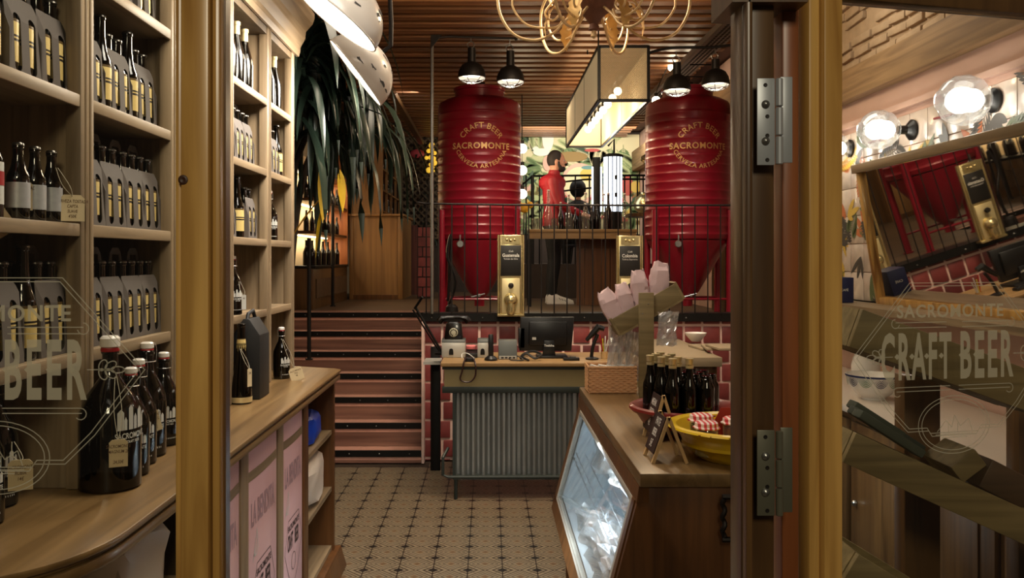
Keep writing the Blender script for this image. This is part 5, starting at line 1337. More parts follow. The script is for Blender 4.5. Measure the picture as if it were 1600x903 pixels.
obj('arm', MB().tube(smoothpath([(XR,YL,px(0,69,YL).z), px(1150,70,YL), px(1110,74,YL), px(1075,74,YL), px(1040,76,YL), px(1010,84,YL)],5), .011, 8), M['iron'], t, smooth=True)
obj('thin_rod', MB().tube([px(1078,101,YL+.1), px(1122,101,YL+.1)], .006, 6).tube([px(1070,120,YL+.1), px(1099,120,YL+.1)], .006, 6), M['iron'], t, smooth=True)
# bare round bulbs
def bulb(x, y, Y, r, label, pw=3):
    p = px(x, y, Y); t = thing('bare_bulb', label, 'bulb', p, 'glowing bare bulbs')
    obj('glass_bulb', MB().sphere(p, r, 16, 10), M['bulb'], t, smooth=True)
    obj('socket', MB().lathe([(r*.42,p.z+r*.9),(r*.42,p.z+r*1.7),(0,p.z+r*1.75)],12,(p.x,p.y,0)), M['iron'], t, smooth=True)
    if pw: point('bulb_light', (p.x,p.y,p.z-r*1.6), pw, (1,.82,.58), r)
    return t
for a in ((1079,88,8.0,.05,'largest bare bulb above the right tank'),(1050,105,8.2,.04,'bare bulb left of the largest one, above the right tank'),(1025,157,8.4,.042,'bare bulb at the left shoulder of the right tank')): bulb(*a[:4], a[4], 2)
fb_ = thing('festoon_cable', 'short dark cable carrying the three bare bulbs by the right tank', 'cable', px(1079,75,8.0))
obj('cable', MB().tube(smoothpath([px(1120,72,8.0),px(1079,76,8.0),px(1050,95,8.2),px(1025,147,8.4),px(1045,150,8.5)],5), .006, 6), M['iron'], fb_, smooth=True)
tag(obj('bulb_cable', MB().tube([(px(816,0,9.6).x,9.66,ZC),(px(816,0,9.6).x,9.66,px(0,310,9.6).z)],.006,6), M['iron'], None, (px(816,0,9.6).x,9.66,2.3)), 'thin vertical cable holding three glowing bulbs beside the left tank', 'cable')
for y_, nm in ((232,'upper'),(266,'middle'),(303,'lower')): bulb(816, y_, 9.6, .055, 'glowing bulb behind the right edge of the left tank, %s of three' % nm, 3)
# ------------------------------------------------------------------ long box lantern
LY1, LY2 = 6.5, 9.2
lx0, lx1 = px(936,0,LY1).x, px(1013,0,LY1).x; lz0, lz1 = px(0,157,LY1).z, px(0,73,LY1).z
t = thing('box_lantern', 'long black-framed box lantern with cane end and cream sides hanging before the bar', 'lamp', ((lx0+lx1)/2, LY1, lz1))
fr = MB(); w_ = .022
for x in (lx0,lx1):
    for z in (lz0,lz1): fr.bar((x,LY1,z),(x,LY2,z),w_,w_)
    for y in (LY1,LY2): fr.bar((x,y,lz0),(x,y,lz1),w_,w_,up=(0,1,0))
for y in (LY1,LY2):
    for z in (lz0,lz1): fr.bar((lx0,y,z),(lx1,y,z),w_,w_)
fr.bar((lx0,7.5,lz0),(lx0,7.5,lz1),.008,.008,up=(0,1,0)).bar((lx0,8.3,lz0),(lx0,8.3,lz1),.008,.008,up=(0,1,0)).bar((lx1,7.8,lz0),(lx1,7.8,lz1),.008,.008,up=(0,1,0))
obj('frame', fr, M['black_metal'], t)
obj('cane_end_panel', MB().box(lx0+.01,lx1-.01,LY1-.002,LY1+.002,lz0+.01,lz1-.01), M['cane'], t)
obj('end_panel', MB().box(lx0+.01,lx1-.01,LY2-.002,LY2+.002,lz0+.01,lz1-.01), M['cream_shade'], t)
for x in (lx0,lx1): obj('side_panel', MB().box(x-.002,x+.002,LY1+.012,LY2-.012,lz0+.01,lz1-.01), M['cream_shade'], t)
obj('hanging_rod', MB().tube([px(935,74,LY1+.3),(px(935,74,LY1+.3).x,LY1+.3,ZC)],.006,6).tube([px(918,85,7.6),(px(918,85,7.6).x,7.6,ZC)],.006,6).tube([(lx1-.1,LY2-.3,lz1),(lx1-.1,LY2-.3,ZC)],.006,6), M['black_metal'], t)
lc = (lx0+lx1)/2
ba = MB()
for i in range(8):
    y = 6.80+i*.29
    obj('bulb', MB().sphere((lc,y,lz0+.13),.034,14,8), M['bulb'], t, smooth=True)
    ba.lathe([(.014,lz0+.16),(.014,lz0+.22)],10,(lc,y,0))
ba.bar((lc,6.6,lz0+.225),(lc,9.0,lz0+.225),.03,.02)
obj('bulb_rail', ba, M['black_metal'], t)
for y in (7.1,7.9,8.7): point('lantern_bulb_light', (lc,y,lz0+.06), 6, (1,.82,.56), .05)
# ------------------------------------------------------------------ chandelier
CY = 4.5; cc = px(928,0,CY); hz = 2.98
t = thing('chandelier', 'cream and gold scrollwork chandelier with acanthus leaves at the top', 'chandelier', (cc.x,CY,hz))
obj('core', MB().lathe([(0,2.80),(.03,2.81),(.022,2.84),(.05,2.88),(.10,2.92),(.13,3.0),(.10,3.08),(.03,3.12),(.02,ZC)], 20, (cc.x,CY,0)), mat('rusty_core', (112,72,54), .7, noise=.4, nscale=25, bump=.5), t, smooth=True)
obj('centre_drop', MB().lathe([(0,2.76),(.018,2.775),(.012,2.80),(.02,2.86)], 12, (cc.x,CY,0)), M['chand'], t, smooth=True)
def leaf3(o, u, v, n, ln, wd, mb):
    P = []; N2 = 10
    for s in (1,-1):
        r_ = range(N2+1) if s > 0 else range(N2-1,0,-1)
        for k in r_:
            tt = k/N2; q = wd*.5*math.sin(PI*min(1,tt*.9+.1))*(1 if k%2 else .72)
            P.append((tt*ln, s*q, .25*q))
    vs = [Vector(o)+Vector(u)*a+Vector(v)*b+Vector(n)*(c+.03*math.sin(a/ln*PI)) for a,b,c in P]
    mid = [Vector(o)+Vector(u)*(ln*k/N2)+Vector(n)*(.03*math.sin(k/N2*PI)) for k in range(N2+1)]
    vs += mid; L_ = N2+1; fs = []
    for k in range(N2):
        fs.append((k,k+1,2*N2+k+1,2*N2+k))
        a = (2*N2-k)%(2*N2); b = (2*N2-k-1)
        fs.append((2*N2+k,2*N2+k+1,b,a))
    mb.add(vs, fs)
for i in range(6):
    a = i*PI/3; rd = Vector((math.cos(a), math.sin(a), 0)); c = Vector((cc.x,CY,0))
    f = lambda r,z: c+rd*r+Vector((0,0,z))
    arm = obj('arm', MB().tube(smoothpath([f(.06,2.93),f(.15,2.86),f(.22,2.79),f(.32,2.755),f(.43,2.79),f(.50,2.90),f(.505,3.03),f(.44,3.10),f(.40,3.04)],6), .0075, 8), M['chand'], t, smooth=True)
    obj('scroll', MB().tube(smoothpath([f(.16,2.88),f(.19,2.83),f(.26,2.82),f(.36,2.84),f(.43,2.93),f(.42,3.02)],6), .006, 7).tube(smoothpath([f(.20,2.98),f(.26,2.90),f(.22,2.86),f(.18,2.90),f(.21,2.93)],5), .006, 7), M['chand'], arm, smooth=True)
    mb = MB(); tang = Vector((-rd.y, rd.x, 0)); leaf3(f(.19,2.96), (rd*.28+Vector((0,0,-1))).normalized(), tang, rd, .22, .085, mb)
    obj('acanthus_leaf', mb, mat('gold_leaf_metal', (214,176,108), .45, .3) if i == 0 else bpy.data.materials['gold_leaf_metal'], arm, smooth=True)
    obj('candle_cup', MB().lathe([(.01,3.10),(.035,3.13),(.035,3.14),(.012,3.14),(.012,3.22),(0,3.22)],14,f(.47,0)), M['chand'], arm, smooth=True)
point('chandelier_light', (cc.x,CY+.5,3.2), 48, (1,.78,.5), .15)
# ------------------------------------------------------------------ big mottled dome lamps
def dome(cx, cz, Y, R, n, label, power, seed):
    power *= .75; c = px(cx, cz, Y); n = Vector(n).normalized(); z_ = -n; a = z_.cross(Vector((0,1,0))).normalized(); b = z_.cross(a); Mx = Matrix((a,b,z_)).transposed()
    t = thing('dome_lamp', label, 'lamp', c, 'big white dome lamps')
    pr = [(R,0)]+[(R*math.cos(q), R*.86*math.sin(q)) for q in [i*PI/2/12 for i in range(1,12)]]+[(0,R*.86)]
    s = obj('shade', MB().openlathe(pr, 48, c, Mx), M['dome'], t, smooth=True)
    inn = [(R*.985,.0015)]+[(R*.97*math.cos(q), R*.83*math.sin(q)) for q in [i*PI/2/10 for i in range(1,10)]]+[(0,R*.83)]
    obj('lit_inside', MB().openlathe(inn, 40, c, Mx), M['lamp_in'], t, smooth=True)
    obj('rim', MB().tube([c+Mx@Vector((R*math.cos(q),R*math.sin(q),0)) for q in [i*2*PI/48 for i in range(49)]], .004, 6), M['dome'], t, smooth=True)
    rnd = random.Random(seed); mb = MB(); wp = None
    for (q, lat, w2) in [(rnd.uniform(0,2*PI), rnd.uniform(.25,1.2), rnd.uniform(.012,.028)) for _ in range(26)]:
        P = []
        for k in range(9):
            th = 2*PI*k/9; rr_ = w2*rnd.uniform(.25,1.0)
            q2 = q+rr_*1.6*math.cos(th)/R/max(.3,math.cos(lat)); l2 = lat+rr_*.55*math.sin(th)/R
            P.append(c+Mx@Vector((R*1.012*math.cos(l2)*math.cos(q2), R*1.012*math.cos(l2)*math.sin(q2), R*.872*math.sin(l2))))
        mb.add(P, [tuple(range(9))])
    obj('worn_patches', mb, M['chip'], t)['kind'] = 'stuff'
    tp_ = c+z_*R*.86
    obj('stem', MB().tube([tp_-z_*.01, tp_+z_*.05, tp_+z_*.05+Vector((0,.02,.12)), Vector((tp_.x,tp_.y+.05,ZC))], .012, 8), M['iron'], t, smooth=True)
    l = bpy.data.lights.new('dome_light', 'AREA'); l.shape = 'DISK'; l.size = R*1.3; l.energy = power; l.color = WW; l.spread = 2.6
    o = bpy.data.objects.new('dome_light', l); COL.objects.link(o); o.location = c+n*.01; o.rotation_euler = n.to_track_quat('-Z','Y').to_euler()
dome(524, 28, 3.5, .205, (-.60,-.07,-.80), 'large white dome lamp with dark worn patches, upper and nearer one', 17, 2)
dome(556, 114, 4.3, .203, (-.78,-.05,-.62), 'large white dome lamp with dark worn patches, lower and farther one', 17, 6)
# ------------------------------------------------------------------ brass coffee dispensers on the railing
def dispenser(x0, x1, ytop, ybot, Y, word, sub, label):
    a = px(x0,ybot,Y); b = px(x1,ytop,Y); W = b.x-a.x; cx = (a.x+b.x)/2; H = b.z-a.z
    t = thing('coffee_dispenser', label, 'dispenser', (cx,Y,a.z), 'brass coffee bean dispensers')
    obj('body', MB().box(a.x+.018,b.x-.018,Y-.03,Y+.03,a.z,b.z), M['brass'], t, bevel=.006)
    for x in (a.x+.008,b.x-.008): obj('side_rail', MB().tube([(x,Y-.02,a.z+.0),(x,Y-.02,b.z)], .008, 10), M['brass'], t, smooth=True)
    zl1 = b.z-.13*H; zl0 = b.z-.505*H
    obj('label_plate', MB().prism([(-W*.38,0),(W*.38,0),(W*.38,zl1-zl0),(-W*.38,zl1-zl0)], (cx,Y-.034,zl0),(1,0,0),(0,0,1),(0,1,0),.004), M['black_label'], t, bevel=.001)
    mb = MB(); o = (cx,Y-.0345,0)
    put_text(mb, 'Café', .020, Vector(o)+Vector((0,0,zl1-.046)),(1,0,0),(0,0,1),(0,-1,0),.001,shear=.3)
    put_text(mb, word, .036, Vector(o)+Vector((0,0,zl1-.078)),(1,0,0),(0,0,1),(0,-1,0),.001,sx=.85,bold=.02)
    put_text(mb, sub, .018, Vector(o)+Vector((0,0,zl1-.105)),(1,0,0),(0,0,1),(0,-1,0),.001)
    obj('lettering', mb, M['white_print'], t)
    obj('top_ornament', MB().box(cx-W*.33,cx+W*.33,Y-.036,Y-.03,b.z-.115*H,b.z-.015*H).sphere((cx-.03,Y-.034,b.z-.06*H),.012,10,6).sphere((cx+.03,Y-.034,b.z-.06*H),.012,10,6).sphere((cx,Y-.034,b.z-.07*H),.014,10,6), M['brass'], t, smooth=True)
    RX2 = Matrix.Rotation(PI/2,3,'X')
    obj('front_plate', MB().box(cx-W*.33,cx+W*.33,Y-.036,Y-.03,a.z+.03*H,zl0-.02), M['foil'], t, bevel=.003)
    obj('knob', MB().lathe([(.012,0),(.012,.02),(.022,.03),(.018,.045),(0,.048)],16,(cx,Y-.036,zl0-.075),RX2), M['iron'], t, smooth=True)
    obj('spout_dome', MB().lathe([(.054,0),(.052,.02),(.040,.045),(.02,.058),(0,.060)],24,(cx,Y-.036,a.z+.125),RX2), M['brass'], t, smooth=True)
    obj('spout', MB().lathe([(.026,0),(.036,.03),(.030,.09),(.018,.10)],18,(cx,Y-.06,a.z+.012),None), M['brass'], t, smooth=True)
    obj('base_moulding', MB().box(a.x,b.x,Y-.04,Y+.035,a.z-.004,a.z+.014), M['brass'], t, bevel=.003)
    return t
dispenser(777,819,367,493,6.60,'Guatemala','Volcán de Oro','brass coffee dispenser with the Guatemala label, left of the bar gap')
dispenser(962,1004,368,493,6.60,'Colombia','Tolima Supremo','brass coffee dispenser with the Colombia label, behind the pink bags')
# ------------------------------------------------------------------ bar table on the raised floor
BYY = 9.2; bt1 = px(826,358,BYY); bt2 = px(996,373,BYY)
t = thing('bar_table', 'plain wooden bar table carrying bottles between the two tanks', 'table', ((bt1.x+bt2.x)/2,BYY+.3,ZF))
obj('top', MB().box(bt1.x,bt2.x,BYY,BYY+.36,bt1.z-.035,bt1.z), M['desk_x'], t, bevel=.004)
obj('fascia', MB().box(bt1.x+.01,bt2.x-.01,BYY+.01,BYY+.03,bt2.z,bt1.z-.036), M['desk_x'], t)
obj('leg', MB().box(bt1.x,bt1.x+.03,BYY,BYY+.03,ZF,bt2.z), M['black_metal'], t); obj('leg', MB().box(bt1.x,bt1.x+.03,BYY+.32,BYY+.35,ZF,bt2.z), M['black_metal'], t)
xs = px(905,0,BYY).x; wd_ = .095; i = 0
while xs < bt2.x+.02:
    obj('front_board', MB().box(xs+.003,xs+wd_-.003,BYY+.31+.004*(i%2),BYY+.33,ZF,bt2.z), M['counter_z'], t); xs += wd_; i += 1
# bottles on the bar
ZB = bt1.z+.0006
PCL = proto_bottle('clear_swing_bottle', .043, .375, .14, .12, None, None, 'swing', 'proto', glass='clear', nr=.014)
PDK = proto_bottle('dark_swing_bottle', .042, .37, .12, .10, None, None, 'swing', 'proto', nr=.014)
wordn = ['first','second','third','fourth','fifth']
for i, x_ in enumerate((857,889,915,944,976)):
    place(PCL, px(x_,0,BYY+.1).x, BYY+.1+.03*(i%2), ZB, 'tall clear swing-top bottle on the bar table, %s from the left' % wordn[i], None, 0, (1.1,.98,1.03,1.0,1.0)[i])
for i, (x_, s_) in enumerate(((876,.78),(899,.62),(924,.66),(951,1.05),(932,.72),(907,.5))):
    place(PDK, px(x_,0,BYY+.2).x, BYY+.18+.04*(i%2), ZB, 'dark bottle on the bar table, %s' % ['far left','second from the left','just right of the third clear bottle','tallest, right of centre','right of centre and short','shortest'][i], None, 0, s_)
for i, x_ in enumerate((835,843,866)):
    tg = tag(obj('drinking_glass', MB().lathe([(.03,0),(.034,.12),(.032,.12),(.028,.006),(0,.006)],20), M['clear'], None, (px(x_,0,BYY+.1).x,BYY+.07,ZB), world=False, smooth=True), 'clear drinking glass at the left end of the bar table, %s of three' % ['left','middle','right'][i], 'glass')
# clear bottles on the dark cabinet by the right tank
t = thing('dark_cabinet', 'tall dark cabinet in the corner right of the right tank', 'cabinet', (px(1150,0,8.3).x,8.4,ZF))
obj('body', MB().box(px(1133,0,8.2).x,px(1174,0,8.2).x if False else 2.34,8.2,8.7,ZF,px(0,149,8.2).z), M['pine_dark'], t, bevel=.005)
for i, x_ in enumerate((1142,1155)):
    place(PCL, px(x_,0,8.3).x, 8.3, px(0,149,8.2).z+.001, 'clear bottle on top of the dark cabinet by the right tank, %s' % ['left','right'][i], None, 0, .5)
# LED display tower and slim column
TYY = 9.9
t = thing('lit_display_tower', 'round glass display tower glowing white behind the bar bottles', 'display case', (px(949,0,TYY).x,TYY,ZF))
tx = 1.426; R = 24*TYY/FPX*.6; za, zb2 = px(0,331,TYY).z, px(0,246,TYY).z
tower_em = mat('lit_diffuser', (235,244,255), .5, em=2.6, emc=(232,242,255))
obj('lit_cylinder', MB().lathe([(.108,za),(.108,zb2)], 28, (tx+.02,TYY,0)), tower_em, t, smooth=True)
obj('top_cap', MB().lathe([(.122,zb2),(.122,zb2+.025),(.08,zb2+.04),(0,zb2+.04)], 28, (tx+.02,TYY,0)), M['black_metal'], t, smooth=True)
obj('base', MB().lathe([(.10,ZF),(.115,ZF+.02),(.11,za)], 28, (tx+.02,TYY,0)), M['black_metal'], t, smooth=True)
mb = MB()
for a in (-2.2,-1.75,-1.3,-.9): mb.tube([(tx+.02+.113*math.cos(a),TYY+.113*math.sin(a),za),(tx+.02+.113*math.cos(a),TYY+.113*math.sin(a),zb2)],.006,6)
for q in (.3,.62): mb.obox((tx+.04,TYY-.115,za+(zb2-za)*q),(.03,.012,.05))
obj('strap', mb, M['black_metal'], t)
obj('handle_arm', MB().tube([(tx+.02,TYY-.10,zb2+.04),(tx+.02,TYY-.10,zb2+.20),(tx-.05,TYY-.10,zb2+.12)],.012,8), M['black_metal'], t, smooth=True)
t = thing('slim_light_column', 'slim black column with a white light strip left of the display tower', 'column', (px(932,0,TYY).x,TYY-.1,ZF))
xa = px(931,0,TYY).x
obj('column', MB().box(xa-.04,xa+.04,TYY-.1,TYY+.0,ZF,px(0,247,TYY).z), M['black_metal'], t, bevel=.005)
obj('light_strip', MB().box(xa+.042,xa+.060,TYY-.1,TYY-.08,za,px(0,262,TYY).z), tower_em, t)
obj('light_strip', MB().box(xa-.060,xa-.042,TYY-.1,TYY-.08,za,px(0,262,TYY).z), tower_em, t)
# brass horn and globe
t = thing('brass_horn_lamp', 'dark brass flared lamp against the mural right of the tower', 'lamp', px(1012,345,10.4))
hc = px(1012,250,10.4)
obj('horn', MB().lathe([(.02,-.05),(.06,-.03),(.09,.0),(.085,.03),(.05,.06),(.02,.06)],20,hc,Matrix.Rotation(.6,3,'X')), M['brass'], t, smooth=True)
obj('stem', MB().tube([hc+Vector((0,0,-.03)), (hc.x,hc.y,ZF)], .012, 8), M['iron'], t, smooth=True)
gp = px(1007,318,10.0)
t = thing('gold_pot', 'rounded gold pot half hidden behind the right tank', 'pot', (gp.x,10.0,gp.z-.12))
obj('body', MB().lathe([(.06,-.12),(.12,-.06),(.13,0),(.10,.07),(.05,.11),(.055,.13),(0,.13)],24,gp), M['brass'], t, smooth=True)
tag(obj('pot_shelf', MB().box(gp.x-.2,2.34,9.8,10.2,gp.z-.16,gp.z-.121), M['pine_dark'], None, (gp.x,10,gp.z-.16)), 'dark shelf under the gold pot', 'shelf')
# second railing, in front of the mural
t = thing('stair_railing', 'black iron railing with cross bars in front of the jungle mural', 'railing', (1.4,11.25,ZF+.45))
YS2 = 11.25; zt4 = px(0,274,YS2).z; zb4 = ZF+.45
obj('top_rail', MB().tube([px(812,292,YS2),px(832,275,YS2),px(930,274,YS2),px(1012,274,YS2)], .014, 8), M['black_metal'], t, smooth=True)
obj('middle_rail', MB().tube(smoothpath([px(868,286,YS2),px(900,282,YS2),px(930,280,YS2),px(1012,280,YS2)],4), .012, 8).tube(smoothpath([px(868,300,YS2),px(900,296,YS2),px(930,293,YS2)],4), .012, 8), M['black_metal'], t, smooth=True)
for x_ in (822,832,843,880,899,921,938,955,976,985,996,1005):
    X = px(x_,0,YS2).x; obj('baluster', MB().tube([(X,YS2,zb4),(X,YS2,zt4)], .010 if x_ != 832 else .022, 6), M['black_metal'], t, smooth=True)
# ------------------------------------------------------------------ jungle mural
mm_ = [mat('mural_%s' % n_, c_, .7) for n_, c_ in (('cream',(214,202,158)),('green',(106,128,78)),('pale_green',(178,186,130)),('dark_green',(66,86,62)),('yellow',(208,176,84)),('red',(176,76,66)),('pink',(214,166,144)),('teal',(98,138,134)),('white',(230,226,208)),('ochre',(140,112,60)))]
mu = thing('jungle_mural', 'bright painted jungle mural with palms, fruit and a white parrot', 'mural', (1.4,YB-.01,2.9))
mx0, mx1, mz0, mz1 = .40, 2.34, 1.97, 3.52
obj('ground', MB().box(mx0,mx1,YB-.012,YB-.002,mz0,mz1), mm_[0], mu)
random.seed(21); mb = MB(); o0 = Vector((0,YB-.012,0)); u, v, n = (1,0,0), (0,0,1), (0,-1,0); dd = .001
def disc(cx, cz, rx, rz, m_):
    global dd; dd += .0001; mb.mat(m_); mb.add([o0+Vector((cx+rx*math.cos(a),-dd,cz+rz*math.sin(a))) for a in [i*2*PI/22 for i in range(22)]], [tuple(range(22))])
for i in range(110):
    dd += .00012; mb.mat(random.choice((1,1,2,2,3,1,9,0)))
    x, z = random.uniform(mx0+.1,mx1-.1), random.uniform(mz0+.1,mz1-.1)
    frond(mb, o0+Vector((x,0,z)), u, v, n, random.uniform(0,6.28), random.uniform(.25,.45), random.uniform(.10,.17), 15, 0, dd)
for i in range(36):
    dd += .00012; mb.mat(random.choice((1,2,3,4,5,6,3)))
    x, z = random.uniform(mx0+.1,mx1-.1), random.uniform(mz0+.1,mz1-.7)
    for q in range(4): frond(mb, o0+Vector((x,0,z)), u, v, n, q*.6+random.uniform(0,3), random.uniform(.10,.20), .05, 1, 1, dd+q*.00002)
def mpx(x, y): p = px(x,y,YB-.012); return p.x, p.z
c_ = mpx(905,285); disc(c_[0],c_[1],.28,.30,6); disc(c_[0],c_[1]-.02,.24,.26,0); c_ = mpx(918,273); disc(c_[0],c_[1],.12,.10,4); c_ = mpx(918,262); disc(c_[0],c_[1],.10,.03,7)
c_ = mpx(903,287); disc(c_[0],c_[1],.05,.06,4); c_ = mpx(980,290); disc(c_[0],c_[1],.09,.16,5); c_ = mpx(993,292); disc(c_[0],c_[1],.09,.09,4)
c_ = mpx(846,238); disc(c_[0],c_[1],.13,.06,8); c_ = mpx(837,233); disc(c_[0],c_[1],.05,.04,8); c_ = mpx(832,235); disc(c_[0],c_[1],.015,.012,3); c_ = mpx(855,255); disc(c_[0],c_[1],.07,.12,6)
c_ = mpx(856,215); disc(c_[0],c_[1],.09,.22,8); c_ = mpx(893,245); disc(c_[0],c_[1],.25,.08,9); c_ = mpx(925,235); disc(c_[0],c_[1],.12,.025,5)
for p in mb.v: p.x = max(mx0,min(mx1,p.x)); p.z = max(mz0,min(mz1,p.z))
obj('painted_foliage', mb, mm_, mu)
c_ = px(819,330,11.0)
tag(obj('yellow_flower', MB().sphere((0,0,0),.05,12,8,(1,.5,1)).sphere((.06,0,.03),.035,10,6,(1,.5,1)).sphere((-.05,0,.03),.035,10,6,(1,.5,1)), mat('flower_yellow', (226,170,40), .6), None, px(819,325,8.6), world=False, smooth=True), 'yellow flower low beside the right edge of the left tank', 'flower')
obj('stem', MB().tube([(0,0,-.03),(-.02,0,-.5),(0,0,px(819,325,8.6).z*-1+ZF)], .008, 6), M['leaf'], COL.objects['yellow_flower'], (0,0,0), world=False)
NTH = ['first','second','third','fourth','fifth','sixth','seventh','eighth','ninth','tenth','eleventh','twelfth','thirteenth']
# ------------------------------------------------------------------ people
def capsule_chain(ch, seg=14):
    """closed tapered tube through the joints, with a ball at each; radii may be (front-back, side)"""
    mb = MB(); pts = [Vector(c[0]) for c in ch]; n = len(pts)
    rad = [c[1] if isinstance(c[1], tuple) else (c[1], c[1]) for c in ch]
    # refine so the outline bulges smoothly between joints
    P = []; R = []
    for i in range(n-1):
        for k in range(4):
            t = k/4; P.append(pts[i].lerp(pts[i+1], t)); e = t*t*(3-2*t)
            R.append((rad[i][0]*(1-e)+rad[i+1][0]*e, rad[i][1]*(1-e)+rad[i+1][1]*e))
    P.append(pts[-1]); R.append(rad[-1]); vs = []; m = len(P)
    for i in range(m):
        t = (P[min(i+1,m-1)]-P[max(i-1,0)]).normalized()
        side = Vector((0,1,0)); side = (side-t*side.dot(t))
        side = side.normalized() if side.length > .2 else Vector((1,0,0)); fr = side.cross(t).normalized()
        for k in range(seg):
            a = 2*PI*k/seg; vs.append(P[i]+fr*math.cos(a)*R[i][0]+side*math.sin(a)*R[i][1])
    fs = [(i*seg+k, i*seg+(k+1)%seg, (i+1)*seg+(k+1)%seg, (i+1)*seg+k) for i in range(m-1) for k in range(seg)]
    fs += [tuple(reversed(range(seg))), tuple((m-1)*seg+k for k in range(seg))]
    mb.add(vs, fs)
    for p, r in zip(pts, rad): mb.sphere(p, 1, 14, 8, (r[0]*.98, r[1]*.98, min(r)*.9))
    return mb
def skin_part(name, chains, mat_, sub=1):
    mb = MB()
    for ch in chains:
        q = capsule_chain(ch); mb.add(q.v, q.f)
    return mb
def join_remesh(name, meshes, mbs, mat_, parent, vox=.01, smooth_it=2):
    mb = MB()
    for q in meshes: mb.add(q.v, q.f)
    for q in mbs: mb.add(q.v, q.f)
    me = bpy.data.meshes.new(name); me.from_pydata(mb.v, [], mb.f)
    bm = bmesh.new(); bm.from_mesh(me); bmesh.ops.recalc_face_normals(bm, faces=bm.faces); bm.to_mesh(me); bm.free()
    o = bpy.data.objects.new(name, me); COL.objects.link(o)
    r = o.modifiers.new('r', 'REMESH'); r.mode = 'VOXEL'; r.voxel_size = vox; r.use_smooth_shade = True
    s = o.modifiers.new('k', 'SMOOTH'); s.iterations = smooth_it
    dg = bpy.context.evaluated_depsgraph_get(); dg.update()
    res = bpy.data.meshes.new_from_object(o.evaluated_get(dg)); bpy.data.objects.remove(o); bpy.data.meshes.remove(me)
    res.name = name; res.materials.clear(); res.materials.append(mat_); res.shade_smooth()
    o2 = bpy.data.objects.new(name, res); COL.objects.link(o2)
    if parent: o2.parent = parent
    return o2
def person_std(loc, label):
    """man standing in profile, facing +x, forearms forward; height 1.77"""
    root = thing('person', label, 'person', loc)
    V = Vector
    body = [
     [(V((0,0,.95)),(.125,.155),'hip'),(V((.01,0,1.10)),(.105,.14),None),(V((.0,0,1.25)),(.115,.155),'chest'),(V((-.015,0,1.40)),(.10,.15),'sh'),(V((0,0,1.50)),(.058,.058),'neck'),(V((.02,0,1.57)),(.055,.055),None)],
    ]
    legs = []; arms = []
    for s in (-1,1):
        legs.append([(V((0,0,.95)),(.125,.155),'hip'),(V((0,s*.09,.85)),.088,None),(V((.01,s*.10,.50)),.058,'k%d'%s),(V((-.02,s*.105,.28)),.052,None),(V((-.03,s*.11,.09)),.038,'a%d'%s),(V((.02,s*.115,.045)),.036,None),(V((.13,s*.13,.035)),.032,None)])
        e = V((.05,s*.22,1.14)) if s < 0 else V((.10,s*.22,1.14)); h = V((.30,s*.16,1.03)) if s < 0 else V((.36,s*.14,1.05))
        arms.append([(V((-.015,0,1.40)),(.10,.15),'sh'),(V((-.015,s*.17,1.40)),.062,None),(V((.0,s*.20,1.28)),.050,None),(e,.041,None),(e.lerp(h,.55),.036,None),(h,.026,'w%d'%s)])
    hands = []
    for s in (-1,1):
        w_ = arms[0 if s < 0 else 1][-1][0]; d = V((.85,0,-.25)).normalized()
        pal = w_+d*.055; ch = [[(w_,.024,None),(w_+d*.03,(.020,.034),None),(pal+d*.015,(.016,.038),None)]]
        for q in range(4):
            off = V((0,(q-1.5)*.021,0)); L_ = (.055,.068,.064,.050)[q]
            b = pal+off+d*.01
            ch.append([(b,.0095,None),(b+d*L_*.5+V((0,0,-.004)),.0085,None),(b+d*L_*.8+V((0,0,-.02)),.008,None),(b+d*L_+V((0,0,-.035)),.007,None)])
        tb2 = w_+d*.03+V((0,-s*.022,0))
        ch.append([(tb2,.012,None),(tb2+d*.025+V((0,-s*.022,-.008)),.010,None),(tb2+d*.05+V((0,-s*.030,-.018)),.008,None)])
        for c in ch: hands.append(skin_part('h', [c], None, 1))
    # head
    hd = MB(); hc = V((.035,0,1.655))
    hd.sphere(hc, 1, 28, 18, (.098,.077,.118))
    hd.sphere(hc+V((.025,0,-.055)), 1, 20, 12, (.072,.058,.062))
    hd.sphere(hc+V((.078,0,-.098)), 1, 14, 8, (.022,.026,.018))            # chin
    hd.tube([hc+V((.092,0,.012)), hc+V((.112,0,-.014)), hc+V((.118,0,-.030))], [.009,.013,.013], 10)   # nose
    hd.sphere(hc+V((.098,0,-.060)), 1, 14, 8, (.012,.026,.007)); hd.sphere(hc+V((.094,0,-.070)), 1, 14, 8, (.011,.022,.007))  # lips
    hd.sphere(hc+V((.085,0,.026)), 1, 14, 8, (.014,.052,.010))               # brow
    for s in (-1,1):
        hd.sphere(hc+V((-.008,s*.078,-.012)), 1, 12, 8, (.022,.010,.034))    # ear
        hd.sphere(hc+V((.060,s*.040,-.028)), 1, 12, 8, (.028,.022,.022))
    tm = [skin_part('b', body+arms, None, 1), skin_part('l', legs, None, 1)]+hands
    b = join_remesh('body', tm, [hd], M['skin'], root, .0085)
    for s in (-1,1):
        e = obj('eye', MB().sphere(hc+V((.083,s*.032,.004)), .011, 12, 8), M['white_print'], root, world=False, smooth=True); obj('iris', MB().sphere(hc+V((.0905,s*.033,.004)), .0055, 10, 6), M['hair'], e, world=False, smooth=True)
    # hair: cap, sideburn, beard
    h = MB(); h.sphere(hc+V((-.016,0,.016)), 1, 24, 14, (.098,.084,.116))
    h.v = [V((min(p.x, hc.x+.062+ (.02 if p.z > hc.z+.09 else 0)), p.y, max(p.z, hc.z-.055))) for p in h.v]
    obj('hair', h, M['hair'], root, world=False, smooth=True)
    bd = MB(); bd.sphere(hc+V((.052,0,-.090)), 1, 20, 12, (.052,.058,.040)); bd.sphere(hc+V((.100,0,-.048)), 1, 12, 6, (.012,.028,.006))
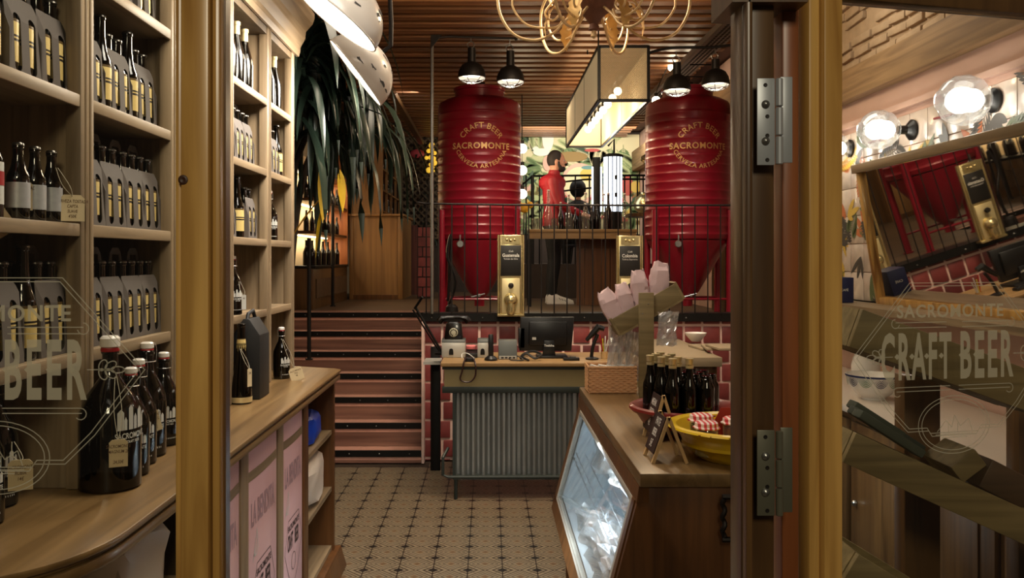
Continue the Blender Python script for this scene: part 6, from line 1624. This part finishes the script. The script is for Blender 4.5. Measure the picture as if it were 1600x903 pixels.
    for s in (-1,1): bd.tube([hc+V((.018,s*.076,-.01)),hc+V((.022,s*.072,-.05)),hc+V((.045,s*.056,-.085))],[.012,.016,.022],8)
    obj('beard', bd, M['hair'], root, world=False, smooth=True)
    # jacket: torso and sleeves a little larger, ending at the wrists
    inf = lambda r, a: (r[0]+a, r[1]+a) if isinstance(r, tuple) else r+a
    jb = [[(p,inf(r,.014),k) for p,r,k in body[0][:-1]]]
    jb[0][-1] = (V((0,0,1.49)),(.066,.066),'neck')
    ja = [[(p,inf(r,.012),k) for p,r,k in a_[:-1]]+[(a_[-1][0]-(a_[-1][0]-a_[-2][0]).normalized()*.02,.036,None)] for a_ in arms]
    jk = join_remesh('jacket', [skin_part('j', jb+ja, None, 1)], [MB().lathe([(.062,1.475),(.070,1.50),(.066,1.545),(.058,1.55)],20,(.008,0,0))], M['jacket'], root, .011)
    obj('jacket_hem', MB().lathe([(1,.90),(1.02,.93),(1,.99)],24,(0,0,0)), M['jacket'], root, world=False, smooth=True).scale = (.142,.172,1)
    obj('zip', MB().tube([(.128,0,.93),(.125,0,1.10),(.132,0,1.25),(.105,0,1.40),(.085,0,1.48)], .004, 6), M['hair'], jk, world=False)
    tr_ = [[(p,inf(r,.014) if i < 5 else r,k) for i,(p,r,k) in enumerate(l[:5])] for l in legs]
    join_remesh('trousers', [skin_part('t', tr_, None, 1)], [], M['trouser'], root, .012)
    for s in (-1,1):
        sh = MB(); x0 = -.085; prof = [(x0,0),(.20,0),(.225,.018),(.215,.045),(.15,.062),(.08,.085),(.03,.115),(-.07,.115),(x0,.06)]
        sh.prism([(p[0]*1.0,p[1]) for p in prof], (0,s*.115-.045,0), (1,0,0),(0,0,1),(0,1,0),.09)
        q = obj('shoe', sh, M['white_shoe'], root, world=False, bevel=.014)
        obj('sole', MB().box(x0-.005,.225,s*.115-.048,s*.115+.048,0,.018), M['dome'], q, world=False, bevel=.004)
        mb = MB()
        for i in range(3): mb.bar((.05+i*.03,s*.115-.047,.075-i*.012),(.07+i*.03,s*.115-.047,.05-i*.008),.004,.006)
        obj('lace', mb, M['hair'], q, world=False)
    return root
mx = px(866,0,9.75).x
person_std((mx, 9.86, ZF), 'bearded man in a red jacket and white shoes standing behind the bar')
def person_sit(loc, label):
    root = thing('person', label, 'person', loc); V = Vector; sx = []
    body = [[(V((0,0,.10)),(.14,.16),'hip'),(V((0,0,.30)),(.12,.15),None),(V((0,.02,.50)),(.10,.16),'sh'),(V((0,.03,.60)),.05,None)]]
    for s in (-1,1):
        body.append([(V((0,0,.10)),(.14,.16),'hip'),(V((s*.10,.10,.08)),.085,None),(V((s*.12,.45,.10)),.06,None),(V((s*.12,.47,-.30)),.045,None)])
        body.append([(V((0,.02,.50)),(.10,.16),'sh'),(V((s*.18,.02,.48)),.055,None),(V((s*.22,.06,.25)),.042,None),(V((s*.12,.25,.24)),.032,None)])
    hd = MB().sphere((0,.04,.73),1,20,14,(.078,.095,.115)).tube([(0,.13,.73),(0,.145,.71)],[.01,.014],8)
    b = join_remesh('body', [skin_part('b', body, None, 1)], [hd], M['skin'], root, .012)
    jb = [[(p,(r[0]+.014,r[1]+.014) if isinstance(r,tuple) else r+.012,k) for p,r,k in ch] for ch in body]; jb[0] = jb[0][:-1]
    join_remesh('dark_clothing', [skin_part('c', jb, None, 1)], [], M['trouser'], root, .014)
    obj('hair', MB().sphere((0,.025,.76),1,20,12,(.115,.115,.13)), M['trouser'], root, world=False, smooth=True)
    return root
sp_ = px(905,330,11.6)
ch_z = ZF+.45
cs = thing('stool', 'dark stool under the seated guest before the mural', 'stool', (sp_.x,11.75,ch_z))
hz_ = px(0,298,11.75).z-.73   # seat reference so that the head sits where the photo has it
obj('seat', MB().lathe([(.17,hz_-.05),(.18,hz_-.03),(.17,hz_-.012),(0,hz_-.012)],20,(sp_.x,11.75,0)), M['trouser'], cs, smooth=True)
for a in (0,1,2,3): obj('leg', MB().tube([(sp_.x+.12*math.cos(a*PI/2+.8),11.75+.12*math.sin(a*PI/2+.8),hz_-.05),(sp_.x+.17*math.cos(a*PI/2+.8),11.75+.17*math.sin(a*PI/2+.8),ch_z)],.014,8), M['black_metal'], cs, smooth=True)
person_sit((sp_.x,11.75,hz_), 'seated guest with round dark hair and dark clothes before the mural')

# ------------------------------------------------------------------ left side of the raised floor
# wooden counter block and panel
YC1 = 10.8
t = thing('panelled_counter', 'tall plain wooden counter block at the back of the stair landing', 'counter', (px(590,0,YC1).x,YC1,ZF))
x0, x1 = px(548,0,YC1).x, px(629,0,YC1).x; zt5 = px(0,334,YC1).z
obj('front_panel', MB().box(x0,x1-.06,YC1+.02,YC1+.05,ZF+.06,zt5-.03), M['panel_z'], t)
obj('corner_post', MB().box(x1-.058,x1,YC1,YC1+.06,ZF,zt5-.03), M['panel_z'], t, bevel=.006)
obj('corner_post', MB().box(x0-.02,x0+.03,YC1,YC1+.06,ZF,zt5-.03), M['panel_z'], t, bevel=.006)
obj('top', MB().box(x0-.03,x1+.02,YC1-.02,YC1+1.3,zt5-.03,zt5), M['panel_z'], t, bevel=.005)
obj('side_panel', MB().box(x1-.04,x1,YC1+.06,YC1+1.2,ZF,zt5-.03), M['panel_z'], t)
obj('plinth', MB().box(x0-.02,x1-.058,YC1+.005,YC1+.02,ZF,ZF+.06), M['counter_z'], t)
YC2 = YC1+.05
t = thing('back_shelving', 'tall wooden shelving standing on the landing counter, seen edge on', 'shelves', (px(575,0,YC2).x,YC2,zt5+.001))
xa, xb = px(548,0,YC2).x, px(598,0,YC2).x
obj('end_panel', MB().box(xa,xb,YC2,YC2+.03,zt5+.001,3.3), M['panel_z'], t)
obj('back_board', MB().box(xb-.32,xb-.30,YC2+.03,YC2+2.2,zt5+.001,3.3), M['counter_z'], t)
for i in range(5): obj('shelf', MB().box(xb-.30,xb,YC2+.031,YC2+2.2,zt5+.03+i*.27,zt5+.05+i*.27), M['panel_z'], t)
for i in range(4): obj('upright', MB().box(xb-.03,xb,YC2+.5+i*.55,YC2+.53+i*.55,zt5+.001,3.3), M['panel_z'], t)
k_ = 0
for i in range(4):
    for j in range(9):
        yy = YC2+.12+j*.22
        if abs((yy-YC2-.515)%.55) < .045: continue
        place(PDK, xb-.05, yy, zt5+.0505+i*.27, 'small dark bottle, %s deep on the %s shelf above the landing counter' % (NTH[j], NTH[i]), 'bottles on the edge-on shelving', 0, .5); k_ += 1
# lit shelf unit on the left wall
t = thing('lit_wine_shelves', 'wooden wall shelves with bright strip lights and wine bottles on the landing', 'shelves', (-1.95,9.7,ZF))
sy0, sy1 = 8.7, 10.76
obj('low_cupboard', MB().box(-2.09,-1.80,sy0,sy1,ZF,1.49), M['pine_dark'], t, bevel=.004)
obj('cupboard_top', MB().box(-2.09,-1.78,sy0,sy1,1.491,1.52), M['black_metal'], t, bevel=.003)
obj('drawer_front', MB().box(-1.799,-1.785,sy0+.1,9.6,1.18,1.38), M['deck_x'], t); obj('drawer_front', MB().box(-1.799,-1.785,9.65,sy1-.1,1.18,1.38), M['deck_x'], t)
wsb = mat('shelf_back_cream', (226,196,150), .7)
obj('back_panel', MB().box(-2.098,-2.085,sy0,sy1,1.52,2.75), wsb, t)
obj('end_board', MB().box(-2.09,-1.79,sy1-.03,sy1,1.52,2.9), wood('orange_board', (150,84,40), (190,116,62), 'z', .6, .5), t)
strip = mat('shelf_strip_light', (255,236,190), em=9, emc=(255,226,170))
for i, z in enumerate((1.88,2.22,2.56)):
    obj('shelf', MB().box(-2.085,-1.80,sy0,sy1-.031,z-.03,z), M['counter_z'], t)
    obj('strip_light', MB().box(-2.06,-2.03,sy0+.05,sy1-.1,z-.044,z-.031), strip, t)
    area('shelf_strip', (-2.0, (sy0+sy1)/2, z-.05), (-2.0,(sy0+sy1)/2,0), .04, 1.8, 6, (1,.86,.62))
PWD = proto_bottle('dark_wine_bottle', .036, .27, .08, .06, None, None, None, 'proto')
for i, z in enumerate((1.52,1.88,2.22)):
    for j in range(13):
        yy = sy0+.12+j*.145
        place(PWD, -1.90+.03*(j%2), yy, z+.001, 'dark wine bottle, %s from the near end, %s of the lit wine shelves' % (NTH[j], ['bottom row','middle row','upper row'][i]), 'wine bottles, %s' % ['bottom row','middle row','upper row'][i], 0, (.98,.8,.8)[i])
# lattice, plants and lights on the back wall behind the left tank
t = thing('garden_lattice', 'dark diamond garden lattice on the back wall left of the left tank', 'lattice', (-1.1,YB-.06,ZF))
lx0_, lx1_ = px(628,0,YB).x, px(700,0,YB).x; lz0_, lz1_ = px(0,372,YB).z, px(0,192,YB).z
mb = MB(); st_ = .105
def clipseg(c_, s):
    # line z = s*x + c_ clipped to the box
    pts = []
    for x in (lx0_, lx1_):
        z = s*x+c_; pts.append((x, z))
    (xa_, za_), (xb_, zb_) = pts
    def cl(x, z):
        if z < lz0_: return ((lz0_-c_)/s, lz0_)
        if z > lz1_: return ((lz1_-c_)/s, lz1_)
        return (x, z)
    if (za_ < lz0_ and zb_ < lz0_) or (za_ > lz1_ and zb_ > lz1_): return None
    return cl(xa_, za_), cl(xb_, zb_)
first = {}
for s, Yq in ((1, YB-.05), (-1, YB-.062)):
    c0 = lz0_-s*(lx0_ if s > 0 else lx1_) - 3; 
    q = -6.0
    while q < 8:
        r_ = clipseg(q, s); q += st_
        if r_ and (Vector(r_[0])-Vector(r_[1])).length > .05:
            obj('slat', MB().bar((r_[0][0],Yq,r_[0][1]),(r_[1][0],Yq,r_[1][1]),.008,.026), M['oak_back'], t)
obj('frame', MB().bar((lx0_,YB-.056,lz0_),(lx0_,YB-.056,lz1_),.04,.03,up=(1,0,0)).bar((lx0_,YB-.056,lz0_),(lx1_,YB-.056,lz0_),.04,.03), M['oak_back'], t)
mb = MB(); random.seed(5)
def leafstrip(p0, d0, ln, wd, droop, nseg=6, side=None, cup=.25):
    """one arching strap leaf, returns vertices and faces with a folded midrib"""
    p = Vector(p0); d = Vector(d0).normalized(); vs = []; fs = []
    for i in range(nseg+1):
        t_ = i/nseg; wv = wd*(math.sin(PI*(t_**.75)*.93+.12))*.5 if t_ < 1 else .0004
        s = d.cross(Vector((0,0,1)));
        if s.length < .05: s = side or Vector((1,0,0))
        s.normalize(); up_ = s.cross(d).normalized()
        vs += [p-s*wv+up_*wv*cup, p.copy(), p+s*wv+up_*wv*cup]
        if i < nseg:
            k = 3*i; fs += [(k,k+1,k+4,k+3),(k+1,k+2,k+5,k+4)]
        p = p+d*(ln/nseg); d = (d+Vector((0,0,-droop/nseg))).normalized()
    return vs, fs
iv = thing('climbing_plant', 'shadowy climbing plant with small yellow lights on the garden lattice', 'plant', (px(665,0,YB).x,YB-.15,ZF))
obj('stem', MB().tube(smoothpath([(px(668,0,YB).x,YB-.12,ZF),(px(662,0,YB).x,YB-.12,1.9),(px(672,0,YB).x,YB-.14,2.6),(px(660,0,YB).x,YB-.13,3.3)],4),.012,6), M['trunk'], iv, smooth=True)
for i in range(60):
    z = random.uniform(1.5,3.4); x = random.uniform(-1.15,-.72)
    vs, fs = leafstrip((x,YB-.12,z), (random.uniform(-1,1),-.4,random.uniform(-.4,.6)), random.uniform(.12,.25), .035, 1.2, 4)
    obj('leaf', MB().add(vs, fs), M['leaf'], iv)
for i in range(16):
    x, y_ = random.uniform(664,682), random.choice((228,236,245,262,270,232,258))+random.uniform(-4,4)
    obj('flower', MB().sphere(px(x,y_,YB-.2), random.uniform(.02,.045), 8, 5), mat('yellow_light_dot', (240,190,60), .5, em=.8) if i == 0 else bpy.data.materials['yellow_light_dot'], iv, smooth=True)  # glowing beads standing in for small orange lights
obj('red_flower', MB().sphere(px(652,240,YB-.15), .07, 10, 6, (1.6,.3,1)), mat('red_flower', (170,60,70), .6), iv, smooth=True)
tag(obj('reddish_door', MB().box(px(632,0,12.2).x,px(652,0,12.2).x,12.2,12.24,ZF,px(0,352,12.2).z), wood('red_door_wood', (70,34,28), (104,54,44), 'z', .7, .6), None, (px(641,0,12.2).x,12.2,ZF)), 'narrow reddish wooden door leaf right of the landing counter', 'door')
bp_ = struct('wall_pier', MB().box(px(652,0,11).x,px(678,0,11).x,11.0,11.1,ZF,px(0,356,11).z), mat('dark_brick_paint', (48,32,28), .6, noise=.2))
mb = MB(); 
for i in range(7):
    zq = ZF+.03+i*.104*1.25; o_x = px(653,0,11).x
    for j in range(2):
        a = o_x+.005+(j*.115 if i%2 else j*.115-.05); a0_ = max(a,o_x+.004); b0_ = min(a+.10, px(678,0,11).x-.004)
        if b0_-a0_ > .02: obj('brick', MB().box(a0_,b0_,10.985,11.0,zq,zq+.115), M['brick'], bp_)
# things on the raised floor behind the railing
tag(obj('floor_projector', MB().lathe([(.05,0),(.06,.03),(.05,.12),(.03,.14),(0,.14)],16), M['iron'], None, (px(706,0,7.1).x,7.1,ZF+.001), world=False, smooth=True), 'small dark floor lamp under the left tank', 'lamp')
tag(obj('hose', MB().tube(smoothpath([px(700,480,7.15),px(712,440,7.1),px(699,400,7.1),px(705,370,7.12),px(700,470,7.2)],5), .012, 7), M['plastic'], None, px(700,480,7.1), smooth=True), 'dark hose looping down beside the left tank leg', 'hose')
# cable tray under the ceiling at right
t = thing('cable_tray', 'perforated metal cable tray running back under the ceiling at right', 'cable tray', (1.78,6.0,3.3))
obj('base', MB().box(1.72,1.90,5.2,10.2,3.32,3.325), M['galv'], t)
for x in (1.72,1.90): obj('flange', MB().box(x-.003,x+.003,5.2,10.2,3.32,3.37), M['galv'], t)
mb = MB()
for i in range(90):
    for x in (1.755,1.79,1.825,1.86): mb.box(x,x+.018,5.25+i*.055,5.285+i*.055,3.317,3.3195)
p_ = obj('perforations', mb, M['black_metal'], t); p_['kind'] = 'stuff'
struct('beam_right.001', MB().box(2.22,2.35,6.95,YB,2.95,3.25), M['beam'], bevel=.01)
struct('trim_7', MB().box(-2.10,-2.0,4.7,YB,3.25,3.35).box(-1.05,-.98,4.6,YB-.5,3.30,3.36), M['pine_dark'])
tag(obj('ceiling_pipe', MB().tube([(-.95,5.6,3.2),(-1.35,12.9,3.2)],.02,8), M['iron'], None, (-1,8,3.2), smooth=True), 'long thin pipe running back under the ceiling left of the tanks', 'pipe')

# ------------------------------------------------------------------ hanging strap-leaved plant
random.seed(12)
pt = thing('dracaena_plant', 'large dark drooping strap-leaved plant behind the left shelves', 'plant', (-1.12,4.85,0))
obj('pot', MB().lathe([(.14,0),(.17,.02),(.21,.34),(.22,.36),(.2,.36),(.18,.06),(0,.06)],28,(-1.12,4.85,0)), M['terracotta'], pt, smooth=True)
tops = [(-1.04,4.80,2.96),(-.98,5.15,2.60),(-1.16,4.9,2.75),(-.84,5.6,2.72)]
cane = []
for i, tp_ in enumerate(tops):
    c = obj('cane', MB().tube(smoothpath([(-1.20+.02*i,4.84+.03*i,.3),(-1.24+.02*i,4.88+.03*i,1.3),(-1.20,tp_[1],tp_[2]-.5),tp_],6), [.032-.0006*k for k in range(19)], 8), M['trunk'], pt, smooth=True); cane.append(c)
n_l = (60,34,34,26)
for i, tp_ in enumerate(tops):
    for k in range(n_l[i]):
        a = random.uniform(0, 2*PI); el = random.uniform(-.5,.9)
        d = Vector((math.cos(a)*.9, math.sin(a)*.75, el)); 
        if d.x < 0: d.x *= .35
        vs, fs = leafstrip(Vector(tp_)+Vector((0,0,random.uniform(-.35,.08))), d, random.uniform(.55,.95), random.uniform(.04,.072), random.uniform(3.6,6.5), 8)
        for v_ in vs:
            v_.x = max(v_.x, -1.32) if v_.y < 4.62 else max(v_.x, -1.95)
            if v_.y < 4.45: v_.y = 4.45+(v_.y-4.45)*.15
        o = obj('leaf', MB().add(vs, fs), M['leaf'], cane[i], smooth=True)
for (p0, p1) in (((503,255),(505,345)),((512,300),(455,388)),((505,320),(497,400)),((531,265),(535,330))):
    a = px(p0[0],p0[1],5.0); b = px(p1[0],p1[1],5.0)
    vs, fs = leafstrip(a, (b-a)+Vector((0,-.02,.1)), (b-a).length*1.05, .055, .5, 6)
    y_ = obj('yellow_leaf', MB().add(vs, fs), M['leaf_y'], cane[1], smooth=True)

# ------------------------------------------------------------------ right side: what stands behind the right leaf
t = thing('marble_counter', 'white marble-topped dark cabinet run along the right wall', 'counter', (1.8,3.6,0))
obj('marble_top', MB().box(1.55,XR-.01,1.5,5.4,.93,.96), M['marble'], t, bevel=.003)
obj('carcass', MB().box(1.60,XR-.01,1.5,5.4,0,.928), M['pine_dark'], t)
for i in range(7):
    d = obj('door', MB().box(1.58,1.599,1.55+i*.55,2.05+i*.55,.10,.89), M['pine_dark'], t, bevel=.003)
    obj('panel', MB().box(1.572,1.579,1.63+i*.55,1.97+i*.55,.20,.79), M['pine_dark'], d, bevel=.003)
    obj('knob', MB().sphere((1.565,1.98+i*.55,.55),.014,10,6), M['steel'], d, smooth=True)
tag(obj('corner_cabinet', MB().box(1.08,1.48,5.5,YW-.03,0,.898), M['pine_dark'], None, (1.3,6,0), bevel=.003), 'dark cabinet carrying the pale corner worktop', 'cabinet')
# painted ceramic bowl
BZ = .9605; p = px(1356,0,3.85)
bowlm = MB().lathe([(.05,0),(.052,.008),(.075,.025),(.108,.07),(.118,.112),(.114,.112),(.103,.072),(.07,.03),(0,.016)], 40)
bo = tag(obj('painted_bowl', bowlm, M['white_cap'], None, (1.745,3.85,BZ), world=False, smooth=True), 'white ceramic bowl painted with blue and green feather swags on the marble top', 'bowl')
mb = MB()
for i in range(11):
    a_ = i*2*PI/11
    for q in range(5):
        mb.mat(1 if i % 2 else 0); L_ = .010+q*.0055
        P = [(L_*math.cos(b), .107-L_*1.35*abs(math.sin(b))) for b in [PI*k/8 for k in range(9)]]
        for k in range(8):
            vs = []
            for (du, z, wv) in ((P[k][0],P[k][1],0),(P[k+1][0],P[k+1][1],0),(P[k+1][0],P[k+1][1]-.0034,0),(P[k][0],P[k][1]-.0034,0)):
                z = min(.110,max(.05,z)); R = .1090+.0090*(z-.07)/.042+.0012; aa = a_+du/.112
                vs.append(Vector((R*math.cos(aa),R*math.sin(aa),z)))
            mb.add(vs, [(0,1,2,3)])
obj('painted_swags', mb, [M['blue'], mat('sage_paint', (110,140,110), .4)], bo, (0,0,0), world=False)
obj('painted_band', MB().openlathe([(.1185,.104),(.1190,.1125)],40), M['blue'], bo, (0,0,0), world=False)
tag(obj('white_jug', MB().lathe([(.05,0),(.062,.02),(.066,.12),(.05,.17),(.055,.19),(.05,.19),(0,.02)],24), M['white_cap'], None, (1.83,4.12,BZ), world=False, smooth=True), 'white jug behind the painted bowl beside the door stile', 'jug')
tag(obj('wooden_tray', MB().box(1.66,1.95,3.95,4.40,BZ,BZ+.05), M['oak_y'], None, (1.8,4.2,BZ), bevel=.004), 'wooden tray under the jug behind the painted bowl', 'tray') if False else None
for i, (y_, z_, c_, w_, lb) in enumerate(((4.60,1.361,'blue',.16,'dark blue box on the wooden ledge next to the door stile'),)):
    h_ = .135; X_ = 1.905
    b_ = tag(obj('blue_box', MB().box(X_-.06,X_+.04,y_-w_/2,y_+w_/2,1.361,1.361+h_), M['blue'], None, (X_,y_,1.361), bevel=.003), lb, 'box')
    mb = MB(); put_text(mb, 'CAFÉ', .022, (X_-.0602,y_,1.361+h_*.35), (0,-1,0),(0,0,1),(-1,0,0),.001,bold=.02); put_text(mb, 'CAFÉ', .018, (X_-.01,y_-w_/2-.0002,1.361+h_*.5), (1,0,0),(0,0,1),(0,-1,0),.001,bold=.02); obj('lettering', mb, M['white_print'], b_)
struct('ledge_right', MB().box(1.83,XR,2.9,5.5,1.33,1.36), M['oak_y'])
# leaning framed mirror
def mirror(yl, yr, zb_, lean, hgt, roll=0.0):
    L_ = yl-yr; up = Vector((-math.sin(lean),0,math.cos(lean))); al = Vector((0,-1,0)); n_ = Vector((-math.cos(lean),0,-math.sin(lean)))
    c = math.cos(roll); s = math.sin(roll); al, up = al*c+up*s, up*c-al*s
    o = Vector((XR-.035,yl,zb_))
    t = thing('leaning_mirror', 'large wood-framed mirror leaning out from the tiled right wall', 'mirror', o)
    fw = .038
    def pr(a0,a1,b0,b1,d0,d1): 
        return MB().prism([(a0,b0),(a1,b0),(a1,b1),(a0,b1)], o+n_*d0, al, up, n_, d1-d0)
    obj('frame_side', pr(0,fw,0,hgt,0,.03), M['pine'], t, bevel=.004); obj('frame_side', pr(L_-fw,L_,0,hgt,0,.03), M['pine'], t, bevel=.004)
    obj('frame_top', pr(-.012,L_+.012,hgt-.005,hgt+.040,0,.045), M['oak_y'], t, bevel=.004); obj('frame_bottom', pr(fw+.001,L_-fw-.001,0,fw,0,.03), M['pine'], t, bevel=.004)
    obj('mirror_glass', pr(fw+.001,L_-fw-.001,fw+.001,hgt-.006,.004,.010), M['mirror'], t)
    obj('backing', pr(.004,L_-.004,.004,hgt-.01,-.008,-.001), M['pine_dark'], t)
mirror(4.46, 2.85, 1.362, math.radians(9), .70)
# globes
def globe(x, y, Y, R, label, pw):
    c = px(x,y,Y); wall = XR-.009
    t = thing('wall_globe_lamp', label, 'lamp', (wall, Y, c.z), 'clear glass globe wall lamps')
    A = Matrix.Rotation(-PI/2,3,'Y')  # axis along -x
    obj('glass_globe', MB().lathe([(R*.36,-.95*R),(R*.55,-.83*R),(R*.86,-.5*R),(R,-.05*R),(R*.93,.4*R),(R*.72,.72*R),(R*.40,.93*R),(R*.38,1.0*R)][::1],36,c,A), M['globe'], t, smooth=True)
    obj('filament_bulb', MB().sphere(c+Vector((.03,0,0)), R*.46, 18, 12), mat('globe_bulb', (255,250,240), em=14, emc=(255,250,244)) if 'globe_bulb' not in bpy.data.materials else bpy.data.materials['globe_bulb'], t, smooth=True)
    obj('socket', MB().tube([c+Vector((R*.95,0,0)), c+Vector((R*.95+.035,0,0))], .022, 14), M['plastic'], t, smooth=True)
    obj('wall_rose', MB().lathe([(.050,0),(.052,.012),(.040,.022),(.022,.035),(.018,.05)],24,(wall,Y,c.z),A), M['plastic'], t, smooth=True)
    obj('arm', MB().tube([c+Vector((R*.95+.03,0,0)), (wall-.03,Y,c.z)], .014, 10), M['plastic'], t, smooth=True)
    point('globe_light', c+Vector((-.0,0,-R*.5)), pw, (1,.93,.84), R*.4)
    mb = MB().tube(smoothpath([(wall-.012,Y+.055,c.z),(wall-.012,Y+.16,c.z+.012),(wall-.012,Y+.30,c.z-.005),(wall-.012,Y+.46,c.z)],4),.006,6)
    obj('red_cord', mb, M['red_rubber'], t, smooth=True)
globe(1374,203,4.18,.098,'clear glass globe wall lamp, farther of the two lit ones',2.6)
globe(1506,157,3.50,.105,'clear glass globe wall lamp, nearer and larger in view',2.6)
globe(1303,232,4.9,.09,'clear glass globe wall lamp half hidden behind the door stile',2)
# sloping trays of the window display
def tray(name, a, b, wd, th, Y, label, depth=.22):
    A_, B_ = px(a[0],a[1],Y), px(b[0],b[1],Y); d = (B_-A_).normalized(); n2 = Vector((-d.z,0,d.x)); Mx = Matrix((d,Vector((0,1,0)),n2)).transposed(); L_ = (B_-A_).length; c = (A_+B_)/2
    t = thing(name, label, 'tray', A_, 'sloping plank trays in the window display')
    obj('front_board', MB().obox(c,(L_,.018,wd),Mx), M['grey_plank'], t, bevel=.002)
    obj('floor_board', MB().obox(c-n2*(wd/2-.008)+Vector((0,depth/2+.01,0)),(L_,depth,.014),Mx), M['grey_plank'], t)
    obj('rear_board', MB().obox(c+Vector((0,depth+.03,0)),(L_,.016,wd),Mx), M['grey_plank'], t)
    obj('end_board', MB().obox(A_+d*.009+Vector((0,depth/2+.015,0)),(.016,depth,wd),Mx), M['grey_plank'], t)
    return t
YQ = 2.05
tray('display_tray', (1335,512), (1665,632), .096, .018, YQ, 'top sloping plank tray behind the etched glass of the right leaf')
tray('display_tray', (1325,698), (1700,868), .078, .018, YQ, 'middle sloping plank tray low behind the right glass')
tray('display_tray', (1325,888), (1640,1080), .085, .018, YQ, 'bottom sloping plank tray at the lower picture edge')
dp = tag(obj('display_post', MB().box(px(1413,0,YQ+.28).x,px(1470,0,YQ+.28).x,YQ+.28,YQ+.34,0,px(0,585,YQ+.3).z), M['pine_dark'], None, (px(1440,0,YQ+.3).x,YQ+.3,0), bevel=.004), 'dark upright post of the window display behind the right glass', 'post')
tag(obj('display_post', MB().box(px(1592,0,YQ+.28).x,px(1660,0,YQ+.28).x,YQ+.28,YQ+.34,0,px(0,585,YQ+.3).z), M['pine_dark'], None, (px(1620,0,YQ+.3).x,YQ+.3,0), bevel=.004), 'dark upright post of the window display at the right picture edge', 'post')
sl = math.radians(27)
Rr = Matrix.Rotation(sl+.10,3,'Y')
gm = [mat('slate_book_a', (74,80,70), .8), mat('slate_book_b', (60,66,60), .8)]
for i, (x_, y_) in enumerate(((1388,676),(1375,668),(1368,655),(1405,680))):
    c = px(x_, y_, YQ+.10+.03*i)
    tag(obj('cloth_book', MB().obox((0,0,0), (.19-.02*i,.05,.022), Rr.to_4x4()), gm[i%2], None, c, world=False, bevel=.004), 'grey-green flat packet in the middle tray, %s of the pile' % ['bottom','second','third','outermost'][i], 'packet')
for i, (x_, y_, w_) in enumerate(((1490,718,.05),(1548,745,.12))):
    c = px(x_, y_, YQ+.10)
    tag(obj('wooden_block', MB().obox((0,0,0), (w_,.14,.075), Matrix.Rotation(sl+ (.45 if i == 0 else 0),4,'Y')), M['grey_plank'] if i == 0 else M['deck_x'], None, c, world=False, bevel=.004), ['pale upright wooden block in the middle tray','dark wooden block in the middle tray right of the pale one'][i], 'block')
